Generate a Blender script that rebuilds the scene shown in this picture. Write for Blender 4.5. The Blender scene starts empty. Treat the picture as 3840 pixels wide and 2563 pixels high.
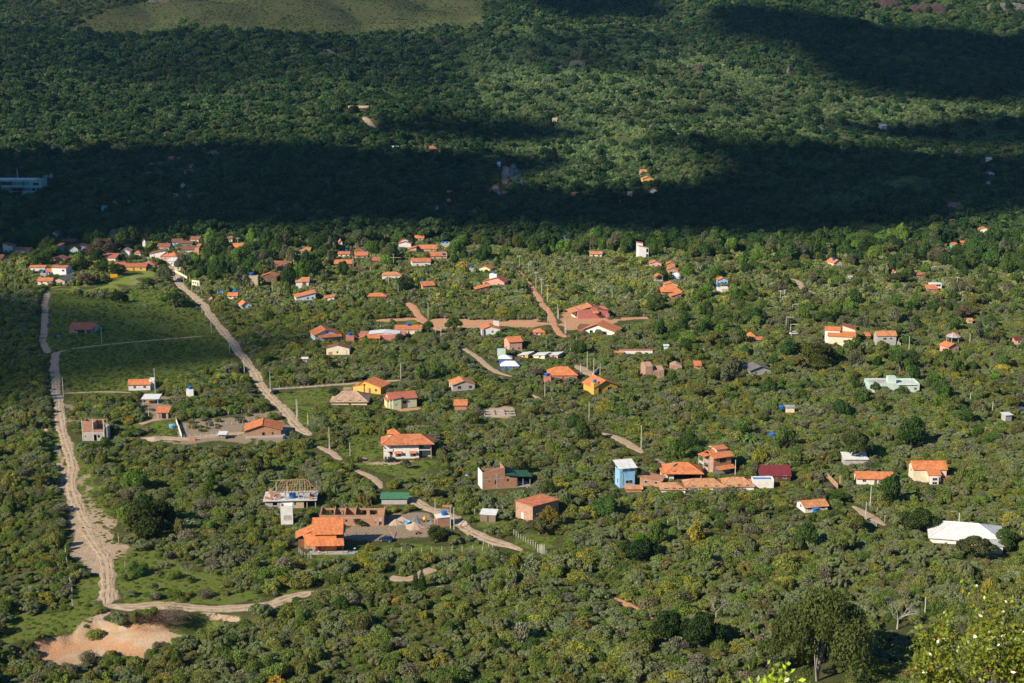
import bpy, math, random
import numpy as np
from mathutils import Vector, Matrix

# ------------------------------------------------------------------ camera, sky, sun, exposure
C = bpy.context.scene
rad = math.radians
rnd = random.Random(7)
RS = np.random.RandomState(11)
CAMZ, PITCH, F, CX, CY = 150.0, rad(12.5), 5333.3, 1920.0, 1281.5
cam_d = bpy.data.cameras.new("camera")
cam = bpy.data.objects.new("camera", cam_d)
C.collection.objects.link(cam)
cam.location = (0, 0, CAMZ)
cam.rotation_euler = (rad(90) - PITCH, 0, 0)
cam_d.lens, cam_d.sensor_width = 50.0, 36.0
cam_d.clip_start, cam_d.clip_end = 0.5, 9000
cam_d.dof.use_dof = True
cam_d.dof.focus_distance = 520
cam_d.dof.aperture_fstop = 3.5
C.camera = cam

HAZE = 0.00002
SUN_EL, SUN_AZ = rad(32), rad(38)           # azimuth: from the left, turned towards the camera's side
SUN = Vector((-math.cos(SUN_AZ) * math.cos(SUN_EL), -math.sin(SUN_AZ) * math.cos(SUN_EL), math.sin(SUN_EL)))
w = bpy.data.worlds.new("World")
C.world = w
w.use_nodes = True
nt = w.node_tree
sky = nt.nodes.new("ShaderNodeTexSky")
sky.sky_type = 'NISHITA'
sky.sun_disc = False
sky.sun_elevation = SUN_EL
sky.sun_rotation = math.atan2(SUN.x, SUN.y)
sky.air_density, sky.dust_density, sky.ozone_density = 1.0, 0.2, 3.5
skm = nt.nodes.new("ShaderNodeMix"); skm.data_type = 'RGBA'; skm.blend_type = 'MULTIPLY'; skm.inputs[0].default_value = 1.0
skm.inputs[7].default_value = (0.55, 0.86, 1.15, 1)          # blue tint added to the sky light to cool the shade
nt.links.new(sky.outputs[0], skm.inputs[6]); nt.links.new(skm.outputs[2], nt.nodes["Background"].inputs[0])
nt.nodes["Background"].inputs[1].default_value = 0.066
sl = bpy.data.lights.new("sun", 'SUN')
so = bpy.data.objects.new("sun", sl)
C.collection.objects.link(so)
so.rotation_euler = SUN.to_track_quat('Z', 'Y').to_euler()
sl.energy, sl.angle, sl.color = 4.8, rad(0.53), (1.0, 0.885, 0.71)
C.view_settings.view_transform = 'Standard'
C.view_settings.look = 'None'
C.view_settings.gamma = 1.0
C.view_settings.exposure = 0.66
C.cycles.max_bounces = 4
C.cycles.diffuse_bounces = 2
C.cycles.glossy_bounces = 2
C.cycles.transparent_max_bounces = 6
C.cycles.volume_bounces = 0
C.cycles.use_denoising = True
C.cycles.denoiser = 'OPENIMAGEDENOISE'
C.cycles.denoising_input_passes = 'RGB_ALBEDO_NORMAL'
C.cycles.denoising_prefilter = 'ACCURATE'
C.render.film_transparent = False

# ------------------------------------------------------------------ picture <-> ground
cP, sP = math.cos(PITCH), math.sin(PITCH)
K = 960 / 2349
REG = {'R1': (0, 800, K), 'R2': (960, 800, K), 'R3': (1920, 800, K), 'R4': (2880, 800, K),
       'R5': (0, 1400, K), 'R6': (960, 1400, K), 'R7': (1920, 1400, K), 'R8': (2880, 1400, K),
       'B1': (0, 1923, K), 'B2': (960, 1923, K), 'B3': (1920, 1923, K), 'B4': (2880, 1923, K),
       'F5': (0, 400, K), 'F6': (1500, 400, 1200 / 2349), 'T7': (0, 0, 1920 / 2349), 'T8': (1920, 0, 1920 / 2349),
       'D': (0, 0, 3840 / 2349), 'X': (0, 0, 1)}


def P(reg, u, v):
    a, b, k = REG[reg]
    return a + u * k, b + v * k


def poly(reg, pts):
    return np.array([P(reg, u, v) for u, v in pts])


def project(x, y, z):
    zz = z - CAMZ
    dep = y * cP - zz * sP
    up = y * sP + zz * cP
    return CX + F * x / dep, CY - F * up / dep, dep


def inpoly(X, Y, pl):
    X = np.asarray(X, float); Y = np.asarray(Y, float)
    ins = np.zeros(X.shape, bool)
    n = len(pl)
    for i in range(n):
        x1, y1 = pl[i]; x2, y2 = pl[(i + 1) % n]
        if y1 == y2:
            continue
        c = ((y1 > Y) != (y2 > Y)) & (X < (x2 - x1) * (Y - y1) / (y2 - y1) + x1)
        ins ^= c
    return ins


def edge_dist(X, Y, pl):
    X = np.asarray(X, float); Y = np.asarray(Y, float)
    best = np.full(X.shape, 1e9)
    n = len(pl)
    for i in range(n):
        x1, y1 = pl[i]; x2, y2 = pl[(i + 1) % n]
        dx, dy = x2 - x1, y2 - y1
        t = np.clip(((X - x1) * dx + (Y - y1) * dy) / (dx * dx + dy * dy + 1e-9), 0, 1)
        best = np.minimum(best, np.hypot(X - x1 - t * dx, Y - y1 - t * dy))
    return best


# ------------------------------------------------------------------ terrain height
_py = np.array([-400, -6, 3, 12, 245, 300, 980, 1100, 1350, 1600, 1800, 2050, 2300, 2700, 3400], float)
_pz = np.array([158, 148.2, 148.0, 141.5, 3, 0, 0, 4, 27, 54, 84, 132, 190, 300, 330], float)


def _bump(x, y, cx, cy, sx, sy, a):
    return a * np.exp(-((x - cx) / sx) ** 2 - ((y - cy) / sy) ** 2)


def Hbase(x, y):
    x = np.asarray(x, float); y = np.asarray(y, float)
    z = (np.interp(y - 8, _py, _pz) + 2 * np.interp(y, _py, _pz) + np.interp(y + 8, _py, _pz)) / 4
    m = np.clip((y - 980) / 500, 0, 1)
    f = np.clip((y - 1100) / 1200, 0, 1)
    z = z + m * 5 * np.sin(x / 61 + 1.3 * np.sin(y / 170)) * np.sin(y / 130 + 0.8)
    z = z + f * 23 * np.abs(np.sin(x / 118 + 0.9 * np.sin(y / 260) + 0.4)) + f * 9 * np.abs(np.sin(x / 47 + y / 140 + np.sin(y / 90)))
    z = z + f * 2.2 * np.sin(x / 17 - y / 29) * np.sin(y / 23)
    z = z + _bump(x, y, 190, 1290, 120, 90, 16) + _bump(x, y, -150, 1480, 110, 90, 18) - _bump(x, y, 60, 1330, 90, 70, 8)
    z = z + _bump(x, y, -520, 1900, 240, 130, 12)
    v = np.clip((y - 290) / 60, 0, 1) * np.clip((1040 - y) / 80, 0, 1)
    z = z + v * 0.35 * np.sin(x / 21 + 0.4) * np.sin(y / 27)
    return z


def flat_pt(X, Y):                         # picture point -> the plane z = 0
    a, b = (X - CX) / F, (Y - CY) / F
    dy, dz = cP - b * sP, -sP - b * cP
    t = -CAMZ / dz
    return a * t, dy * t


PIT = np.array([flat_pt(*P('B1', u, v)) for u, v in
                [(60, 1230), (380, 1130), (700, 1040), (900, 1010), (1150, 1010), (1500, 1010), (1650, 960), (1850, 945),
                 (2349, 970), (2500, 1100), (2349, 1300), (1700, 1500), (1000, 1640), (0, 1640), (-300, 1400)]])


def H(x, y):
    z = Hbase(x, y)
    x = np.asarray(x, float); y = np.asarray(y, float)
    near = (y < 420) & (y > 230) & (x < 20)
    if np.any(near):
        d = edge_dist(x, y, PIT)
        s = np.where(inpoly(x, y, PIT), d, -d)
        s = s + 0.9 * np.sin(x * 0.9) * np.sin(y * 0.7)
        q = np.clip((s + 1.0) / 4.0, 0, 1)
        z = np.where(near, z - 3.4 * q * q * (3 - 2 * q), z)
        mx, my = flat_pt(*P('B1', 1330, 1075))
        z = z + np.where(near, _bump(x, y, mx, my, 11, 4.5, 3.2) + _bump(x, y, mx + 9, my + 1, 4, 4, 0.8), 0)
    return z


def ground(X, Y):                          # picture point -> where the ray first meets the ground
    a, b = (X - CX) / F, (Y - CY) / F
    d = np.array([a, cP - b * sP, -sP - b * cP])
    t = np.arange(200, 3600, 4.0)
    zz = CAMZ + t * d[2] - H(t * d[0], t * d[1])
    k = np.argmax(zz < 0)
    if zz[k] >= 0:
        k = len(t) - 1
    lo, hi = t[k] - 4, t[k]
    for _ in range(14):
        m = (lo + hi) / 2
        if CAMZ + m * d[2] - float(H(m * d[0], m * d[1])) < 0:
            hi = m
        else:
            lo = m
    m = (lo + hi) / 2
    return m * d[0], m * d[1], float(H(m * d[0], m * d[1]))


def g(reg, u, v):
    return ground(*P(reg, u, v))


def pxm(x, y, z=0):                        # picture pixels (3840 wide) per metre at a point
    return F / (y * cP - (z - CAMZ) * sP)


# ------------------------------------------------------------------ object helpers
def link(o, parent=None):
    C.collection.objects.link(o)
    if parent is not None:
        o.parent = parent
    return o


USED = {}


def uniq(label, group=None, name=None):
    return label


def tag(o, label=None, cat=None, group=None, kind=None):
    if label: o['label'] = label
    if cat: o['category'] = cat
    if group: o['group'] = group
    if kind: o['kind'] = kind
    return o


def empty(name, loc, rz=0.0):
    o = bpy.data.objects.new(name, None)
    o.empty_display_size = 0.3
    o.location = loc
    o.rotation_euler = (0, 0, rz)
    return link(o)


class MB:
    def __init__(s):
        s.v, s.f, s.uv, s.mi = [], [], [], []

    def face(s, pts, uv=None, m=0):
        k = len(s.v)
        s.v += [tuple(p) for p in pts]
        s.f.append(tuple(range(k, k + len(pts))))
        s.uv.append(uv); s.mi.append(m)

    def box(s, x0, x1, y0, y1, z0, z1, m=0):
        k = len(s.v)
        s.v += [(x0, y0, z0), (x1, y0, z0), (x1, y1, z0), (x0, y1, z0), (x0, y0, z1), (x1, y0, z1), (x1, y1, z1), (x0, y1, z1)]
        for q in ((0, 3, 2, 1), (4, 5, 6, 7), (0, 1, 5, 4), (1, 2, 6, 5), (2, 3, 7, 6), (3, 0, 4, 7)):
            s.f.append(tuple(k + i for i in q)); s.uv.append(None); s.mi.append(m)
        return s

    def beam(s, a, b, r, m=0):                 # square bar between two points
        a, b = Vector(a), Vector(b)
        d = (b - a).normalized()
        u = d.cross(Vector((0, 0, 1)))
        if u.length < 1e-3: u = Vector((1, 0, 0))
        u = u.normalized() * r; v = d.cross(u).normalized() * r
        k = len(s.v)
        for p in (a, b):
            s.v += [tuple(p + u + v), tuple(p - u + v), tuple(p - u - v), tuple(p + u - v)]
        for q in ((0, 1, 2, 3), (7, 6, 5, 4), (0, 4, 5, 1), (1, 5, 6, 2), (2, 6, 7, 3), (3, 7, 4, 0)):
            s.f.append(tuple(k + i for i in q)); s.uv.append(None); s.mi.append(m)
        return s

    def tube(s, pts, rs, n=6, cap=True, m=0):
        pts = [Vector(p) for p in pts]
        k0 = len(s.v)
        for i, p in enumerate(pts):
            d = (pts[min(i + 1, len(pts) - 1)] - pts[max(i - 1, 0)]).normalized()
            u = d.cross(Vector((0.13, 0.99, 0.05)))
            if u.length < 1e-2: u = d.cross(Vector((1, 0, 0)))
            u.normalize(); v = d.cross(u).normalized()
            for j in range(n):
                a = 2 * math.pi * j / n
                s.v.append(tuple(p + (u * math.cos(a) + v * math.sin(a)) * rs[i]))
        for i in range(len(pts) - 1):
            for j in range(n):
                a, b = k0 + i * n + j, k0 + i * n + (j + 1) % n
                s.f.append((a, b, b + n, a + n)); s.uv.append(None); s.mi.append(m)
        if cap:
            s.f.append(tuple(k0 + j for j in range(n))[::-1]); s.uv.append(None); s.mi.append(m)
            e = k0 + (len(pts) - 1) * n
            s.f.append(tuple(e + j for j in range(n))); s.uv.append(None); s.mi.append(m)
        return s

    def slab(s, top, t, eave=None, m=0):       # a sloping plate: polygon 'top' with thickness t below
        top = [Vector(p) for p in top]
        nrm = (top[1] - top[0]).cross(top[2] - top[0]).normalized()
        if nrm.z < 0:
            top = top[::-1]; nrm = -nrm
        e = Vector(eave).normalized() if eave else (Vector((1, 0, 0)))
        sd = nrm.cross(e).normalized()
        bot = [p - nrm * t for p in top]
        s.face(top, [(p.dot(e), p.dot(sd)) for p in top], m)
        s.face(bot[::-1], None, m)
        for i in range(len(top)):
            j = (i + 1) % len(top)
            s.face([top[i], bot[i], bot[j], top[j]], None, m)
        return s

    def lathe(s, prof, n=16, c=(0, 0, 0), m=0):
        k = len(s.v)
        for r, z in prof:
            for j in range(n):
                a = 2 * math.pi * j / n
                s.v.append((c[0] + r * math.cos(a), c[1] + r * math.sin(a), c[2] + z))
        for i in range(len(prof) - 1):
            for j in range(n):
                a, b = k + i * n + j, k + i * n + (j + 1) % n
                s.f.append((a, b, b + n, a + n)); s.uv.append(None); s.mi.append(m)
        s.f.append(tuple(k + j for j in range(n))[::-1]); s.uv.append(None); s.mi.append(m)
        e = k + (len(prof) - 1) * n
        s.f.append(tuple(e + j for j in range(n))); s.uv.append(None); s.mi.append(m)
        return s

    def build(s, name, mats, parent=None, smooth=False):
        me = bpy.data.meshes.new(name)
        me.from_pydata(s.v, [], s.f)
        if any(u for u in s.uv):
            l = me.uv_layers.new(name="uv")
            k = 0
            for f, u in zip(s.f, s.uv):
                for i in range(len(f)):
                    l.data[k].uv = u[i] if u else (0, 0)
                    k += 1
        for mt in (mats if isinstance(mats, (list, tuple)) else [mats]):
            me.materials.append(mt)
        me.polygons.foreach_set("material_index", s.mi)
        if smooth:
            me.polygons.foreach_set("use_smooth", [True] * len(s.f))
        me.update()
        o = bpy.data.objects.new(name, me)
        return link(o, parent)


def grid_mesh(name, V, nr, nc, mat, attrs=None, smooth=True):
    me = bpy.data.meshes.new(name)
    me.vertices.add(nr * nc)
    me.vertices.foreach_set("co", V.astype(np.float32).ravel())
    i, j = np.meshgrid(np.arange(nr - 1), np.arange(nc - 1), indexing='ij')
    a = (i * nc + j).ravel()
    q = np.stack([a, a + 1, a + nc + 1, a + nc], 1).astype(np.int32)
    n = len(q)
    me.loops.add(n * 4); me.polygons.add(n)
    me.loops.foreach_set("vertex_index", q.ravel())
    me.polygons.foreach_set("loop_start", np.arange(0, n * 4, 4, dtype=np.int32))
    me.update(calc_edges=True)
    if smooth:
        me.polygons.foreach_set("use_smooth", np.ones(n, bool))
    for k, arr in (attrs or {}).items():
        at = me.attributes.new(k, 'FLOAT', 'POINT')
        at.data.foreach_set("value", arr.astype(np.float32).ravel())
    me.materials.append(mat)
    o = bpy.data.objects.new(name, me)
    return link(o)


def quads_mesh(name, V, mat, attrs=None):      # V: n x 4 x 3
    n = len(V)
    me = bpy.data.meshes.new(name)
    me.vertices.add(n * 4)
    me.vertices.foreach_set("co", V.astype(np.float32).ravel())
    me.loops.add(n * 4); me.polygons.add(n)
    me.loops.foreach_set("vertex_index", np.arange(n * 4, dtype=np.int32))
    me.polygons.foreach_set("loop_start", np.arange(0, n * 4, 4, dtype=np.int32))
    me.update(calc_edges=True)
    for k, arr in (attrs or {}).items():
        at = me.attributes.new(k, 'FLOAT', 'FACE')
        at.data.foreach_set("value", arr.astype(np.float32).ravel())
    me.materials.append(mat)
    return me


# ------------------------------------------------------------------ materials
def mat(name):
    m = bpy.data.materials.new(name)
    m.use_nodes = True
    t = m.node_tree
    b = t.nodes["Principled BSDF"]
    b.inputs["Roughness"].default_value = 0.85
    b.inputs["Specular IOR Level"].default_value = 0.25
    return m, t, b


def N(t, typ, **kw):
    n = t.nodes.new(typ)
    for k, v in kw.items():
        if k.startswith('i_'):
            n.inputs[int(k[2:]) if k[2:].isdigit() else k[2:].replace('_', ' ')].default_value = v
        else:
            setattr(n, k, v)
    return n


def L(t, a, b):
    t.links.new(a, b)


def ramp(t, src, stops):
    r = N(t, "ShaderNodeValToRGB")
    el = r.color_ramp.elements
    while len(el) < len(stops): el.new(0.5)
    for e, (p, c) in zip(el, stops):
        e.position = p
        e.color = (c[0], c[1], c[2], 1) if hasattr(c, '__len__') else (c, c, c, 1)
    L(t, src, r.inputs[0])
    return r.outputs[0]


def mixc(t, fac, a, b, mode='MIX'):
    n = N(t, "ShaderNodeMix", data_type='RGBA', blend_type=mode)
    for s, v in ((n.inputs[0], fac), (n.inputs[6], a), (n.inputs[7], b)):
        if isinstance(v, (int, float)): s.default_value = v
        elif isinstance(v, tuple): s.default_value = (v[0], v[1], v[2], 1)
        else: L(t, v, s)
    return n.outputs[2]


def math_(t, op, a, b=None, c=None):
    n = N(t, "ShaderNodeMath", operation=op)
    for i, v in enumerate((a, b, c)):
        if v is None: continue
        if isinstance(v, (int, float)): n.inputs[i].default_value = v
        else: L(t, v, n.inputs[i])
    return n.outputs[0]


def noise(t, scale, detail=3, coord=None, rough=0.55, vec=None):
    n = N(t, "ShaderNodeTexNoise")
    n.inputs["Scale"].default_value = scale
    n.inputs["Detail"].default_value = detail
    n.inputs["Roughness"].default_value = rough
    if vec is not None: L(t, vec, n.inputs["Vector"])
    return n.outputs[0]


def pos(t):
    return N(t, "ShaderNodeNewGeometry").outputs["Position"]


def objco(t):
    return N(t, "ShaderNodeTexCoord").outputs["Object"]


MATS = {}


def plain(name, col, rough=0.85, var=0.25, scale=1.2, metal=0.0, spec=0.25):
    if name in MATS: return MATS[name]
    m, t, b = mat(name)
    n1 = noise(t, scale, 5, vec=pos(t))
    lo = tuple(c * (1 - var) for c in col); hi = tuple(min(1, c * (1 + var * 0.6)) for c in col)
    n2 = noise(t, scale * 5, 4, vec=pos(t), rough=0.7)
    L(t, mixc(t, 1.0, ramp(t, n1, [(0.3, lo), (0.7, hi)]), ramp(t, n2, [(0.35, 1 - var * .7), (0.6, 1.0)]), 'MULTIPLY'), b.inputs[0])
    b.inputs["Roughness"].default_value = rough
    b.inputs["Metallic"].default_value = metal
    b.inputs["Specular IOR Level"].default_value = spec
    MATS[name] = m
    return m


def brick_mat(name, c1, c2, mortar):
    m, t, b = mat(name)
    v = N(t, "ShaderNodeCombineXYZ")
    s = N(t, "ShaderNodeSeparateXYZ"); L(t, objco(t), s.inputs[0])
    L(t, math_(t, 'ADD', s.outputs[0], s.outputs[1]), v.inputs[0]); L(t, s.outputs[2], v.inputs[1])
    br = N(t, "ShaderNodeTexBrick")
    L(t, v.outputs[0], br.inputs["Vector"])
    br.inputs["Color1"].default_value = (*c1, 1); br.inputs["Color2"].default_value = (*c2, 1)
    br.inputs["Mortar"].default_value = (*mortar, 1)
    br.inputs["Scale"].default_value = 1.0
    br.inputs["Brick Width"].default_value = 0.42; br.inputs["Row Height"].default_value = 0.24
    br.inputs["Mortar Size"].default_value = 0.022; br.inputs["Bias"].default_value = 0.1
    n1 = noise(t, 0.9, 4, vec=pos(t))
    L(t, mixc(t, 1.0, br.outputs[0], ramp(t, n1, [(0.3, 0.72), (0.65, 1.0)]), 'MULTIPLY'), b.inputs[0])
    MATS[name] = m


brick_mat('brick', (0.50, 0.235, 0.13), (0.41, 0.18, 0.095), (0.38, 0.32, 0.25))
brick_mat('brick_pale', (0.50, 0.27, 0.17), (0.42, 0.22, 0.14), (0.42, 0.36, 0.30))
brick_mat('brick_dark', (0.27, 0.105, 0.06), (0.21, 0.08, 0.05), (0.2, 0.15, 0.12))


def tile_mat(name, c1, c2, old=0.25, period=0.36):
    m, t, b = mat(name)
    uv = N(t, "ShaderNodeUVMap", uv_map="uv").outputs[0]
    s = N(t, "ShaderNodeSeparateXYZ"); L(t, uv, s.inputs[0])
    a = math_(t, 'SINE', math_(t, 'MULTIPLY', s.outputs[0], 2 * math.pi / period))
    bb = math_(t, 'FRACT', math_(t, 'MULTIPLY', s.outputs[1], 1 / 0.42))
    hgt = math_(t, 'ADD', math_(t, 'MULTIPLY', a, 0.04), math_(t, 'MULTIPLY', bb, 0.02))
    bump = N(t, "ShaderNodeBump"); bump.inputs["Strength"].default_value = 1.0; bump.inputs["Distance"].default_value = 1.0
    L(t, hgt, bump.inputs["Height"]); L(t, bump.outputs[0], b.inputs["Normal"])
    vor = N(t, "ShaderNodeTexVoronoi"); vor.inputs["Scale"].default_value = 2.6; L(t, uv, vor.inputs["Vector"])
    n1 = noise(t, 0.55, 5, vec=pos(t)); n2 = noise(t, 5.0, 3, vec=pos(t))
    base = mixc(t, ramp(t, n1, [(0.35, 0.0), (0.65, 1.0)]), c1, c2)
    sv = N(t, "ShaderNodeSeparateColor"); L(t, vor.outputs[1], sv.inputs[0])
    base = mixc(t, 1.0, base, ramp(t, sv.outputs[0], [(0.0, 0.74), (1.0, 1.12)]), 'MULTIPLY')
    st = ramp(t, math_(t, 'ADD', math_(t, 'MULTIPLY', n2, .6), math_(t, 'MULTIPLY', n1, .4)), [(0.48, 0.0), (0.66, min(1, old * 1.8))])
    base = mixc(t, st, base, (0.09, 0.06, 0.045))
    L(t, base, b.inputs[0])
    MATS[name] = m


tile_mat('tile', (0.62, 0.22, 0.10), (0.54, 0.18, 0.08), 0.3)
tile_mat('tile_bright', (0.68, 0.235, 0.09), (0.60, 0.20, 0.075), 0.25)
tile_mat('tile_amber', (0.66, 0.29, 0.12), (0.57, 0.235, 0.095), 0.3)
tile_mat('tile_red', (0.50, 0.155, 0.095), (0.43, 0.135, 0.08), 0.25)
tile_mat('tile_old', (0.38, 0.14, 0.075), (0.29, 0.10, 0.055), 0.6)
tile_mat('tile_brown', (0.22, 0.085, 0.055), (0.30, 0.12, 0.07), 0.5)
tile_mat('tile_pale', (0.52, 0.36, 0.24), (0.46, 0.30, 0.20), 0.3)
tile_mat('tile_sand', (0.58, 0.30, 0.15), (0.52, 0.25, 0.12), 0.3)


def sheet_mat(name, col, rough=0.45, period=0.25, dirt=0.3):
    m, t, b = mat(name)
    uv = N(t, "ShaderNodeUVMap", uv_map="uv").outputs[0]
    s = N(t, "ShaderNodeSeparateXYZ"); L(t, uv, s.inputs[0])
    a = math_(t, 'MULTIPLY', math_(t, 'SINE', math_(t, 'MULTIPLY', s.outputs[0], 2 * math.pi / period)), 0.02)
    bump = N(t, "ShaderNodeBump"); bump.inputs["Strength"].default_value = 0.8; bump.inputs["Distance"].default_value = 1.0
    L(t, a, bump.inputs["Height"]); L(t, bump.outputs[0], b.inputs["Normal"])
    n1 = noise(t, 0.8, 6, vec=pos(t))
    L(t, mixc(t, ramp(t, n1, [(0.42, 0.0), (0.66, dirt * 1.5)]), col, tuple(c * 0.5 for c in col)), b.inputs[0])
    b.inputs["Roughness"].default_value = rough
    MATS[name] = m


sheet_mat('sheet_white', (0.68, 0.68, 0.66), 0.6, dirt=0.22)
sheet_mat('sheet_grey', (0.42, 0.43, 0.42), 0.7, dirt=0.5)
sheet_mat('sheet_dark', (0.17, 0.165, 0.16), 0.8, dirt=0.4)
sheet_mat('sheet_green', (0.035, 0.11, 0.06), 0.6)
sheet_mat('sheet_lime', (0.07, 0.22, 0.11), 0.6)
sheet_mat('sheet_maroon', (0.17, 0.028, 0.035), 0.55)

WALL = dict(white=(0.72, 0.70, 0.66), cream=(0.72, 0.62, 0.45), grey=(0.42, 0.40, 0.37), pink=(0.55, 0.24, 0.19), salmon=(0.62, 0.34, 0.26),
            rose=(0.70, 0.38, 0.42), coral=(0.52, 0.19, 0.155), yellow=(0.66, 0.40, 0.09), orange=(0.70, 0.26, 0.075), mustard=(0.60, 0.36, 0.07),
            blue=(0.25, 0.50, 0.72), skyblue=(0.42, 0.58, 0.74), deepblue=(0.05, 0.17, 0.50), mint=(0.50, 0.62, 0.55), green=(0.12, 0.42, 0.28),
            teal=(0.08, 0.33, 0.33), sage=(0.52, 0.55, 0.38), tan=(0.50, 0.38, 0.24), concrete=(0.40, 0.38, 0.35), lime=(0.30, 0.62, 0.22),
            paleyellow=(0.68, 0.62, 0.32), paleblue=(0.55, 0.64, 0.70), wood=(0.22, 0.17, 0.13), seagreen=(0.20, 0.34, 0.30), darkwood=(0.10, 0.05, 0.03),
            post=(0.50, 0.48, 0.43), brown=(0.16, 0.09, 0.06), slab=(0.60, 0.58, 0.54))
for _k, _c in WALL.items():
    plain(_k, _c, var=0.16, scale=0.9)


def glass_mat():
    m, t, b = mat('pane')
    b.inputs[0].default_value = (0.012, 0.016, 0.02, 1)
    b.inputs["Roughness"].default_value = 0.12
    b.inputs["Specular IOR Level"].default_value = 0.5
    MATS['pane'] = m


glass_mat()
plain('opening', (0.018, 0.015, 0.013), 0.95)  # near-black paint standing in for the shade inside doorways and holes
plain('greenglass', (0.03, 0.20, 0.17), 0.25)
plain('blueplastic', (0.012, 0.11, 0.38), 0.35, var=0.1, spec=0.5)
plain('bluelid', (0.02, 0.16, 0.50), 0.35, var=0.1, spec=0.5)
plain('lightbluecol', (0.16, 0.42, 0.62), 0.4, var=0.1)
plain('darkmetal', (0.05, 0.05, 0.05), 0.5)
plain('steel', (0.55, 0.56, 0.56), 0.4, metal=0.5)
plain('rubber', (0.02, 0.02, 0.02), 0.9)
plain('carblack', (0.012, 0.014, 0.02), 0.25, var=0.05, spec=0.6)
plain('carwhite', (0.75, 0.76, 0.76), 0.3, var=0.05, spec=0.6)
plain('cardarkblue', (0.02, 0.035, 0.07), 0.25, var=0.05, spec=0.6)
plain('truckyellow', (0.75, 0.38, 0.02), 0.4, var=0.05)
plain('red', (0.5, 0.02, 0.02), 0.4, var=0.05)
plain('skin', (0.30, 0.16, 0.10), 0.6, var=0.05)
plain('hair', (0.015, 0.01, 0.008), 0.7)
plain('bark', (0.17, 0.14, 0.11), 0.9, var=0.4, scale=3)
plain('palebark', (0.40, 0.36, 0.31), 0.9, var=0.3, scale=3)
plain('rock', (0.15, 0.13, 0.11), 0.9, var=0.5, scale=0.35)
plain('redrock', (0.075, 0.048, 0.045), 0.9, var=0.5, scale=0.25)
plain('rafter', (0.42, 0.27, 0.15), 0.85)
plain('sandpile', (0.44, 0.33, 0.25), 0.95, var=0.15, scale=2)
plain('bluetarp', (0.02, 0.16, 0.60), 0.5, var=0.2)
plain('greytarp', (0.16, 0.19, 0.20), 0.5, var=0.4, scale=2)

# ------------------------------------------------------------------ ground, roads, what the photograph keeps clear of bushes
def ground_mat():
    m, t, b = mat('ground_cover')
    p = pos(t)
    big = noise(t, 0.035, 4, vec=p); mid = noise(t, 0.22, 5, vec=p); fine = noise(t, 1.7, 5, rough=0.7, vec=p); vf = noise(t, 6.0, 3, rough=0.7, vec=p)
    base = mixc(t, ramp(t, mid, [(0.38, 0.0), (0.62, 1.0)]), (0.065, 0.085, 0.022), (0.12, 0.11, 0.045))
    base = mixc(t, ramp(t, fine, [(0.35, 0.0), (0.7, 0.7)]), base, (0.045, 0.06, 0.018))

    def att(nm):
        return N(t, "ShaderNodeAttribute", attribute_name=nm).outputs["Fac"]

    def edge(nm, amp=0.55):      # ragged threshold of a soft mask
        s = math_(t, 'ADD', att(nm), math_(t, 'MULTIPLY', math_(t, 'SUBTRACT', mid, 0.5), amp))
        s = math_(t, 'ADD', s, math_(t, 'MULTIPLY', math_(t, 'SUBTRACT', fine, 0.5), amp))
        return ramp(t, s, [(0.42, 0.0), (0.60, 1.0)])

    grass = mixc(t, ramp(t, fine, [(0.3, 0.0), (0.7, 1.0)]), (0.075, 0.12, 0.02), (0.17, 0.20, 0.04))
    grass = mixc(t, ramp(t, mid, [(0.45, 0.0), (0.7, 0.5)]), grass, (0.20, 0.17, 0.07))
    base = mixc(t, edge('grass'), base, grass)
    lawn = mixc(t, ramp(t, fine, [(0.3, 0.0), (0.7, 1.0)]), (0.13, 0.20, 0.03), (0.24, 0.25, 0.06))
    base = mixc(t, edge('lawn', 0.3), base, lawn)
    mead = mixc(t, ramp(t, mid, [(0.35, 0.0), (0.65, 1.0)]), (0.040, 0.058, 0.020), (0.125, 0.125, 0.038))
    mead = mixc(t, ramp(t, fine, [(0.4, 0.0), (0.62, 0.8)]), mead, (0.035, 0.055, 0.02))
    mead = mixc(t, ramp(t, big, [(0.4, 0.0), (0.65, 0.6)]), mead, (0.085, 0.075, 0.04))
    base = mixc(t, edge('meadow', 0.4), base, mead)
    sand = mixc(t, ramp(t, fine, [(0.3, 0.0), (0.7, 1.0)]), (0.42, 0.31, 0.21), (0.58, 0.45, 0.32))
    sand = mixc(t, ramp(t, mid, [(0.4, 0.0), (0.65, 0.7)]), sand, (0.36, 0.235, 0.14))
    sand = mixc(t, ramp(t, vf, [(0.6, 0.0), (0.72, 0.5)]), sand, (0.16, 0.12, 0.08))
    base = mixc(t, edge('sand', 0.6), base, sand)
    orange = mixc(t, ramp(t, fine, [(0.3, 0.0), (0.7, 1.0)]), (0.44, 0.235, 0.12), (0.55, 0.33, 0.19))
    base = mixc(t, edge('red', 0.6), base, orange)
    soil = mixc(t, ramp(t, fine, [(0.3, 0.0), (0.7, 1.0)]), (0.22, 0.17, 0.115), (0.36, 0.275, 0.19))
    base = mixc(t, edge('soil', 0.6), base, soil)
    L(t, base, b.inputs[0])
    b.inputs["Roughness"].default_value = 1.0
    b.inputs["Specular IOR Level"].default_value = 0.05
    bump = N(t, "ShaderNodeBump"); bump.inputs["Strength"].default_value = 0.7; bump.inputs["Distance"].default_value = 0.5
    L(t, math_(t, 'ADD', fine, math_(t, 'MULTIPLY', vf, 0.4)), bump.inputs["Height"]); L(t, bump.outputs[0], b.inputs["Normal"])
    return m


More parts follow.
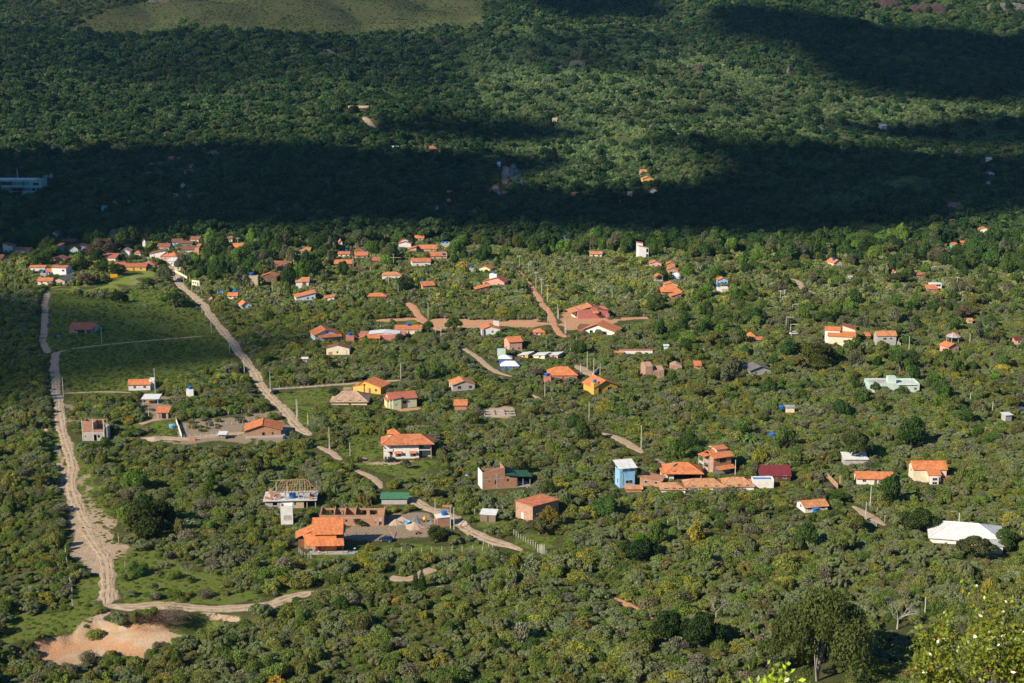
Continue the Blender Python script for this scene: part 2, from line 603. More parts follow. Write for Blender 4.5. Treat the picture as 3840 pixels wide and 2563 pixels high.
GND = ground_mat()
yy = np.concatenate([np.arange(-400, 0, 20), np.arange(0, 276, 6), np.arange(276, 420, 1.5), np.arange(420, 1000, 2.6), np.arange(1000, 2760, 9), np.arange(2760, 3500, 60)])
tt = np.linspace(-1, 1, 341)
hw = 90 + 0.45 * np.maximum(yy, 0)
TX = tt[None, :] * hw[:, None]
TX = np.where(np.abs(tt[None, :]) > 0.985, TX * (1 + (np.abs(tt[None, :]) - 0.985) * 120), TX)
TY = np.repeat(yy[:, None], len(tt), 1)
TZ = H(TX, TY)
terrain = grid_mesh('ground', np.stack([TX, TY, TZ], 2), len(yy), len(tt), GND,
                    {k: np.zeros(TX.shape) for k in ('grass', 'lawn', 'meadow', 'sand', 'red', 'soil')})
tag(terrain, kind='structure')
TPX, TPY, _d = project(TX, TY, TZ)
TPX = np.where(TY > 60, TPX, -9999); TPY = np.where(TY > 60, TPY, 9999)
ATT = {k: np.zeros(TX.shape) for k in ('grass', 'lawn', 'meadow', 'sand', 'red', 'soil')}


def paint(att, pl, val=1.0, soft=14):
    pl = np.asarray(pl)
    wob = soft * 1.6
    m = (TPX > pl[:, 0].min() - 3 * soft) & (TPX < pl[:, 0].max() + 3 * soft) & (TPY > pl[:, 1].min() - 3 * soft) & (TPY < pl[:, 1].max() + 3 * soft)
    if not m.any(): return
    xx_, yy_ = TX[m], TY[m]
    big_ = att == 'meadow'
    q1, q2 = (38., 70.) if big_ else (5.3, 4.1)
    jx = TPX[m] + wob * (2 if big_ else 1) * np.sin(xx_ / q1 + 1.7 * np.sin(yy_ / q2)); jy = TPY[m] + wob * .7 * np.sin(yy_ / q2 + 1.3 * np.sin(xx_ / q1 * 1.3))
    d = edge_dist(jx, jy, pl)
    s = np.where(inpoly(jx, jy, pl), d, -d)
    A = ATT[att]
    A[m] = np.maximum(A[m], val * np.clip(0.5 + s / (2 * soft), 0, 1))


def paint_world(att, x, y, r, val=0.8):
    d = np.hypot(TX - x, TY - y)
    A = ATT[att]
    A[:] = np.maximum(A, val * np.clip(1.5 - d / r, 0, 1))


# keep-clear raster at a quarter of the photograph's pixels: distance of what must stay in view there
KW, KH = 961, 642
KEEP = np.zeros((KH, KW))
BARE = np.zeros((KH, KW))            # 0 = scrub grows, 1 = nothing grows
_kx, _ky = np.meshgrid(np.arange(KW) * 4.0, np.arange(KH) * 4.0)
_fx, _fy = flat_pt(_kx, np.maximum(_ky, 400))
ROWD = np.where(_ky > 700, _fy, 3000)


def keep_rect(x0, x1, y0, y1, d):
    a, b2 = max(0, int(x0 / 4)), min(KW, int(x1 / 4) + 1)
    c, e = max(0, int(y0 / 4)), min(KH, int(y1 / 4) + 1)
    if a < b2 and c < e:
        KEEP[c:e, a:b2] = np.maximum(KEEP[c:e, a:b2], d)


def clear(pl, amount=1.0, keep=True):
    ins = inpoly(_kx, _ky, pl)
    BARE[ins] = np.maximum(BARE[ins], amount)
    if keep:
        KEEP[ins] = np.maximum(KEEP[ins], ROWD[ins])


def road_mat(name, a, b2, ruts=0.0, dark=(0.2, 0.14, 0.1)):
    m, t, b = mat(name)
    p = pos(t)
    n1 = noise(t, 0.35, 5, vec=p); n2 = noise(t, 2.2, 5, rough=0.7, vec=p)
    c = mixc(t, ramp(t, n1, [(0.35, 0.0), (0.65, 1.0)]), a, b2)
    c = mixc(t, ramp(t, n2, [(0.5, 0.0), (0.75, 0.45)]), c, tuple(k * 0.62 for k in a))
    if ruts:
        uv = N(t, "ShaderNodeUVMap", uv_map="uv").outputs[0]
        s = N(t, "ShaderNodeSeparateXYZ"); L(t, uv, s.inputs[0])
        wob = math_(t, 'MULTIPLY', math_(t, 'SUBTRACT', noise(t, 0.12, 3, vec=p), 0.5), 0.28)
        u = math_(t, 'ADD', s.outputs[0], wob)
        tot = None
        for c0, wd in ((0.1, 0.03), (0.33, 0.045), (0.64, 0.05), (0.74, 0.02), (0.9, 0.03)):
            d = math_(t, 'ABSOLUTE', math_(t, 'SUBTRACT', u, c0))
            k = math_(t, 'LESS_THAN', d, wd)
            tot = k if tot is None else math_(t, 'MAXIMUM', tot, k)
        tot = math_(t, 'MULTIPLY', tot, ramp(t, noise(t, 0.5, 4, vec=p), [(0.42, 0.1), (0.6, 1.0)]))
        c = mixc(t, math_(t, 'MULTIPLY', tot, ruts), c, dark)
    L(t, c, b.inputs[0]); b.inputs["Roughness"].default_value = 1.0; b.inputs["Specular IOR Level"].default_value = 0.05
    bump = N(t, "ShaderNodeBump"); bump.inputs["Strength"].default_value = 0.5; bump.inputs["Distance"].default_value = 0.3
    L(t, n2, bump.inputs["Height"]); L(t, bump.outputs[0], b.inputs["Normal"])
    return m


SANDY = road_mat('sandy_road', (0.53, 0.405, 0.275), (0.42, 0.31, 0.20), 0.85, (0.13, 0.10, 0.07))
TAN = road_mat('tan_road', (0.46, 0.345, 0.235), (0.38, 0.275, 0.18), 0.35)
REDR = road_mat('red_road', (0.56, 0.30, 0.18), (0.48, 0.235, 0.125), 0.3, (0.3, 0.14, 0.08))
ROADS = []


def road(name, reg_pts, width, mt, keep=True, lift=0.10, cut=1.0, trail=None):
    pts = [ground(*P(*q)) for q in reg_pts]
    pts = [np.array(p[:2]) for p in pts]
    # Catmull-Rom resample
    out = []
    for i in range(len(pts) - 1):
        p0, p1, p2, p3 = pts[max(i - 1, 0)], pts[i], pts[i + 1], pts[min(i + 2, len(pts) - 1)]
        n = max(2, int(np.linalg.norm(p2 - p1) / 1.6))
        for k in range(n):
            t = k / n
            out.append(0.5 * ((2 * p1) + (p2 - p0) * t + (2 * p0 - 5 * p1 + 4 * p2 - p3) * t * t + (3 * p1 - p0 - 3 * p2 + p3) * t ** 3))
    out.append(pts[-1])
    out = np.array(out)
    d = np.gradient(out, axis=0); d /= np.linalg.norm(d, axis=1)[:, None] + 1e-9
    nn = np.stack([d[:, 1], -d[:, 0]], 1)
    m = MB(); cols = 7
    wl = np.array([width / 2 * (1 + 0.16 * math.sin(i * 0.31 + width) + 0.42 * (rnd.random() - 0.5)) for i in range(len(out))])
    wr = np.array([width / 2 * (1 + 0.16 * math.sin(i * 0.23 + 2) + 0.42 * (rnd.random() - 0.5)) for i in range(len(out))])
    for i_, f_ in enumerate((.25, .5, .72, .88)):
        for w__ in (wl, wr):
            if len(w__) > 10: w__[i_] *= f_; w__[-1 - i_] *= f_
    for i, (o, q) in enumerate(zip(out, nn)):
        for c in range(cols):
            f = -1 + 2 * c / (cols - 1)
            p = o + q * f * (wr[i] if f > 0 else wl[i])
            m.v.append((p[0], p[1], 0))
    a = np.array(m.v)
    z = H(a[:, 0], a[:, 1]) + lift
    edge = np.tile(np.array([1] + [0] * (cols - 2) + [1]), len(out))
    z = z - edge * (lift + 0.05)
    m.v = [(x, y, zz) for (x, y, _), zz in zip(m.v, z)]
    for i in range(len(out) - 1):
        for c in range(cols - 1):
            k = i * cols + c
            m.f.append((k, k + 1, k + cols + 1, k + cols))
            u0, u1 = c / (cols - 1), (c + 1) / (cols - 1)
            m.uv.append([(u0, i), (u1, i), (u1, i + 1), (u0, i + 1)]); m.mi.append(0)
    o = m.build(name, mt, smooth=True)
    tag(o, kind='structure')
    ROADS.append((out, width * 0.5 * cut))
    if keep:
        for c in np.linspace(-0.9, 0.9, 9):
            q = out + nn * (c * width / 2)
            q = np.concatenate([q, (q[1:] + q[:-1]) / 2])
            X, Y, D = project(q[:, 0], q[:, 1], H(q[:, 0], q[:, 1]))
            i, j = (Y / 4).astype(int), (X / 4).astype(int)
            ok = (i >= 0) & (i < KH) & (j >= 0) & (j < KW)
            KEEP[i[ok], j[ok]] = np.maximum(KEEP[i[ok], j[ok]], q[ok, 1])
    return o


road('dirt_road', [('R5', 508, -20), ('R5', 510, 120), ('R5', 535, 250), ('R5', 550, 400), ('R5', 578, 560), ('R5', 620, 680), ('R5', 662, 830),
                   ('R5', 655, 960), ('R5', 672, 1100), ('R5', 745, 1280), ('R5', 840, 1440), ('B1', 775, 130), ('B1', 870, 290), ('B1', 955, 420),
                   ('B1', 985, 560), ('B1', 990, 700), ('B1', 975, 850)], 4.4, SANDY)
road('dirt_road', [('R1', 435, 720), ('R1', 415, 850), ('R1', 410, 1000), ('R1', 400, 1200), ('R1', 450, 1285)], 4.0, TAN, cut=.5)
road('dirt_road', [('R1', 600, 1262), ('R1', 545, 1275), ('R1', 508, 1300), ('R1', 500, 1400), ('R1', 508, 1545)], 4.4, TAN)
road('footpath', [('R1', 660, 1245), ('R1', 900, 1215), ('R1', 1300, 1175), ('R1', 1700, 1142), ('R1', 1850, 1128)], 2.2, TAN)
road('dirt_road', [('R1', 1570, 470), ('R1', 1600, 540), ('R1', 1640, 640), ('R1', 1700, 700), ('R1', 1800, 780), ('R1', 1880, 860), ('R1', 1960, 980), ('R1', 2080, 1120),
                   ('R1', 2200, 1280), ('R1', 2330, 1455), ('R6', 50, 115), ('R6', 150, 230), ('R6', 250, 330), ('R6', 340, 430), ('R6', 420, 520), ('R6', 500, 575)], 5.0, SANDY)
road('dirt_road', [('R6', 560, 670), ('R6', 660, 710), ('R6', 780, 800)], 3.8, TAN, cut=.7)
road('dirt_road', [('R6', 905, 880), ('R6', 1000, 925), ('R6', 1090, 975), ('R6', 1150, 1060)], 3.4, TAN, cut=.6)
road('dirt_road', [('R6', 1310, 1110), ('R6', 1420, 1150), ('R6', 1560, 1240), ('R6', 1750, 1300), ('R6', 1850, 1370), ('R6', 1960, 1440), ('R6', 2100, 1510), ('B2', 2200, 270), ('B2', 2349, 310), ('B3', 90, 350)], 4.8, SANDY)
road('footpath', [('R6', 150, 145), ('R6', 330, 135), ('R6', 600, 118), ('R6', 850, 98), ('R6', 1080, 80), ('R6', 1330, 66)], 3.5, TAN)
road('dirt_road', [('R2', 1395, 820), ('R2', 1440, 870), ('R2', 1490, 930), ('R2', 1540, 985), ('R2', 1640, 1050), ('R2', 1700, 1080)], 5.0, REDR)
road('dirt_road', [('R2', 1100, 988), ('R2', 1300, 980), ('R2', 1480, 972), ('R2', 1620, 1015), ('R2', 1900, 1015), ('R2', 2349, 1005), ('R3', 180, 1010), ('R3', 380, 1015)], 7.0, REDR)
road('dirt_road', [('R3', 60, 530), ('R3', 110, 590), ('R3', 150, 640), ('R3', 215, 725)], 3.4, REDR, keep=False, cut=.8)
road('dirt_road', [('R3', 210, 715), ('R3', 225, 740), ('R3', 290, 850), ('R3', 350, 920), ('R3', 375, 1000), ('R3', 430, 1100), ('R3', 500, 1140)], 4.0, REDR, cut=.8)
road('dirt_road', [('R3', 590, 1395), ('R3', 660, 1440), ('R3', 740, 1500)], 5.5, TAN)
road('dirt_road', [('R2', 1880, 1225), ('R2', 1960, 1275), ('R2', 2060, 1350), ('R2', 2150, 1420), ('R2', 2240, 1470), ('R2', 2349, 1500)], 3.6, TAN)
road('footpath', [('R7', 190, 200), ('R7', 300, 262), ('R7', 460, 350), ('R7', 650, 450)], 2.4, TAN, keep=False)
road('dirt_road', [('R7', 830, 550), ('R7', 960, 590), ('R7', 1060, 650), ('R7', 1200, 735)], 4.6, TAN)
road('dirt_road', [('R7', 1320, 790), ('R7', 1390, 850)], 3.5, TAN, keep=False)
road('dirt_road', [('B1', 960, 845), ('B1', 1200, 870), ('B1', 1500, 855), ('B1', 1900, 885), ('B1', 2349, 860), ('B2', 150, 840), ('B2', 320, 780), ('B2', 540, 725)], 5.2, SANDY)
road('dirt_road', [('B2', 1240, 590), ('B2', 1380, 610), ('B2', 1480, 580), ('B2', 1620, 515)], 4.2, TAN)
road('footpath', [('B2', 1560, 690), ('B2', 1720, 690)], 3, TAN, keep=False)
road('footpath', [('B3', 890, 765), ('B3', 1050, 835), ('B3', 1180, 910), ('B3', 1290, 975)], 3.2, REDR, keep=False, cut=.6)
road('dirt_road', [('R8', 780, 1220), ('R8', 860, 1265), ('R8', 980, 1345), ('R8', 1080, 1400)], 4.2, TAN)
road('footpath', [('R5', 1290, 600), ('R5', 1400, 590), ('R5', 1700, 605), ('R5', 1950, 575), ('R5', 2240, 545)], 5.0, SANDY)
road('footpath', [('R5', 1280, 470), ('R5', 1380, 440), ('R5', 1500, 410)], 3.0, TAN)
road('footpath', [('R5', 580, 185), ('R5', 760, 178), ('R5', 950, 172), ('R5', 1200, 178)], 2.0, TAN)
road('footpath', [('R3', 1000, 965), ('R3', 1250, 965)], 5.0, REDR)
road('footpath', [('D', 835, 270), ('D', 850, 285), ('D', 864, 299)], 7.0, TAN, lift=0.3, keep=False)
road('dirt_road', [('F6', 775, 440), ('F6', 772, 500), ('F6', 768, 570)], 6.0, REDR, lift=0.3)
road('footpath', [('R4', 160, 600), ('R4', 270, 620), ('R4', 320, 690), ('R4', 430, 740)], 4, TAN)

# clearings traced on the photograph: (attribute, value, polygon, bareness)
CLR = [
    ('sand', 0.62, poly('R5', [(500, 640), (590, 640), (640, 900), (670, 1100), (780, 1300), (900, 1566), (640, 1566), (590, 1250), (490, 1000), (520, 850)]), 0.85),
    ('grass', 0.9, poly('R5', [(600, 650), (700, 640), (860, 870), (800, 900), (700, 930)]), 0.7),
    ('grass', 0.9, poly('R5', [(660, 900), (830, 870), (920, 1200), (1060, 1250), (1080, 1566), (880, 1566), (750, 1300)]), 0.92),
    ('sand', 0.55, poly('R5', [(700, 930), (800, 920), (880, 1200), (1040, 1270), (1090, 1566), (900, 1566), (760, 1300)]), 0.9),
    ('sand', 0.62, poly('B1', [(640, 0), (1060, 0), (1100, 260), (1190, 340), (1060, 430), (1080, 700), (1100, 800), (880, 800), (880, 560), (660, 420), (630, 200)]), 0.93),
    ('grass', 0.95, poly('B1', [(1060, 330), (1450, 360), (1500, 430), (1900, 560), (2080, 560), (2060, 740), (2349, 740), (2349, 815), (1500, 830), (1110, 835), (1060, 600)]), 0.9),
    ('grass', 0.9, poly('B1', [(680, 560), (890, 560), (890, 840), (960, 870), (700, 870), (660, 760)]), 0.9),
    ('grass', 0.9, poly('B2', [(0, 780), (300, 740), (540, 690), (300, 700), (0, 760)]), 0.7),
    ('sand', .9, poly('B1', [(220, 1180), (620, 1130), (700, 1040), (900, 930), (1000, 910), (950, 1000), (1120, 1050), (1480, 985), (1500, 1080), (1850, 1130),
                              (1650, 1200), (1330, 1260), (1310, 1350), (1420, 1440), (1300, 1440), (1190, 1340), (1080, 1290), (900, 1340), (700, 1410), (340, 1430), (360, 1340), (450, 1250)]), .985),
    ('red', 0.5, poly('B1', [(300, 1190), (900, 1000), (1480, 1000), (1700, 1140), (1330, 1260), (1400, 1440), (1080, 1290), (700, 1410), (340, 1420)]), 0.5),
    ('red', 0.75, poly('B1', [(1130, 1060), (1480, 985), (1500, 1050), (1300, 1090)]), 1.0),
    ('red', 0.7, poly('B1', [(1000, 1190), (1330, 1250), (1320, 1360), (1400, 1440), (1290, 1440), (1170, 1330), (900, 1280)]), 1.0),
    ('red', 0.75, poly('B1', [(210, 1175), (480, 1150), (700, 1190), (620, 1300), (420, 1400), (340, 1400), (450, 1250)]), 1.0),
    ('sand', 1.0, poly('B1', [(1820, 930), (2230, 930), (2200, 1010), (2060, 1040), (1850, 980)]), 1.0),
    ('grass', 0.7, poly('B1', [(1500, 1000), (1850, 1000), (2100, 1040), (1900, 1120), (1550, 1150)]), 0.9),
    ('grass', 0.95, poly('B1', [(0, 960), (440, 900), (900, 860), (800, 1000), (640, 1080), (400, 1180), (0, 1200)]), 0.75),
    ('soil', 0.95, poly('R6', [(840, 1410), (1190, 1400), (1200, 1290), (1640, 1290), (1640, 1400), (1560, 1480), (1270, 1510), (840, 1500)]), 1.0),
    ('sand', 0.6, poly('R6', [(900, 1400), (1200, 1340), (1640, 1330), (1560, 1450), (1260, 1450), (900, 1450)]), 1.0),
    ('sand', 0.7, poly('R6', [(1530, 1215), (1800, 1215), (1880, 1300), (1850, 1340), (1640, 1290), (1540, 1260)]), 1.0),
    ('sand', 0.5, poly('B2', [(900, 200), (1200, 160), (1500, 190), (1500, 260), (900, 250)]), 0.95),
    ('grass', 0.8, poly('B2', [(480, 380), (900, 330), (1600, 290), (2150, 290), (2150, 370), (1700, 390), (1000, 430), (500, 440)]), 0.75),
    ('soil', 0.8, poly('R5', [(1650, 430), (2349, 350), (2349, 380), (2240, 620), (1680, 640), (1640, 520)]), 0.8),
    ('sand', 0.55, poly('R5', [(1300, 560), (1560, 570), (1680, 600), (2250, 540), (2349, 640), (1700, 650), (1300, 620)]), 1.0),
    ('grass', 0.8, poly('R5', [(700, 430), (760, 430), (760, 540), (700, 540)]), 0.8),
    ('grass', 0.85, poly('R5', [(990, 440), (1280, 430), (1280, 520), (1000, 540)]), 0.8),
    ('soil', 0.9, poly('R5', [(1100, 260), (1500, 190), (1600, 230), (1580, 420), (1420, 430), (1250, 330)]), 0.8),
    ('soil', 0.7, poly('R5', [(590, 250), (700, 250), (710, 460), (600, 460)]), 0.8),
    ('grass', 0.95, poly('R6', [(180, 190), (640, 140), (870, 118), (900, 170), (700, 200), (640, 260), (300, 300), (230, 270)]), 0.97),
    ('soil', 0.75, poly('R6', [(0, 380), (200, 340), (320, 470), (300, 640), (480, 640), (480, 680), (0, 660)]), 0.85),
    ('grass', 0.95, poly('R6', [(900, 820), (1150, 790), (1700, 790), (1660, 880), (1480, 940), (1250, 960), (1100, 940)]), 0.92),
    ('sand', 0.75, poly('R6', [(940, 800), (1160, 780), (1620, 785), (1300, 835), (1150, 840), (980, 825)]), 1.0),
    ('grass', 0.7, poly('R6', [(880, 720), (1150, 700), (1150, 780), (900, 800)]), 0.8),
    ('lawn', 1.0, poly('R1', [(1050, 590), (1200, 545), (1450, 528), (1460, 570), (1300, 600), (1250, 670), (900, 690), (430, 700), (430, 672), (700, 665), (1000, 630)]), 0.97),
    ('soil', 0.8, poly('R1', [(1180, 605), (1440, 590), (1420, 610), (1200, 630)]), 0.9),
    ('soil', 0.8, poly('R1', [(1210, 835), (1500, 800), (1530, 810), (1260, 855)]), 0.9),
    ('sand', 0.7, poly('R6', [(2080, 330), (2349, 290), (2349, 400), (2120, 395)]), 1.0),
    ('sand', 0.7, poly('R7', [(0, 300), (90, 320), (60, 380), (0, 400)]), 1.0),
    ('grass', 0.85, poly('R7', [(440, 1240), (620, 1210), (900, 1215), (760, 1290), (450, 1300)]), 0.9),
    ('grass', 0.9, poly('B3', [(0, 180), (200, 200), (480, 190), (420, 260), (380, 330), (230, 360), (0, 260)]), 0.95),
    ('grass', 0.9, poly('R6', [(1830, 1320), (2050, 1330), (2349, 1350), (2349, 1410), (2060, 1400), (1960, 1410), (1850, 1370)]), 0.9),
    ('grass', 0.8, poly('R6', [(1900, 1240), (2240, 1230), (2349, 1260), (2349, 1300), (2240, 1300), (1900, 1290)]), 0.7),
    ('grass', 0.8, poly('B3', [(740, 560), (950, 560), (1000, 740), (860, 740)]), 0.85),
    ('red', 0.95, poly('R3', [(440, 900), (560, 910), (600, 960), (880, 975), (1000, 950), (1250, 955), (1240, 985), (960, 1000), (900, 1060), (640, 1060), (500, 1110), (430, 1010)]), 1.0),
    ('red', 0.95, poly('R3', [(0, 990), (330, 1000), (350, 1030), (0, 1030)]), 1.0),
    ('red', 0.9, poly('R2', [(1560, 960), (1750, 960), (2349, 985), (2349, 1040), (1900, 1040), (1680, 1100), (1620, 1040)]), 1.0),
    ('soil', 0.7, poly('R2', [(395, 1150), (480, 1140), (480, 1180), (400, 1180)]), 1.0),
    ('grass', 0.8, poly('R2', [(1180, 990), (1500, 1000), (1600, 1030), (1180, 1040)]), 0.8),
    ('grass', 0.95, poly('R4', [(190, 590), (300, 600), (340, 680), (460, 720), (430, 740), (330, 700)]), 0.9),
    ('lawn', 0.9, poly('D', [(1392, 311), (1440, 313), (1450, 320), (1395, 319)]), 0.95),
    ('grass', 0.9, poly('T8', [(1700, 830), (1810, 800), (1930, 815), (1930, 835), (1760, 850)]), 0.95),
    ('sand', 0.7, poly('B3', [(1880, 1180), (2100, 1160), (2090, 1240), (1930, 1240)]), 0.9),
    ('meadow', 1.0, poly('T7', [(-200, 150), (0, 130), (330, 128), (480, 60), (600, 30), (850, 0), (1300, -80), (2150, -80), (2200, 60), (2170, 150), (1800, 145), (1100, 165), (870, 118), (720, 150), (560, 150), (350, 150)]), 0.1),
    ('meadow', 0.62, poly('T7', [(-200, -80), (850, -80), (600, 40), (400, 90), (200, 130), (-200, 130)]), 0.15),
]
for att, val, pl, bare in CLR:
    paint(att, pl, val, soft=10 if pl[:, 1].mean() > 900 else 16)
    clear(pl, bare, keep=bare > 0.9 and att != 'meadow')
# fields of low growth
LOW = [poly('R1', [(440, 720), (1000, 800), (1210, 700), (1500, 700), (1560, 830), (1800, 880), (1900, 980), (2050, 1130), (2150, 1400), (1560, 1560), (560, 1566), (545, 1300), (440, 1240)]),
       poly('R5', [(620, 60), (1150, 60), (1180, 170), (1000, 240), (620, 250)]),
       poly('R1', [(560, 1450), (1180, 1450), (1180, 1566), (560, 1566)]),
       poly('R5', [(470, 560), (540, 560), (600, 860), (440, 860)]),
       poly('R6', [(300, 300), (560, 330), (480, 560), (330, 420)]),
       poly('R5', [(1350, 440), (1600, 440), (1620, 600), (1370, 590)]),
       poly('B1', [(0, 960), (440, 900), (900, 860), (800, 1080), (0, 1200)]),
       poly('B2', [(480, 380), (1500, 330), (2150, 290), (2150, 380), (1600, 430), (500, 440)]),
       poly('R6', [(850, 560), (1150, 560), (1150, 780), (800, 800)])]
for pl in LOW:
    paint('grass', pl, 0.85, 10)
for reg_, pts_ in (('R5', [(40, 500), (480, 480), (470, 700), (300, 760)]), ('R6', [(800, 850), (1000, 860), (1050, 940), (900, 960)])):
    paint('grass', poly(reg_, pts_), 0.6, 20)

# ------------------------------------------------------------------ buildings
LAND, FOOT = [], []
M = MATS


def roof_planes(w, d, h, roof, rise, ov, k=0.0):
    """planes of a roof over a w x d footprint centred at 0; returns [(polygon, eave direction)]"""
    X, Y = w / 2 + ov, d / 2 + ov
    if roof == 'gx':
        ry = k * d / 2
        mf, mb = rise / (d / 2 + ry), rise / (d / 2 - ry)
        zr, zf, zb = h + rise, h - ov * mf, h - ov * mb
        return [([(-X, -Y, zf), (X, -Y, zf), (X, ry, zr), (-X, ry, zr)], (1, 0, 0)), ([(X, Y, zb), (-X, Y, zb), (-X, ry, zr), (X, ry, zr)], (1, 0, 0))]
    if roof == 'gy':
        rx = k * w / 2
        ml, mr = rise / (w / 2 + rx), rise / (w / 2 - rx)
        zr, zl, zz = h + rise, h - ov * ml, h - ov * mr
        return [([(-X, Y, zl), (-X, -Y, zl), (rx, -Y, zr), (rx, Y, zr)], (0, 1, 0)), ([(X, -Y, zz), (X, Y, zz), (rx, Y, zr), (rx, -Y, zr)], (0, 1, 0))]
    if roof in ('sf', 'sb', 'sl', 'sr'):
        if roof in ('sf', 'sb'):
            m = rise / d; a, b = h - ov * m, h + rise + ov * m
            if roof == 'sb': a, b = b, a
            return [([(-X, -Y, a), (X, -Y, a), (X, Y, b), (-X, Y, b)], (1, 0, 0))]
        m = rise / w; a, b = h - ov * m, h + rise + ov * m
        if roof == 'sr': a, b = b, a
        return [([(-X, -Y, a), (X, -Y, b), (X, Y, b), (-X, Y, a)], (0, 1, 0))]
    if roof == 'hip':
        half = min(w, d) / 2
        m = rise / half; ze, zr = h - ov * m, h + rise
        if w >= d:
            r = w / 2 - d / 2 * 0.9
            A, B = (-r, 0, zr), (r, 0, zr)
            return [([(-X, -Y, ze), (X, -Y, ze), B, A], (1, 0, 0)), ([(X, Y, ze), (-X, Y, ze), A, B], (1, 0, 0)),
                    ([(-X, Y, ze), (-X, -Y, ze), A], (0, 1, 0)), ([(X, -Y, ze), (X, Y, ze), B], (0, 1, 0))]
        r = d / 2 - w / 2 * 0.9
        A, B = (0, -r, zr), (0, r, zr)
        return [([(-X, -Y, ze), (X, -Y, ze), A], (1, 0, 0)), ([(X, Y, ze), (-X, Y, ze), B], (1, 0, 0)),
                ([(-X, Y, ze), (-X, -Y, ze), A, B], (0, 1, 0)), ([(X, -Y, ze), (X, Y, ze), B, A], (0, 1, 0))]
    return [([(-X, -Y, h), (X, -Y, h), (X, Y, h), (-X, Y, h)], (1, 0, 0))]


def wall_solid(m, w, d, z0, h, roof, rise, k=0.0):
    x, y = w / 2, d / 2
    e = 0.02
    if roof == 'gx':
        pr = [(-y, z0), (y, z0), (y, h - e), (k * y, h + rise - e), (-y, h - e)]
        a = [(-x, p, q) for p, q in pr]; b = [(x, p, q) for p, q in pr]
    elif roof == 'gy':
        pr = [(-x, z0), (x, z0), (x, h - e), (k * x, h + rise - e), (-x, h - e)]
        a = [(p, y, q) for p, q in pr]; b = [(p, -y, q) for p, q in pr]
    elif roof in ('sf', 'sb'):
        f, b_ = (h, h + rise) if roof == 'sf' else (h + rise, h)
        pr = [(-y, z0), (y, z0), (y, b_ - e), (-y, f - e)]
        a = [(-x, p, q) for p, q in pr]; b = [(x, p, q) for p, q in pr]
    elif roof in ('sl', 'sr'):
        f, b_ = (h, h + rise) if roof == 'sl' else (h + rise, h)
        pr = [(-x, z0), (x, z0), (x, b_ - e), (-x, f - e)]
        a = [(p, y, q) for p, q in pr]; b = [(p, -y, q) for p, q in pr]
    else:
        m.box(-x, x, -y, y, z0, h - e)
        return
    n = len(a)
    m.face(a[::-1]); m.face(b)
    for i in range(n):
        j = (i + 1) % n
        m.face([a[i], a[j], b[j], b[i]])


def shift(m, cx, cy, cz=0):
    m.v = [(a + cx, b + cy, c + cz) for a, b, c in m.v]
    return m


def block(root, cx, cy, w, d, z0, h, roof, rise, ov, wm, rm, k=0.0, lab=None, parapet=False, ridge=False):
    """one volume of a building: walls (or posts where wm is None) up to h and a roof on top"""
    if wm:
        mw = MB()
        wall_solid(mw, w, d, z0, h, roof, rise, k)
        if roof == 'flat' and parapet:
            for q in ((-w / 2, w / 2, -d / 2, -d / 2 + .2), (-w / 2, w / 2, d / 2 - .2, d / 2), (-w / 2, -w / 2 + .2, -d / 2 + .2, d / 2 - .2), (w / 2 - .2, w / 2, -d / 2 + .2, d / 2 - .2)):
                mw.box(*q, h - 0.02, h + 0.5)
        shift(mw, cx, cy).build('wall', M[wm], root)
    else:
        for px_ in (-w / 2 + .1, w / 2 - .1):
            for py_ in (-d / 2 + .1, d / 2 - .1):
                zt = h - 0.03
                if roof == 'sf' and py_ > 0: zt = h + rise - 0.05
                if roof == 'sb' and py_ < 0: zt = h + rise - 0.05
                if roof == 'sl' and px_ > 0: zt = h + rise - 0.05
                if roof == 'sr' and px_ < 0: zt = h + rise - 0.05
                shift(MB().box(px_ - .09, px_ + .09, py_ - .09, py_ + .09, z0, zt), cx, cy).build('post', M['post'], root)
    if rm:
        mr = MB()
        for pl, e in roof_planes(w, d, h, roof, rise, ov, k):
            mr.slab([(a, b, c + 0.1) for a, b, c in pl], 0.11, e)
        r = shift(mr, cx, cy).build('roof', M[rm], root)
        if ridge:
            mc = MB()
            pls = roof_planes(w, d, h, roof, rise, ov, k)
            if roof == 'hip':
                for pl, e in pls[2:] if w >= d else pls[:2]:
                    ap = pl[2]
                    mc.beam((pl[0][0], pl[0][1], pl[0][2] + .12), (ap[0], ap[1], ap[2] + .12), .09)
                    mc.beam((pl[1][0], pl[1][1], pl[1][2] + .12), (ap[0], ap[1], ap[2] + .12), .09)
            a, b = pls[0][0][2], pls[0][0][3] if len(pls[0][0]) > 3 else pls[1][0][2]
            mc.beam((a[0], a[1], a[2] + .13), (b[0], b[1], b[2] + .13), .1)
            shift(mc, cx, cy).build('ridge_cap', M[rm], r)
        return r


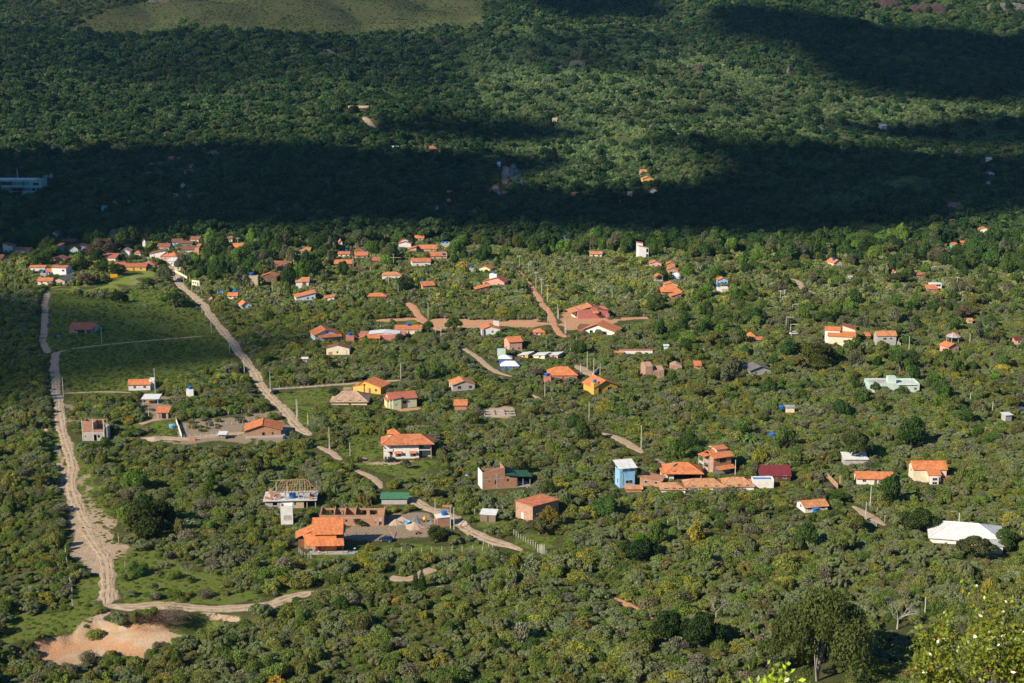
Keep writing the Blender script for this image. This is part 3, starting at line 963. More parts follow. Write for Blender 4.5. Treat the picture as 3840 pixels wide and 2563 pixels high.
def opening(root, cx, cy, w, d, side, f, z, ww, hh, kind='window', pm='pane', fm='slab', arch=False):
    """a window or door on one face of a volume"""
    mf, mp = MB(), MB()
    fr = 0.09

    def put(m, a0, a1, z0_, z1_, out):
        if side == 'f': m.box(cx + a0, cx + a1, cy - d / 2 - out, cy - d / 2 + 0.02, z0_, z1_)
        elif side == 'b': m.box(cx + a0, cx + a1, cy + d / 2 - 0.02, cy + d / 2 + out, z0_, z1_)
        elif side == 'l': m.box(cx - w / 2 - out, cx - w / 2 + 0.02, cy + a0, cy + a1, z0_, z1_)
        else: m.box(cx + w / 2 - 0.02, cx + w / 2 + out, cy + a0, cy + a1, z0_, z1_)
    L_ = w if side in 'fb' else d
    c = f * L_
    if side == 'l': c = -c
    a0, a1 = c - ww / 2, c + ww / 2
    if kind == 'window':
        put(mf, a0 - fr, a1 + fr, z + hh, z + hh + fr, 0.05)
        put(mf, a0 - fr, a1 + fr, z - fr, z, 0.09)
        put(mf, a0 - fr, a0, z, z + hh, 0.05)
        put(mf, a1, a1 + fr, z, z + hh, 0.05)
        if ww > 0.9:
            put(mf, c - 0.03, c + 0.03, z, z + hh, 0.045)
        o = mf.build('window', M[fm], root)
        put(mp, a0, a1, z, z + hh, 0.025)
        mp.build('pane', M[pm], o)
    else:
        put(mp, a0, a1, z, z + hh, 0.04)
        o = mp.build('door' if kind == 'door' else 'doorway', M[pm], root)
    return o


def tank(loc, nick, r=0.85, h=1.0, lab=None, col='blueplastic', lid='bluelid'):
    m = MB()
    m.lathe([(r * .8, 0), (r * .87, h * .45), (r * .93, h * .5), (r * .95, h * .95), (r, h)], 14)
    o = m.build('water_tank', M[col])
    o.location = loc
    MB().lathe([(r * 1.04, h), (r * 1.04, h + .07), (r * .7, h + .2), (r * .25, h + .3)], 14).build('lid', M[lid], o)
    tag(o, lab or ('blue round water tank on ' + nick), 'water tank', 'round plastic water tanks')
    return o


def house(reg, x0, x1, yb, label, wm='white', rm='tile', h=2.7, d=7.0, roof='gx', rise=1.2, yaw=0, ov=0.45, hd=0.5, k=0.0, extra=(), wins=None,
          cat='house', name='house', nick=None, tanks=(), ridge=False, parapet=False, keep=True, sk=0, ro=True, yard=0.4, open_=False, z0=-1.2, pad=0):
    X0, Y0 = P(reg, x0, yb); X1, _ = P(reg, x1, yb)
    xm = (X0 + X1) / 2
    gx, gy, gz = ground(xm, Y0)
    s = pxm(gx, gy, gz)
    if hd:
        gx, gy, gz = ground(xm, Y0 + hd * s * 0.97)
        s = pxm(gx, gy, gz)
    ext = (X1 - X0) / s - (2 * ov if ro and rm else 0)
    ya = rad(yaw)
    w_ = max(2.0, (ext - d * abs(math.sin(ya))) / math.cos(ya))
    cyy = gy + (w_ * abs(math.sin(ya)) + d * math.cos(ya)) / 2
    cxx = gx * cyy / gy
    root = empty(name, (cxx, cyy, gz), ya)
    tag(root, label, cat)
    if nick is None: nick = 'the ' + label
    block(root, 0, 0, w_, d, z0, h, roof, rise, ov, None if open_ else wm, rm, k, parapet=parapet, ridge=ridge)
    top = h + (rise if roof != 'flat' else 0)
    big = w_ * s > 60
    if wins is None and not open_:
        if w_ * s > 90: wins = [('f', -.3, 1.0, 1.1, 1.0), ('f', 0.02, 0, .9, 2.05, 'door', 'brown'), ('f', .3, 1.0, 1.1, 1.0)]
        elif w_ * s > 34: wins = [('f', -.22, 1.0, 1.0, .9), ('f', .24, 1.0, 1.0, .9)]
        elif w_ * s > 18: wins = [('f', .12, 1.0, 1.0, .9)]
        else: wins = []
        if yaw > 12: wins = wins + [('l', 0, 1.0, 1.0, .9)]
    for wv in wins or ():
        opening(root, 0, 0, w_, d, *wv)
    for e in extra:
        # (dx, dy, w, d, z0, h, roof, rise, wm, rm[, dict])
        opt = e[10] if len(e) > 10 else {}
        block(root, e[0], e[1], e[2], e[3], e[4], e[5], e[6], e[7], opt.get('ov', 0.35), e[8], e[9], opt.get('k', 0), ridge=opt.get('ridge', False), parapet=opt.get('parapet', False))
        for wv in opt.get('wins', ()):
            opening(root, e[0], e[1], e[2], e[3], *wv)
        top = max(top, e[5] + e[7])
    Mx = Matrix.Translation((cxx, cyy, gz)) @ Matrix.Rotation(ya, 4, 'Z')
    for ti, tk in enumerate(tanks):
        p = Mx @ Vector(tk[:3])
        tank(p, nick, *(tk[3:5] if len(tk) > 4 else (.85, 1.0)), lab=None if len(tanks) < 2 else ('left', 'right')[ti] + ' one of two blue water tanks on ' + nick)
        top = max(top, tk[2] + 1.2)
    _, Yt, _ = project(cxx, cyy, gz + top)
    if keep:
        sink = .55 * h * s if (hd > .15 and reg in ('R1', 'R2', 'R3', 'R4', 'F5', 'F6', 'T7', 'T8')) else 0
        keep_rect(X0 - pad, X1 + pad, Yt, Y0 - sink - sk * s, gy)
    LAND.append((xm, (Y0 + Yt) / 2, nick))
    FOOT.append((cxx, cyy, (w_ / 2 + 1), (d / 2 + 1), ya))
    for e in extra:
        q = Mx @ Vector((e[0], e[1], 0))
        FOOT.append((q.x, q.y, e[2] / 2 + .8, e[3] / 2 + .8, ya))
    if yard and Y0 > 850: paint_world('soil', gx, gy, w_ * 0.55 + 2, yard)
    return root, Mx, w_, s


def hs(*a, **k):
    return house(*a, **k)[0]


# --- left foreground and middle ground
hs('R1', 658, 900, 1095, 'shaded grey house with white porch posts and two tier orange roof', 'grey', 'tile_red', h=2.9, d=7, roof='gx', rise=1.5, hd=0,
   extra=[(0, -5.0, 11.2, 3.0, -1, 2.1, 'sf', 0.75, None, 'tile_red'), (-2.2, -4.9, .2, 2.6, 0, 2.1, 'flat', 0, 'white', None), (2.2, -4.9, .2, 2.6, 0, 2.1, 'flat', 0, 'white', None)],
   wins=[('f', -.3, 0.9, 1.2, 1.1), ('f', 0, 0, .9, 2.1, 'door', 'brown'), ('f', .3, .9, 1.2, 1.1)], nick='the shaded porch house')
hs('R5', 1178, 1405, 150, 'white house with orange roof and white gable wall on the right', 'white', 'tile_bright', h=2.6, d=6, roof='gx', rise=1.5, yaw=6,
   tanks=[(5.6, 0, 2.6, .75, .9)], extra=[(4.9, 0.2, 2.2, 4, -1, 3.9, 'sf', .3, 'white', None), (5.6, 0, 1.6, 1.8, -1, 2.58, 'flat', 0, 'concrete', None)], nick='the white house with the white gable')
r_, Mx_, w_, s_ = house('R5', 1715, 1782, 205, 'white block stand carrying a blue water tank among bushes', 'white', None, h=3.0, d=2.2, roof='flat', rise=0, cat='tank stand', name='tank_stand', wins=[], nick='the white block stand',
   tanks=[(0, 0, 3.0, .95, 1.0)])
hs('R5', 1315, 1476, 290, 'open shelter with pale metal sheet roof on thin posts', None, 'sheet_white', h=2.5, d=5, roof='sf', rise=0.5, open_=True, hd=0, cat='shelter', name='shelter', nick='the open pale roofed shelter',
   extra=[(-0.6, 0.5, 3.4, 1.5, 0, 0.8, 'flat', 0, 'brick', None)])
hs('R5', 1440, 1565, 418, 'small brick hut with steep orange tile roof and open front', 'brick_pale', 'tile', h=2.6, d=3.4, roof='sf', rise=1.2, hd=0, cat='hut', name='hut', nick='the small hut with orange roof',
   wins=[('f', .12, 0, 1.7, 2.1, 'doorway', 'opening')], extra=[(-1.9, -2.4, .16, .16, 0, 2.4, 'flat', 0, 'post', None), (1.9, -2.4, .16, .16, 0, 2.4, 'flat', 0, 'post', None)])
hs('R5', 2003, 2088, 608, 'low wooden shack with flat white sheet roof', 'wood', 'sheet_white', h=1.9, d=2.6, roof='sf', rise=.3, hd=0, cat='shack', name='shack', nick='the low shack with white roof')
hs('R1', 355, 500, 655, 'low house with bright orange roof below the white two storey house', 'cream', 'tile', h=2.4, d=6, roof='gx', rise=1.5, nick='the low orange roofed house', hd=.3)
hs('R1', 505, 670, 655, 'long shed with weathered grey roof and tan gable wall', 'tan', 'sheet_dark', h=2.3, d=14, roof='gy', rise=1.6, yaw=-8, nick='the grey roofed shed', hd=.2)
hs('R1', 283, 435, 535, 'white house with plain orange roof at the far left of the village', 'white', 'tile', h=3, d=6, roof='gx', rise=1.0, nick='the far left white house')
hs('R1', 485, 660, 585, 'white two storey house with orange roof and side balcony', 'white', 'tile_red', h=6.0, d=7, roof='gx', rise=1.0, yaw=-12, nick='the white two storey house', wins=[('f', -.2, 1, 1.1, 1), ('f', .3, 3.8, 1.6, 1.1)],
   extra=[(-8, -1, 6, 6, -1, 3.0, 'sf', 1.2, 'white', 'tile')])
hs('R1', 378, 435, 592, 'narrow concrete stand topped by a pale blue tank', 'concrete', None, h=3.2, d=3, roof='flat', rise=0, cat='tank stand', name='tank_stand', tanks=[(0, 0, 3.2, 1.2, 1.6)], wins=[], nick='the narrow concrete stand')
hs('R1', 1118, 1362, 530, 'long yellow house with dull red roof behind the lawn', 'mustard', 'tile_red', h=2.7, d=8, roof='gx', rise=1.5, nick='the long yellow house', hd=0,
   extra=[(-9.5, 3, 6, 6, -1, 3.2, 'gx', 1.2, 'mustard', 'tile_red')])
hs('R1', 1308, 1442, 510, 'grey walled house with reddish hip roof beside the long yellow house', 'grey', 'tile_red', h=3, d=8, roof='hip', rise=1.6, nick='the grey hip roofed house')
TOWN = [(958, 1092, 452, 'cream house with wide low roof among dark round trees', 'cream', 'tile_red', 3.4, 'sf', 1.6),
        (1112, 1212, 392, 'white gabled house with pale roof edge in the village', 'white', 'tile_pale', 3.5, 'gy', 1.4),
        (1318, 1362, 338, 'tall white chapel front beside the coconut palm', 'white', 'tile_old', 7, 'gy', 1.6),
        (1240, 1312, 400, 'small orange roofed house left of the coconut palm', 'white', 'tile', 3, 'hip', 1.4),
        (1380, 1545, 420, 'white house with long brown roof right of the coconut palm', 'white', 'tile_old', 4, 'sl', 2.2),
        (1450, 1578, 345, 'house with dark red gable roof in the village centre', 'cream', 'tile_old', 3.2, 'gx', 1.8),
        (1478, 1668, 432, 'house under a wide orange pyramid roof in the village centre', 'salmon', 'tile', 3, 'hip', 2.6),
        (1540, 1640, 478, 'white walled house with pale slab roof at the village street', 'white', 'sheet_white', 3, 'sf', 1.0),
        (1570, 1692, 296, 'pale blue house with long brown roof on the village edge', 'skyblue', 'tile_brown', 3, 'gx', 1.6),
        (1645, 1782, 310, 'teal and blue row house with dark roof on the village edge', 'teal', 'tile_brown', 3, 'gx', 1.2),
        (1750, 1862, 268, 'farthest house with long brown roof on the village edge', 'cream', 'tile_old', 2.6, 'gx', 1.5),
        (1665, 1818, 372, 'white house with old brown gable roof in the village', 'white', 'tile_brown', 3.2, 'gx', 2.0),
        (1810, 1862, 335, 'small house with orange front left of the tallest tree', 'orange', 'tile_bright', 2.8, 'gx', 1.0),
        (1790, 1838, 395, 'raw brick tower block rising between village roofs', 'brick', None, 6, 'flat', 0),
        (1752, 1800, 418, 'brick house with orange roof below the brick tower block', 'brick', 'tile', 3, 'gx', 1.0),
        (2118, 2250, 350, 'white house with bright orange roof between two large trees', 'white', 'tile_bright', 3.2, 'gx', 2.0),
        (2085, 2150, 262, 'dark roofed house behind the two large trees', 'cream', 'tile_old', 2.6, 'gx', 1.2),
        (40, 145, 358, 'shaded cream house with square tower end at the left edge', 'cream', 'tile_red', 4.5, 'sr', 1.6),
        (145, 312, 372, 'shaded row of cream houses under red roofs', 'cream', 'tile_red', 2.8, 'gx', 1.4),
        (475, 548, 216, 'shaded small white house high among dark trees at left', 'white', 'tile_red', 2.6, 'gy', 1.4),
        (562, 732, 296, 'shaded long brown roofed hall behind the village', 'brown', 'tile_old', 3, 'gx', 1.4),
        (655, 742, 382, 'shaded mint green house with dark red roof', 'mint', 'tile_old', 4.5, 'gy', 2.0),
        (735, 812, 345, 'shaded pale blue house beside the mint green house', 'skyblue', 'tile_brown', 3.6, 'sr', .8),
        (530, 582, 392, 'shaded teal house with a red roof edge', 'teal', 'tile_red', 7, 'sf', .8),
        (485, 628, 458, 'pinkish house under an orange gable roof at the left', 'salmon', 'tile_old', 3.0, 'gy', 1.6),
        (745, 802, 398, 'shaded low house with grey roof below the pale blue house', 'white', 'sheet_dark', 2.4, 'gy', 1.2),
        (1015, 1088, 216, 'shaded house with stepped red roof above the dark round tree', 'white', 'tile_red', 3, 'sf', 1.6),
        (1133, 1177, 170, 'shaded tiny roof highest above the village', 'cream', 'tile_old', 2, 'gx', 1),
        (-20, 48, 440, 'shaded low house cut by the left edge of the picture', 'grey', 'tile_old', 2.6, 'gx', 1.6),
        (1600, 1660, 520, 'cream garden wall with gate at the top of the dirt road', 'cream', None, 1.8, 'flat', 0)]
for a, b, yb_, lab, wm_, rm_, h_, rf_, rs_ in TOWN:
    hs('R1', a, b, yb_, lab, wm_, rm_, h=h_, d=2 if rm_ is None else 8, roof=rf_, rise=rs_, yaw=rnd.uniform(-14, 14), nick='the ' + ' '.join(lab.split()[:5]), yard=0.3, ov=.5)
hs('R1', 1755, 1842, 672, 'roofless pale wall ruin with empty window openings beside the dirt road', 'cream', None, h=3.2, d=.35, roof='flat', rise=0, yaw=-38, hd=0, cat='ruin', name='ruined_wall', nick='the roofless pale ruin',
   wins=[('f', -.3, 1.2, 1, 1, 'doorway', 'opening'), ('f', 0, 1.2, 1, 1, 'doorway', 'opening'), ('f', .3, 0, 1, 2.2, 'doorway', 'opening')])
hs('R1', 2170, 2245, 640, 'narrow pale blue gabled house left of the tan tower', 'paleblue', 'sheet_white', h=4, d=6, roof='gy', rise=1.2, nick='the narrow pale blue house')
hs('R1', 2288, 2375, 698, 'plain tan water tower with a blue tank on top', 'tan', None, h=8.2, d=4.5, roof='flat', rise=0, yaw=0, cat='tower', name='water_tower', nick='the tan water tower', wins=[('f', -.28, 0.2, .5, 7.4, 'doorway', 'sage')],
   tanks=[(-1.2, 0, 8.2, 1.2, 1.5)])
hs('R1', 2092, 2190, 782, 'low house with orange roof half hidden left of the white gable house', 'cream', 'tile_bright', h=2, d=5, roof='gx', rise=1.4, nick='the half hidden low house')
hs('R1', 1915, 1962, 795, 'small pink gabled hut beside the long dirt road', 'salmon', 'tile', h=2, d=4, roof='gy', rise=1, nick='the small pink hut', cat='hut', name='hut')
hs('R1', 2178, 2325, 880, 'white house with broad orange gable roof sloping to the left', 'paleblue', 'tile_bright', h=2.5, d=7, roof='gy', rise=1.7, yaw=22, k=-.2, nick='the broad orange gable house')

# --- second column of the photograph
R2H = [(408, 505, 385, 'tan house with pale orange roof high on the left', 'tan', 'tile_amber', 3.2, 'sf', 1.2, 0),
       (748, 803, 300, 'tiny white wall with orange gable between tall trees', 'white', 'tile_bright', 3, 'gy', 1.5, 10),
       (158, 345, 512, 'brown roofed house stepping down behind the red striped wall', 'brick_dark', 'tile_old', 3.4, 'gx', 1.5, -8),
       (195, 347, 540, 'house with orange roof and red and white striped wall', 'salmon', 'tile', 2.6, 'gx', 1.5, -14),
       (52, 218, 632, 'dark brown house with orange gable roof near the tan tower', 'brown', 'tile', 4.0, 'gy', 1.7, -6),
       (620, 732, 808, 'orange roof showing just above the bushes', 'cream', 'tile_bright', 2.0, 'sl', 1.2, 0),
       (1025, 1208, 790, 'low house with flat orange hip roof in the scrub', 'brown', 'tile_bright', 2.2, 'hip', 1.3, 0),
       (1155, 1345, 605, 'white house with amber hip roof behind a dark tree', 'white', 'tile_amber', 2.8, 'hip', 1.5, 0),
       (720, 888, 492, 'long orange roofed house left of the tall white pole', 'brown', 'tile', 2.6, 'gx', 1.9, 0),
       (755, 868, 402, 'small orange roof with a blue tank behind it', 'cream', 'tile', 2.4, 'gx', 1.2, 0),
       (895, 1035, 418, 'orange roofed house with a blue tank on its ridge', 'salmon', 'tile', 2.6, 'gx', 2.0, 10),
       (905, 1002, 374, 'dark orange roof partly behind a tree near the village', 'brick_dark', 'tile_old', 2.6, 'hip', 1.3, 0),
       (1068, 1152, 462, 'red brown roof behind the garden wall', 'brown', 'tile_red', 2.4, 'gx', 1.5, 0),
       (1455, 1547, 254, 'farthest bright orange roof in front of the dark forest', 'tan', 'tile_bright', 2.4, 'gx', 1.6, 0),
       (1395, 1480, 362, 'orange roofed wing right of the white tiered house', 'salmon', 'tile', 2.8, 'sl', 1.6, 0),
       (1480, 1668, 352, 'long low orange roof near the banana plants', 'tan', 'tile', 2.4, 'gx', 2.0, 0),
       (1583, 1752, 420, 'long orange roof with a small blue tank at its right end', 'salmon', 'tile', 2.4, 'gx', 2.2, 8),
       (2040, 2188, 548, 'pale yellow house with orange gable roof', 'paleyellow', 'tile', 3.0, 'gy', 1.5, -18),
       (1990, 2148, 722, 'bare orange roof low in the scrub', 'brown', 'tile_bright', 2.0, 'sl', 1.7, 10)]
for a, b, yb_, lab, wm_, rm_, h_, rf_, rs_, yw in R2H:
    hs('R2', a, b, yb_, lab, wm_, rm_, h=h_, d=7, roof=rf_, rise=rs_, yaw=yw, nick='the ' + ' '.join(lab.split()[:6]),
       tanks={755: [(1.5, 1.5, 3.5, .8, 1)], 895: [(2.5, 0, 4.4, .8, .9)], 1583: [(3.5, -2.5, 2.6, 1, 1.3)], 408: [(-3, 1.5, 4.2, .8, .9)], 195: [(0, 0, 4.0, .7, .7)]}.get(a, ()))
hs('R2', 358, 500, 690, 'white house with open porch below an orange roof', 'white', 'tile_amber', h=4.4, d=6, roof='gx', rise=1.8, yaw=6, k=.5, nick='the white open porch house',
   wins=[('f', .15, 2.2, 2.2, 1.8, 'doorway', 'brown'), ('f', .15, 0.2, 2.2, 1.5, 'doorway', 'opening'), ('l', 0, 2, .8, .8)], extra=[(5, 0, 3, 5, -1, 3.2, 'flat', 0, 'brick_dark', None)])
hs('R2', 335, 562, 805, 'long pale blue house under one sloping orange roof', 'paleblue', 'tile_bright', h=2.4, d=9, roof='sl', rise=2.2, yaw=16, nick='the long pale blue house', wins=[('f', .1, 1.2, 1, 1), ('f', .35, 1.2, 1, 1)])
hs('R2', 1308, 1432, 332, 'white house with tiered orange roof near the forest edge', 'white', 'tile_red', h=4.6, d=7, roof='gy', rise=1.2, nick='the white tiered house', extra=[(-.5, 2, 5, 4, -1, 6.0, 'gy', .9, 'white', 'tile_red')])
hs('R2', 1698, 1788, 330, 'pale grey flat roofed block with two blue tanks near the forest', 'grey', None, h=4.0, d=6, roof='flat', rise=0, parapet=True, nick='the pale grey flat block', tanks=[(-2, 0, 4.0, .9, 1.1), (.6, 0, 4.0, .9, 1.1)])
hs('R2', 1412, 1612, 490, 'white house with double orange roof and bright left wall', 'white', 'tile', h=3.4, d=8, roof='gx', rise=1.7, yaw=10, nick='the white double roofed house')
hs('R2', 1958, 2002, 536, 'concrete pillars holding a blue tank', 'concrete', None, h=2.6, d=2.5, roof='flat', rise=0, cat='tank stand', name='tank_stand', nick='the concrete pillar stand', tanks=[(0, 0, 2.6, .9, 1.1)], wins=[])
hs('R2', 2072, 2325, 672, 'large house with red brown roof and white box with tank on top', 'salmon', 'tile_red', h=2.8, d=9, roof='gy', rise=2.6, yaw=-16, k=.35, nick='the large red brown roofed house',
   extra=[(-1.5, 1, 4.5, 2.5, -1, 6.4, 'flat', 0, 'white', None, {'parapet': True})], tanks=[(-.8, 1, 6.4, 1.0, 1.2)])
hs('R2', 1490, 1648, 712, 'yellow house with tank above its orange roof', 'yellow', 'tile', h=3.4, d=6, roof='gx', rise=1.9, yaw=22, nick='the yellow house with roof tank', tanks=[(-2, 2, 5.0, .7, .9)])
hs('R2', 482, 788, 1172, 'grey white house with large orange gable roof and porch roof in front', 'paleblue', 'tile_bright', h=3.2, d=10, roof='gy', rise=2.4, yaw=20, k=-.1, hd=.3, nick='the large orange gable house', ov=.7,
   wins=[('l', -.3, 1, .9, .9), ('l', .2, 1, .9, .9), ('f', 0, 3.6, .7, .8)], extra=[(1, -6.2, 11, 2.4, -1, 2.2, 'sf', .8, None, 'tile_bright')])
hs('R2', 653, 868, 1298, 'unfinished cream house with gabled front and bare roof edge', 'cream', 'tile_brown', h=2.9, d=7, roof='gy', rise=1.5, ov=.1, hd=0.1, nick='the unfinished cream gable house', wins=[('f', -.02, .8, .75, .9, 'doorway', 'opening'), ('f', -.32, 0, 1.8, 1.4, 'doorway', 'brick'), ('f', .38, .2, .5, 2.0, 'doorway', 'tan')])
hs('R2', 828, 903, 1192, 'coral pink square tower with a blue tank on top', 'coral', None, h=3.8, d=3, roof='flat', rise=0, cat='tower', name='water_tower', hd=.3, tanks=[(0, 0, 3.9, .95, 1.3)], nick='the coral pink tower', wins=[])
hs('R2', 950, 1378, 1172, 'long coral house with pale slab roof and orange porch roof', 'coral', None, h=3.4, d=9, roof='flat', rise=0, hd=.4, ro=False, nick='the long coral house', wins=[('f', -.05, 0.2, 1.5, 2, 'doorway', 'opening')],
   extra=[(1, 0.2, 14.5, 7.5, 3.4, 3.6, 'gy', .7, 'slab', 'sheet_white'), (-5.2, -5.6, 8.5, 3.2, -1, 2.3, 'sf', 1.0, None, 'tile_bright'), (-9.5, -3, 2.6, 9, -1, 2.4, 'sl', .9, 'coral', 'tile_bright')])
hs('R2', 1275, 1528, 1110, 'cream bungalow with straight orange roof behind the coral house', 'cream', 'tile', h=2.9, d=8, roof='gx', rise=1.4, nick='the cream bungalow', tanks=[(0, -.5, 4.2, 1.1, 1.0)])
hs('R2', 2052, 2248, 1135, 'white gabled house with square chimney block at the right', 'white', 'tile_bright', h=4.0, d=8, roof='gy', rise=1.5, yaw=6, k=-.1, hd=.2, nick='the white gabled chimney house',
   wins=[('f', .08, 2.2, .8, 1.1, 'window', 'brown')], extra=[(3.2, 2.5, 2.6, 2.2, -1, 6.6, 'flat', 0, 'white', None), (-4.2, -4.3, .9, .9, -1, 4.2, 'flat', 0, 'grey', None)])
hs('R2', 415, 482, 1364, 'tiny shack with white sheet roof among bushes', 'tan', 'sheet_white', h=1.9, d=2, roof='sf', rise=.2, cat='shack', name='shack', nick='the tiny white roofed shack')
hs('R2', 2268, 2450, 1262, 'salmon pink house with orange roof above the white canopies', 'salmon', 'tile_bright', h=4.6, d=8, roof='gx', rise=1.7, yaw=18, nick='the salmon pink house')
hs('R2', 2214, 2290, 1330, 'mint and lime green block at the corner of the blue house', 'mint', None, h=4.2, d=4, roof='flat', rise=0, nick='the mint green block', wins=[('f', 0, 0, 2.6, 1.4, 'doorway', 'lime')])
hs('R2', 2222, 2352, 1392, 'deep blue house under a white pointed canopy roof', 'deepblue', 'sheet_white', h=3.4, d=5, roof='hip', rise=1.1, nick='the deep blue house')
hs('R2', 2240, 2420, 1432, 'white tent shaped roof in front of the deep blue house', 'deepblue', 'sheet_white', h=2.2, d=4, roof='hip', rise=1.6, nick='the white tent roof', cat='canopy')

# --- third column
R3H = [(708, 828, 402, 'white bungalow with straight amber roof near the dark forest', 'white', 'tile_amber', 2.4, 'gx', 1.4, 0, 6),
       (478, 570, 292, 'beige roof with a small blue tank at the forest edge', 'tan', 'tile_pale', 2.6, 'sr', 1.5, 0, 7),
       (1255, 1372, 494, 'pink house with orange gable roof', 'rose', 'tile_bright', 2.8, 'gy', 1.3, 0, 6),
       (1408, 1505, 525, 'back house with orange roof behind the small brick house', 'brick', 'tile_bright', 4.4, 'gy', 1.2, -6, 5),
       (1410, 1532, 556, 'small brick house with orange gable roof and dark window', 'brick_pale', 'tile_bright', 3.0, 'gy', 1.1, -6, 5),
       (1385, 1522, 684, 'low orange roof behind the wide pyramid roof', 'cream', 'tile_bright', 2.2, 'gy', 1.2, 0, 6),
       (1432, 1555, 782, 'single sloping orange roof in front of the pyramid roof', 'brick', 'tile_bright', 1.8, 'sl', 1.6, 12, 5),
       (2155, 2232, 1160, 'small orange roof just above the dark bushes at right', 'tan', 'tile_bright', 2.2, 'hip', 1.2, 0, 6),
       (2235, 2300, 1184, 'dull red low roof right of the small orange roof', 'brick', 'tile', 1.8, 'gx', .8, 0, 5),
       (1664, 1737, 1432, 'narrow shed with steep orange roof between bushes', 'brick', 'tile_bright', 2.2, 'sf', 1.0, 0, 4)]
for a, b, yb_, lab, wm_, rm_, h_, rf_, rs_, yw, dd in R3H:
    hs('R3', a, b, yb_, lab, wm_, rm_, h=h_, d=dd, roof=rf_, rise=rs_, yaw=yw, nick='the ' + ' '.join(lab.split()[:5]), tanks={478: [(-3, 1, 4.6, .8, 1.2)], 708: [(3, 3, 3.2, .8, 1)]}.get(a, ()))
hs('R3', 1150, 1255, 408, 'tall narrow white house with two tier orange roof', 'white', 'tile_red', h=8.4, d=6, roof='sl', rise=-1.2, nick='the tall narrow white house', wins=[('f', .36, 4, 1.4, 2.5, 'doorway', 'opening'), ('f', .36, .5, 1.4, 2.4)],
   extra=[(-2.4, 1, 4, 4, -1, 10.4, 'sl', -.6, 'white', 'tile_red')])
hs('R3', 1303, 1383, 640, 'open lookout on concrete posts with orange gable roof', 'concrete', 'tile_bright', h=4.6, d=5, roof='gy', rise=1, open_=True, cat='lookout', name='lookout', nick='the open lookout',
   extra=[(0, 0, 5.2, 4.4, -1, 2.0, 'flat', 0, 'concrete', None), (0, .8, 4.2, 2.4, 2.0, 3.4, 'flat', 0, 'brown', None)])
hs('R3', 1355, 1556, 745, 'wide low house under an orange pyramid roof', 'brick', 'tile_bright', h=2.3, d=10, roof='hip', rise=3.0, ov=.8, nick='the wide pyramid roofed house', ridge=True)
hs('R3', 1873, 1978, 672, 'sky blue house with orange gable roof and round window', 'blue', 'tile_bright', h=4.2, d=6, roof='gy', rise=1.3, nick='the sky blue house', wins=[('f', -.12, 1.8, 1.3, 1.3), ('f', .3, 1.2, 1.2, 1.9, 'doorway', 'opening')])
hs('R3', 1880, 1978, 722, 'white block with grey top below the sky blue house', 'white', None, h=3.0, d=4, roof='flat', rise=0, ro=False, nick='the white block below it', wins=[('f', .2, 0, 3.4, 2.2, 'doorway', 'tan')], tanks=[(-2.4, 0, 3.0, .8, .5)])
# domed building
gx_, gy_, gz_ = g('R3', 1515, 606)
sD = pxm(gx_, gy_, gz_); rD = 46 * K / sD
dome = empty('dome', (gx_, gy_ + rD, gz_)); tag(dome, 'white round dome standing in the scrub', 'dome')
MB().lathe([(rD * math.cos(a), 0.8 + rD * .92 * math.sin(a)) for a in np.linspace(0, 1.5, 9)], 20).build('shell', M['white'], dome, smooth=True)
MB().lathe([(rD, -1), (rD, .85)], 20).build('wall', M['white'], dome)
keep_rect(*(P('R3', 1468, 562)[0], P('R3', 1560, 562)[0], P('R3', 0, 560)[1], P('R3', 0, 604)[1], gy_)); LAND.append((*P('R3', 1515, 585), 'the white dome'))
FOOT.append((gx_, gy_ + rD, rD + 1, rD + 1, 0))
# the big coral house
hs('R3', 560, 880, 972, 'large coral house with orange lean-to roofs and dark window', 'coral', None, h=4.8, d=9, roof='sl', rise=0.0, yaw=14, hd=.1, ro=False, nick='the large coral house', yard=0,
   wins=[('f', .22, 1.6, 1.8, 1.9, 'window', 'pane', 'coral')], pad=4,
   extra=[(-6.6, 1.0, 10.5, 9.5, 3.1, 3.4, 'sl', 2.6, None, 'tile_amber', {'ov': .3}), (-5.2, 2, 7.5, 7.5, -1, 3.6, 'flat', 0, 'cream', None, {'wins': [('f', -.3, 0, 1, 2.1, 'door', 'slab'), ('f', .1, .0, 1.6, 2.1, 'door', 'slab'), ('l', 0, 1, .9, .9)]}),
          (0.6, 0.5, 3.0, 9.6, -1, 5.6, 'sr', 1.4, 'coral', 'tile_red', {'ov': .2}), (5.3, 0, 6.4, 9.6, 3.9, 4.0, 'sr', 1.5, None, 'tile_red', {'ov': .2}),
          (8.2, -2.2, 1.5, 5.5, -1, 2.3, 'flat', 0, 'coral', None), (1.2, -5.4, 2.6, 1.6, 3.0, 3.2, 'sf', .6, None, 'tile_amber')])
hs('R3', 630, 1012, 1120, 'broad house with orange gable roof over white walls and open veranda', 'white', 'tile_bright', h=2.6, d=9, roof='gy', rise=3.0, yaw=-20, k=-.15, ov=1.2, hd=.6, nick='the broad orange gabled veranda house',
   wins=[('f', -.25, .2, 1.6, 2.0, 'doorway', 'opening'), ('f', .2, .6, 1.5, 1.5, 'window')], extra=[(-9.4, 2, 6, 5, -1, 2.2, 'sf', .8, 'brick_dark', 'tile_brown')])
hs('R3', 190, 308, 1122, 'small pink house with orange pyramid roof', 'rose', 'tile_bright', h=2.2, d=5, roof='hip', rise=1.3, nick='the small pink pyramid house')
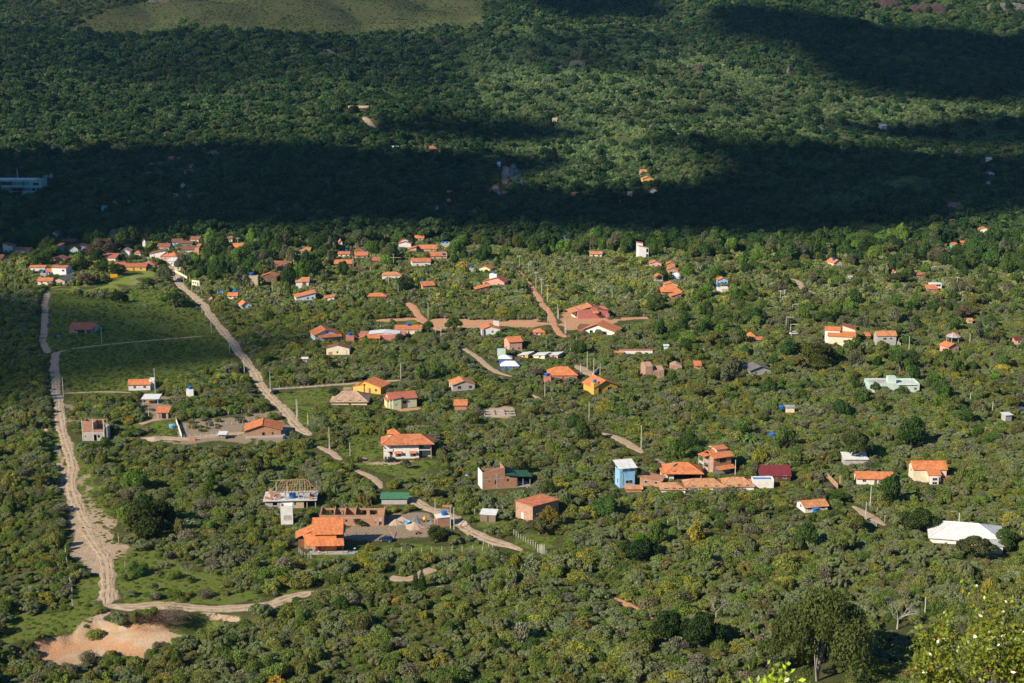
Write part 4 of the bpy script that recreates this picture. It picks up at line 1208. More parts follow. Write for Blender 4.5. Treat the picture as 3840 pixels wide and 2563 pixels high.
for i_, (a, b, yb_, lab) in enumerate(((48, 205, 1325, 'yellow house under the leftmost white sheet roof of the three'), (180, 358, 1330, 'cream house under the middle white sheet roof of the three'), (305, 478, 1328, 'salmon house under the rightmost white sheet roof of the three'))):
    hs('R3', a, b, yb_, lab, ('yellow', 'cream', 'salmon')[i_], 'sheet_white', h=2.0, d=6.5, roof='sr', rise=-0.9 + 0.0, yaw=-24, nick='the ' + ('leftmost', 'middle', 'rightmost')[i_] + ' white sheet roof', wins=[('f', .1, .6, .8, .8)], ov=.4)
hs('R3', 980, 1292, 1282, 'long white wall with a thin red tile coping', 'white', 'tile_red', h=1.7, d=2.4, roof='gx', rise=.25, ov=.2, nick='the long white wall', cat='building', name='outbuilding', wins=[], extra=[(-9, -1.8, 6, 2, -1, .9, 'sf', .3, 'brick', 'tile_bright')])
hs('R3', 1393, 1433, 1250, 'pale blue box tank shed behind the bushes', 'paleblue', 'sheet_white', h=2.2, d=2, roof='sf', rise=.2, cat='shed', name='shed', nick='the pale blue box shed', wins=[])
hs('R3', 1186, 1384, 1500, 'roofless raw brick house with stepped gable walls', 'brick_pale', None, h=3.4, d=7, roof='flat', rise=0, hd=1.0, nick='the roofless stepped brick house', yaw=12, cat='unfinished house',
   extra=[(-2.6, 0, 3.2, 7.2, -1, 5.6, 'gx', 1.2, 'brick_pale', None), (2.9, -.1, 2.6, 7.4, -1, 3.6, 'gx', 1.3, 'brick_pale', None)], wins=[('f', -.28, 0, 1.2, 2, 'doorway', 'brick'), ('f', .32, .6, 1.6, 1.5, 'doorway', 'opening')])
hs('R3', 1450, 1552, 1440, 'half built brick block with grey top among bushes', 'brick_pale', None, h=2.6, d=5, roof='gy', rise=1.0, nick='the half built brick block', cat='unfinished house', wins=[])
hs('R3', 2103, 2382, 1488, 'old pale house with weathered grey tin gable roof', 'grey', 'sheet_dark', h=2.6, d=8, roof='gy', rise=1.6, yaw=16, nick='the weathered grey roofed house', ov=.6)
hs('R3', 318, 602, 1530, 'coral house with big orange hip roof and blue tank at its left corner', 'coral', 'tile_bright', h=2.8, d=9, roof='hip', rise=2.5, hd=.6, nick='the orange hip roofed coral house', ridge=True, extra=[(-6.6, -4.4, 3.2, 2.6, -1, 2.3, 'flat', 0, 'coral', None)], tanks=[(-6.8, -4.4, 2.3, 1.05, 1.1)])
hs('R7', 640, 982, 185, 'mustard yellow house with large orange gable roof and tank turret', 'mustard', 'tile_bright', h=3.2, d=10, roof='gy', rise=2.4, yaw=24, k=-.1, hd=.6, ov=.7, nick='the mustard yellow house', ridge=True,
   wins=[('f', .15, .9, 1.8, 1.7, 'window', 'pane', 'mustard'), ('f', -.28, .9, 1.2, 1.2, 'window', 'pane', 'mustard')], extra=[(-4.9, -4.2, 2.2, 2.6, -1, 5.0, 'flat', 0, 'mustard', None, {'parapet': False})], tanks=[(-4.8, -4.0, 5.05, .85, .9)])

# --- fourth column
R4H = [(536, 675, 500, 'cream house with broad orange roof and blue tank on the ridge', 'cream', 'tile_bright', 3.4, 'gy', 2.0, 22, 8),
       (1095, 1182, 428, 'thin orange roof strip showing between dark trees', 'cream', 'tile_bright', 2.2, 'gx', 1.0, -8, 6),
       (1440, 1550, 728, 'orange lean-to roof below the white box house', 'brick', 'tile_bright', 2.6, 'sf', 1.4, 0, 5),
       (1478, 1582, 700, 'white box house with dark window strip', 'white', None, 4.0, 'flat', 0, 0, 4),
       (1670, 1727, 330, 'green walled house with small orange roof', 'green', 'tile', 3.2, 'gx', 1.4, 0, 6),
       (1752, 1818, 294, 'coral chimney house with orange roof strip', 'coral', 'tile_bright', 2.2, 'gx', 1.0, 0, 6),
       (1123, 1168, 574, 'tiny white gable peeping out left of a wide crown', 'white', 'tile', 2.6, 'gy', 1.2, 0, 5),
       (1340, 1445, 588, 'dark orange low roof behind the wide flat crown', 'brown', 'tile_red', 2.0, 'gx', 1.0, 0, 5),
       (885, 928, 1165, 'small brick cabin with orange roof left of the grey house', 'brick', 'tile_bright', 2.6, 'sf', .8, 0, 4),
       (1572, 1748, 1280, 'salmon walled house with one sloping bright orange roof', 'salmon', 'tile_bright', 3.2, 'gy', 1.4, 24, 6),
       (1820, 1870, 1010, 'little orange roof patch in dense trees', 'tan', 'tile_amber', 2.0, 'gx', .8, 0, 4),
       (2243, 2318, 1200, 'maroon roofed hut near the right edge', 'salmon', 'sheet_maroon', 2.6, 'gx', .9, 0, 4),
       (1918, 2035, 184, 'cream and orange farmhouse above the dark trees at the right', 'cream', 'tile', 3.0, 'gy', 1.4, -10, 7),
       (1668, 1712, 104, 'tiny pink house in the far dark trees at right', 'salmon', 'tile', 2.8, 'gx', 1.2, 0, 6),
       (2233, 2272, 424, 'tiny bright orange roof near the right edge', 'tan', 'tile_bright', 2.0, 'sr', 1.0, 0, 5),
       (735, 765, 612, 'tiny white shed lost among tree crowns', 'white', 'sheet_grey', 2.2, 'gx', .5, 0, 3)]
for a, b, yb_, lab, wm_, rm_, h_, rf_, rs_, yw, dd in R4H:
    hs('R4', a, b, yb_, lab, wm_, rm_, h=h_, d=dd, roof=rf_, rise=rs_, yaw=yw, nick='the ' + ' '.join(lab.split()[:6]), tanks={536: [(-1.5, -1, 5.0, .9, 1)]}.get(a, ()), yard=.2,
       wins=[('f', .2, 2.4, 2.6, 1.0, 'window'), ] if a == 1478 else None)
hs('R4', 528, 815, 1222, 'large cream house with three stacked orange roofs and round window', 'cream', 'tile_bright', h=5.0, d=8, roof='gx', rise=1.4, yaw=-14, hd=.5, nick='the large three roofed cream house', k=.4,
   wins=[('f', .12, 2.2, 1.1, 1.1), ('f', .3, 0, 1.3, 1.5, 'doorway', 'opening')], extra=[(-4.5, 3, 7, 7, -1, 7.0, 'gx', 1.2, 'white', 'tile_bright', {'wins': [('f', 0, 4.5, 1.2, 1)]}), (3.2, 5, 6, 7, -1, 7.4, 'sr', 1.8, 'cream', 'tile_red', {})])
hs('R4', 973, 1163, 1210, 'grey two storey house with straight bright orange roof', 'grey', 'tile_amber', h=5.2, d=7, roof='gx', rise=1.6, hd=.6, nick='the grey two storey house', wins=[('f', -.1, 3.2, 1.6, 1.0), ('f', .22, 3.4, 1.2, .8), ('f', .2, .8, 2.4, 1.8, 'doorway', 'concrete')],
   extra=[(6.1, -1, 1.6, 5, -1, 1.6, 'sr', .8, 'grey', None)])
gz3 = g('R4', 1718, 1188)
gaz = empty('gazebo', (gz3[0], gz3[1] + 3.5, gz3[2])); tag(gaz, 'round gazebo with pale segmented cone roof', 'gazebo')
mg = MB(); Rg = 72 * K / pxm(*gz3)
for i_ in range(10):
    a, b = 2 * math.pi * i_ / 10, 2 * math.pi * (i_ + 1) / 10
    mg.slab([(Rg * math.cos(a), Rg * math.sin(a), 2.4), (Rg * math.cos(b), Rg * math.sin(b), 2.4), (0, 0, 4.6)], .05, (-math.sin((a + b) / 2), math.cos((a + b) / 2), 0))
mg.build('roof', M['sheet_grey'], gaz)
mg = MB()
for i_ in range(10):
    a = 2 * math.pi * i_ / 10
    mg.beam((Rg * math.cos(a), Rg * math.sin(a), 2.44), (0, 0, 4.66), .06)
mg.build('roof_rib', M['red'], gaz)
for i_ in range(6):
    a = math.pi * i_ / 3
    MB().box(-.1, .1, -.1, .1, -.5, 2.3).build('post', M['post'], gaz).location = (Rg * .85 * math.cos(a), Rg * .85 * math.sin(a), 0)
keep_rect(P('R4', 1645, 0)[0], P('R4', 1790, 0)[0], P('R4', 0, 1125)[1], P('R4', 0, 1180)[1], gz3[1]); LAND.append((*P('R4', 1718, 1150), 'the cone roofed gazebo')); FOOT.append((gz3[0], gz3[1] + 3.5, 5, 5, 0))

# --- fifth to eighth regions
hs('R8', 900, 1360, 165, sk=2.4, label= 'mint green flat roofed house with square roof tower', wm='mint', rm=None, h=3.4, d=9, roof='flat', rise=0, hd=.6, ro=False, nick='the mint green flat roofed house', parapet=True,
   extra=[(-0.6, -1.0, 3.4, 3.4, 3.3, 6.2, 'flat', 0, 'mint', None), (5.2, -2.5, 8, 5, 3.3, 3.5, 'flat', 0, 'slab', None), (-5.0, 1, 8, 6, 3.3, 3.5, 'flat', 0, 'concrete', None)], wins=[('f', .42, 1.2, 1, 1), ('f', -.4, 1.2, 1, 1), ('f', .1, 0, 1, 2, 'door', 'brown')])
hs('R8', 150, 246, 352, 'cream wall shed with flat sheet roof beside a blue tank', 'cream', 'sheet_grey', h=2.2, d=2.6, roof='sf', rise=.1, cat='shed', name='shed', nick='the cream wall shed', wins=[], tanks=[(-3.2, 0, 1.2, 1.1, 1.2)])
hs('R8', 2135, 2236, 432, 'small shed with ribbed white metal front near the right edge', 'grey', 'sheet_white', h=2.5, d=2.8, roof='sf', rise=.2, yaw=14, cat='shed', name='shed', nick='the ribbed white shed', wins=[('f', 0, .1, 2.4, 2.1, 'doorway', 'steel')])
tank(Vector(g('R8', 2332, 350)), 'x', 1.1, 1.4, 'blue water tank at the right edge of the picture')
tank(Vector(g('R8', 36, 610)) + Vector((0, 0, .6)), 'x', 1.25, 1.6, 'big blue tank with yellow dots beside the tall banana plants')
for q in ((2332, 350), (36, 610)):
    a, b, c_ = g('R8', *q); keep_rect(P('R8', q[0] - 30, 0)[0], P('R8', q[0] + 30, 0)[0], P('R8', 0, q[1] - 60)[1], P('R8', 0, q[1] - 22)[1], b)
hs('R8', 675, 905, 838, sk=1.4, label= 'low grey house with patchy white sheet roof under a big tree', wm='grey', rm='sheet_white', h=2.4, d=5, roof='sf', rise=.9, nick='the patchy white roofed house', wins=[])
hs('R8', 785, 1142, 1010, sk=1.3, label= 'long low house with dark orange corrugated tile roof', wm='white', rm='tile_bright', h=2.2, d=6, roof='gx', rise=1.5, hd=.7, yaw=-4, nick='the long low orange roof')
hs('R8', 1295, 1618, 965, 'cream house with tall orange roof dropping low over a white bay', 'cream', 'tile_bright', h=4.6, d=6, roof='gx', rise=1.9, ov=.4, hd=1.4, nick='the cream house with dropped roof', ridge=True,
   wins=[('l', 0, 3, .8, 1)], extra=[(.9, -4.0, 4.0, 2.6, 1.0, 3.3, 'sf', 1.35, 'cream', 'tile_bright', {'ov': .3}), (.9, -5.0, 2.6, 1.6, -1.2, 2.9, 'flat', 0, 'white', None, {'wins': [('f', 0, 1.6, 1.5, .8, 'window'), ('f', 0, .2, 1.5, .8, 'window')]}),
                                     (5.0, -3.4, 3.4, 1.4, -1, 1.6, 'sf', .4, 'coral', 'tile_red')])
hs('R7', 2262, 2546, 978, 'dark shed under a steep maroon ribbed metal roof', 'darkwood', 'sheet_maroon', h=2.0, d=7, roof='gx', rise=2.6, nick='the maroon roofed shed', hd=.6, ov=.3)
hs('R7', 2200, 2392, 1045, 'open white roofless block with blue pool cover inside', 'white', None, h=2.6, d=3.4, roof='flat', rise=0, parapet=True, hd=.4, ro=False, nick='the white roofless pool block', cat='building', name='pool_block',
   extra=[(0, 0, 5.8, 2.8, 2.5, 2.75, 'flat', 0, 'deepblue', None), (-4.0, 0.4, 1.2, 2.4, -1, 2.2, 'flat', 0, 'coral', None)], wins=[])
hs('R8', 258, 545, 1262, 'small white gabled house with pale orange roof between green trees', 'white', 'tile_amber', h=1.9, d=6, roof='gx', rise=1.2, hd=.8, yaw=14, nick='the small white gabled orange roof house', tanks=[(-.8, -4.2, .8, .95, 1.0)])
hs('B4', 1410, 2190, 300, sk=2.6, label= 'large low building with bright white ribbed hip roof', wm='white', rm='sheet_white', h=1.6, d=15, roof='hip', rise=2.7, ov=.6, hd=.9, yaw=-14, nick='the large white hip roof', ridge=True, wins=[])
hs('B4', 1935, 2155, 372, 'small annex with grey white lean-to roof and blue door', 'cream', 'sheet_grey', h=2.3, d=3.6, roof='sf', rise=.5, ov=.4, hd=.2, yaw=-8, nick='the small annex with blue door', cat='annex', wins=[('f', -.3, 0, 1, 1.9, 'door', 'deepblue'), ('f', -.42, .5, .5, 1.0, 'doorway', 'opening')])
hs('R6', 930, 1238, 188, 'yellow house with two overlapping orange gable roofs', 'yellow', 'tile_bright', h=3.0, d=8, roof='gy', rise=1.9, yaw=-24, k=-.45, hd=.3, nick='the yellow house with overlapping roofs', extra=[(-5.0, -1.2, 5.2, 6.5, -1, 2.3, 'sl', 1.3, 'yellow', 'tile_bright')])
hs('R6', 690, 1050, 280, 'low tan tiled hip roof with square chimney half hidden by bushes', 'cream', 'tile_pale', h=1.6, d=11, roof='hip', rise=2.8, hd=.5, nick='the low tan hip roof', ridge=True, ov=.8, extra=[(-1.3, 1.5, 2.6, 2.2, 2.0, 5.0, 'flat', 0.1, 'cream', 'tile_pale', {'ov': .5})])
hs('R6', 1176, 1490, 330, 'pale green house with red tile roof and tall stair block', 'sage', 'tile_red', h=4.0, d=7.5, roof='gx', rise=1.7, yaw=18, hd=0, k=.1, nick='the pale green house', yard=0, ridge=True,
   wins=[('f', .05, 1.9, 1.4, 1.0, 'window', 'pane', 'brown'), ('l', -.2, 1.8, .8, 1, 'window', 'pane', 'brown')], extra=[(-2.8, -3.9, 3.4, 1.8, -1, 4.7, 'sr', -.5, 'sage', 'tile_red', {'wins': [('f', -.15, 1.6, .5, .5)]}), (-5.8, 0, 1.2, 5, -1, 3.2, 'sl', .5, 'paleyellow', 'tile_red')])
paint('red', poly('R6', [(1180, 295), (1480, 310), (1510, 320), (1490, 348), (1320, 350), (1180, 310)]), 1.0, 6); clear(poly('R6', [(1180, 300), (1510, 310), (1490, 350), (1300, 350)]), 1)
hs('R6', 1758, 2020, 162, 'grey house with amber gable roof and two dark windows', 'grey', 'tile_amber', h=2.7, d=8, roof='gy', rise=1.5, yaw=14, hd=.2, nick='the grey amber roofed house', wins=[('f', -.2, .9, 1.3, 1.1, 'window', 'pane', 'brick'), ('f', .3, .9, 1.1, 1, 'window', 'pane', 'brick'), ('l', 0, 0, .9, 2, 'doorway', 'brick')])
hs('R6', 1813, 1943, 332, 'tiny shed with clean orange tile roof', 'brick', 'tile_bright', h=1.9, d=3.4, roof='sf', rise=1.2, hd=.2, cat='shed', name='shed', nick='the tiny orange tiled shed', wins=[])
hs('R6', -2235 + 2122, 266, 600, 'wide brick house with shallow orange gable roof', 'brick', 'tile_bright', h=3.2, d=9, roof='gy', rise=1.9, yaw=7, k=-.05, hd=0, ov=.7, nick='the wide brick house', ridge=True,
   wins=[('f', -.0, 1.0, .9, 1.1, 'window', 'pane', 'brown'), ('f', .26, 1.4, .5, .6, 'window', 'pane', 'brown'), ('f', -.0, 0, 12.0, .0001, 'doorway', 'concrete')][:2], extra=[(0.6, -.05, 14.6, 9.1, -1, 1.0, 'flat', 0, 'concrete', None)])
hs('R6', 1143, 1405, 1196, 'long grey shed with thin bright green sheet roof', 'grey', 'sheet_lime', h=2.0, d=4.2, roof='sf', rise=.35, hd=.3, cat='shed', name='shed', nick='the green roofed shed', wins=[], ov=.5)
hs('R6', 2052, 2225, 1368, 'weathered wooden shack with pale ribbed metal roof', 'wood', 'sheet_white', h=2.3, d=4, roof='sf', rise=.4, hd=0, yaw=-10, cat='shack', name='shack', nick='the weathered wooden shack', ov=.2, wins=[('f', .0, 0, .5, 1.9, 'door', 'darkwood')])
hs('R6', 1636, 1786, 1415, 'brick pump house with white slab roof and open doorway', 'brick', 'white', h=3.0, d=3.6, roof='flat', rise=0, hd=.1, yaw=18, ro=False, cat='pump house', name='pump_house', nick='the brick pump house', ov=.15,
   wins=[('l', .05, 0, 1.1, 2.0, 'door', 'opening')], extra=[], tanks=[(0.6, 0.3, 3.12, .95, 1.1)])
hs('R6', 228, 348, 1385, 'tall white concrete water tower with open window', 'white', None, h=5.4, d=3.4, roof='flat', rise=0, parapet=True, hd=.2, ro=False, yaw=6, cat='tower', name='water_tower', nick='the white concrete water tower',
   wins=[('f', .05, 1.5, 2.3, 1.5, 'window', 'concrete', 'white'), ('l', 0, .3, .6, 2.6, 'doorway', 'opening')])
hs('R7', 20, 440, 1370, 'tall raw brick shed with tilted orange roof, seen corner on', 'brick_pale', 'tile', h=5.3, d=8.5, roof='sb', rise=.5, yaw=38, hd=.6, ov=.35, cat='shed', name='brick_shed', nick='the tall raw brick shed', wins=[('l', -.1, .2, 1.1, 2.2, 'door', 'white')],
   extra=[(0, -.06, 7.2, 8.6, 2.8, 3.1, 'flat', 0, 'concrete', None, {})])
hs('R7', 1156, 1412, 1035, 'long brick wing under a curved brown tile roof', 'brick', 'tile_sand', h=2.4, d=5, sk=.8, roof='sr', rise=.9, yaw=-16, hd=.5, nick='the long brick wing')
hs('R7', 1383, 1742, 965, 'open pavilion with wide orange hip roof and metal chimney', 'brown', 'tile_bright', h=2.8, d=9, roof='hip', rise=2.1, ov=.8, hd=.8, sk=.6, open_=True, nick='the open pavilion', cat='pavilion', name='pavilion', ridge=True,
   extra=[(-3.6, -2, .35, .35, 0, 6.0, 'flat', 0, 'steel', None), (.6, 1, 8, 5, -1, 2.6, 'flat', 0, 'opening', None), (-5.4, -1, 4, 6, -1, 2.3, 'sl', 1.0, 'cream', 'tile_bright')])  # near-black block added in place of the shade under the roof
hs('R7', 1345, 1592, 1095, sk=1.3, label= 'white house end with sand coloured tile roof behind bushes', wm='white', rm='tile_sand', h=1.5, d=6.5, roof='hip', rise=1.3, hd=.4, nick='the sand tile roof nearest the blue tower')
hs('R7', 1565, 1948, 1070, sk=1.3, label= 'middle low tile roof of the long sand coloured row', wm='white', rm='tile_sand', h=1.5, d=7, roof='hip', rise=1.6, hd=.5, nick='the middle sand tile roof', ridge=True)
hs('R7', 1900, 2215, 1062, sk=1.3, label= 'right hand pyramid tile roof of the long sand coloured row', wm='white', rm='tile_sand', h=1.5, d=7, roof='hip', rise=1.8, hd=.5, nick='the right sand pyramid roof', ridge=True)
hs('R7', 1030, 1198, 1082, 'small curved tile roof at the foot of the light blue tower', 'brick', 'tile_sand', h=1.2, d=3.6, roof='gx', rise=.7, hd=.4, nick='the small roof below the blue tower', wins=[])

# --- houses scattered on the shaded hillside
FAR = [('F5', 1905, 2015, 436, 'shaded wide low roof alone on the wooded slope', 'white', 'tile_red', 'hip'), ('F5', 1548, 1610, 488, 'shaded brick house with a pale blue tank above it', 'brick', 'tile', 'gx'),
       ('F5', 1612, 1672, 492, 'small orange roof catching light on the dark slope', 'salmon', 'tile_bright', 'gy'), ('F5', 1362, 1408, 545, 'small brick house fragment left on the dark slope', 'brick', 'tile_pale', 'gy'),
       ('F5', 1462, 1490, 545, 'narrow brick house fragment between dark crowns', 'brick', 'tile', 'gy'), ('F5', 1342, 1394, 628, 'shaded red roof below the brick house fragments', 'tan', 'tile', 'hip'),
       ('F5', 1680, 1785, 612, 'shaded white house with long roof on the slope', 'white', 'tile_old', 'gx'), ('F5', 1740, 1778, 556, 'shaded peach house on the slope', 'salmon', 'tile_pale', 'gy'),
       ('F5', 1648, 1712, 730, 'shaded white walled house in mid slope', 'white', 'tile_old', 'gy'), ('F5', 1545, 1638, 832, 'shaded pale house with two roofs lower on the slope', 'white', 'tile', 'gx'),
       ('F5', 1018, 1082, 898, 'shaded red gable left of the thin roof strip', 'white', 'tile_old', 'gy'), ('F5', 1165, 1210, 898, 'shaded thin red roof strip', 'brown', 'tile_red', 'gx'),
       ('F5', 775, 802, 945, 'tiny shaded red house near the teal tower', 'salmon', 'tile_red', 'gy'), ('F5', 950, 975, 982, 'narrow shaded teal tower on the slope', 'teal', None, 'flat'),
       ('F5', 1730, 1755, 838, 'tiny pale hut lower on the shaded slope', 'tan', 'tile_old', 'gx'),
       ('F6', 215, 268, 320, 'lit pinkish roof at the shadow edge of the slope', 'white', 'tile_red', 'gx'), ('F6', 1115, 1162, 105, 'pale small roof high on the sunlit slope', 'cream', 'tile_pale', 'gx'),
       ('F6', 712, 740, 432, 'tiny white hut above the red track', 'white', 'sheet_white', 'gx'), ('F6', 655, 740, 632, 'shaded white house with pink porch near the smoke', 'white', 'tile_red', 'gx'),
       ('F6', 670, 730, 602, 'shaded grey two tower house near the smoke', 'grey', 'tile', 'gy'), ('F6', 742, 786, 648, 'shaded orange roof right of the two tower house', 'brown', 'tile', 'gx'),
       ('F6', 345, 378, 645, 'tiny shaded house with white tank', 'salmon', 'tile', 'gx'), ('F6', 258, 282, 752, 'tiny white house deep in the dark woods', 'white', 'tile_old', 'gy'),
       ('F6', 345, 372, 705, 'tiny shaded red roof sliver in the woods', 'brown', 'tile', 'gx'), ('F6', 535, 558, 782, 'tiny grey roof in the dark woods', 'grey', 'tile_old', 'gy'),
       ('F6', 1255, 1328, 656, 'shaded salmon house with blue tank at its right', 'salmon', 'tile', 'gx'), ('F6', 1755, 1812, 488, 'sunlit orange roof highest on the bright knoll', 'tan', 'tile_bright', 'gx'),
       ('F6', 1765, 1865, 540, 'sunlit amber house on the bright knoll', 'yellow', 'tile_amber', 'gy'), ('F6', 1828, 1896, 628, 'shaded white house with red gable below the knoll', 'white', 'tile_red', 'gy'),
       ('F6', 1665, 1705, 652, 'small shaded tan house left of the white gable', 'tan', 'tile_pale', 'gx'), ('F6', 2015, 2095, 625, 'shaded long brown roof right of the white gable', 'brown', 'tile_red', 'gx'),
       ('F6', 1595, 1612, 716, 'tiny dark red roof in the woods', 'brown', 'tile_red', 'gx'), ('F6', 1840, 1905, 1072, 'shaded long orange roof behind the tall white house', 'brown', 'tile_old', 'gx'),
       ('T8', 1997, 2055, 948, 'pink house with red roof on the dark right slope', 'rose', 'tile_red', 'gx'), ('T8', 2170, 2200, 738, 'tiny white flat hut high on the right slope', 'white', 'sheet_grey', 'gx'),
       ('T8', 2165, 2212, 802, 'shaded white farm building on the right slope', 'white', 'sheet_dark', 'gy'), ('T8', 2172, 2190, 850, 'tiny pink hut on the right slope', 'rose', 'sheet_grey', 'gx'),
       ('T8', 1685, 1718, 584, 'grey stone hut on the sunlit band of the right slope', 'grey', 'sheet_grey', 'gx'), ('T7', 1755, 1830, 686, 'white hut with long low wall on the lit strip', 'white', 'sheet_white', 'gx'),
       ('T7', 1968, 1995, 686, 'tiny pink roof on the lit strip', 'rose', 'tile', 'gx'), ('T7', 1598, 1692, 500, 'long straw coloured roof on the hill shoulder', 'brown', 'tile_pale', 'gx')]
for reg_, a, b, yb_, lab, wm_, rm_, rf_ in FAR:
    hs(reg_, a, b, yb_, lab, wm_, rm_, h=8 if rm_ is None else 3.4, d=6, roof=rf_, rise=0 if rf_ == 'flat' else 1.8, yaw=rnd.uniform(-12, 12), hd=2.5, nick='the ' + ' '.join(lab.split()[:6]), yard=0, ov=.5)
# the long pale green institute on the shaded slope
hs('F5', 42, 415, 785, 'long shaded pale green two storey building with ribbon windows', 'seagreen', None, h=11.5, d=14, roof='flat', rise=0, hd=2.0, ro=False, nick='the long pale green building', cat='building', name='building', parapet=True, yard=0,
   wins=[('f', -.36, 7.6, 9, 3.0, 'window'), ('f', -.10, 7.6, 12, 3.0, 'window', 'greenglass'), ('f', .12, 7.6, 6, 3.0, 'window', 'greenglass'), ('f', -.36, 2.8, 9, 3.0, 'window', 'greenglass'), ('f', -.10, 2.6, 12, 3.2, 'window'), ('f', .14, 2.8, 7, 3, 'window', 'greenglass'),
         ('f', .30, 2.8, 3.5, 2.6, 'window'), ('f', .42, 2.8, 3.5, 2.6, 'window'), ('f', .36, 7.4, 5, 2.4, 'window')], extra=[(-7, 0, 36, 13, 11.4, 12.4, 'flat', .0, 'slab', None), (4, -10, 54, 6, -6, -0.5, 'flat', 0, 'concrete', None)])
for u_, a_, b_ in ((165, 590, 684), (432, 648, 720), (470, 640, 722), (484, 636, 722)):
    x_, y_, z_ = g('F5', u_, 735 if u_ > 400 else 700)
    hgt = (b_ - a_) * K / pxm(x_, y_, z_) + 3
    o_ = MB().tube([(0, 0, -2), (0, 0, hgt)], [.45, .3], 6).build('mast', M['steel']); o_.location = (x_, y_, z_)
    tag(o_, {165: 'tall grey mast rising behind the roof of the long pale green building', 432: 'lattice mast with cross bars right of the long pale green building', 470: 'left one of two thin flagpoles on the dark slope', 484: 'right one of two thin flagpoles on the dark slope'}[u_], 'mast')
    if u_ == 432:
        for q in (.6, .75, .9): MB().box(-3, 3, -.2, .2, hgt * q, hgt * q + .35).build('crossbar', M['steel'], o_)

# ------------------------------------------------------------------ clouds outside the frame that shade the valley as on the photograph
def dpoly(pts):
    return [P('D', u, v) for u, v in pts]


CLOUDS = [
    (1.0, dpoly([(-300, 345), (130, 352), (300, 335), (520, 325), (700, 338), (850, 345), (1000, 352), (1150, 356), (1260, 362), (1350, 372), (1230, 413), (1190, 432), (1308, 440), (1449, 438), (1560, 430),
                 (1650, 398), (1610, 368), (1500, 345), (1420, 335), (1600, 322), (1725, 340), (1925, 340), (2050, 350), (2200, 354), (2349, 362), (2700, 370), (2700, 470), (2349, 495), (2100, 535), (1900, 552), (1700, 557),
                 (1500, 548), (1200, 533), (900, 530), (560, 535), (400, 548), (300, 562), (230, 585), (0, 600), (-300, 605)])),
    (1.0, dpoly([(780, 290), (900, 281), (1050, 288), (1170, 280), (1330, 298), (1400, 312), (1330, 326), (1100, 332), (950, 320), (830, 320)])),
    (1.0, dpoly([(1850, 280), (2000, 288), (2150, 282), (2349, 272), (2600, 270), (2600, 350), (2349, 345), (2250, 350), (2100, 335), (1980, 315), (1890, 300)])),
    (1.0, dpoly([(1600, 30), (1760, 22), (1950, 50), (2150, 66), (2349, 80), (2600, 85), (2600, 250), (2349, 245), (2150, 240), (2000, 226), (1900, 190), (1850, 150), (1800, 112), (1650, 88)])),
    (1.0, dpoly([(1180, -20), (1500, -10), (1560, 30), (1430, 48), (1250, 40)])),
    (0.45, dpoly([(-300, 75), (150, 70), (500, 75), (900, 95), (1250, 95), (1500, 60), (1600, 100), (1450, 190), (1250, 150), (1000, 215), (700, 190), (500, 225), (200, 180), (-300, 200)])),
    (0.5, dpoly([(1250, 60), (1420, 70), (1500, 120), (1380, 175), (1200, 160), (1150, 100)])),
    (0.5, dpoly([(1500, 262), (1620, 250), (1700, 268), (1600, 285), (1500, 280)])),
    (0.3, dpoly([(500, -60), (900, -60), (1250, -40), (1230, 40), (900, 50), (620, 58), (420, 62), (300, 40)])),
    (0.35, dpoly([(-300, -100), (500, -60), (380, 10), (200, 66), (-300, 60)])),
    (0.9, dpoly([(-300, 672), (0, 672), (110, 676), (200, 694), (330, 708), (430, 738), (480, 768), (530, 778), (600, 768), (740, 763), (790, 785), (700, 809), (610, 815), (570, 830), (540, 846), (400, 858), (250, 872), (145, 898),
                 (122, 938), (85, 952), (0, 955), (-300, 958)])),
]


def cloud_mat(op):
    m, t, b = mat('cloud_%d' % int(op * 100))
    b.inputs[0].default_value = (0.9, 0.9, 0.9, 1)
    b.inputs["Alpha"].default_value = op
    return m


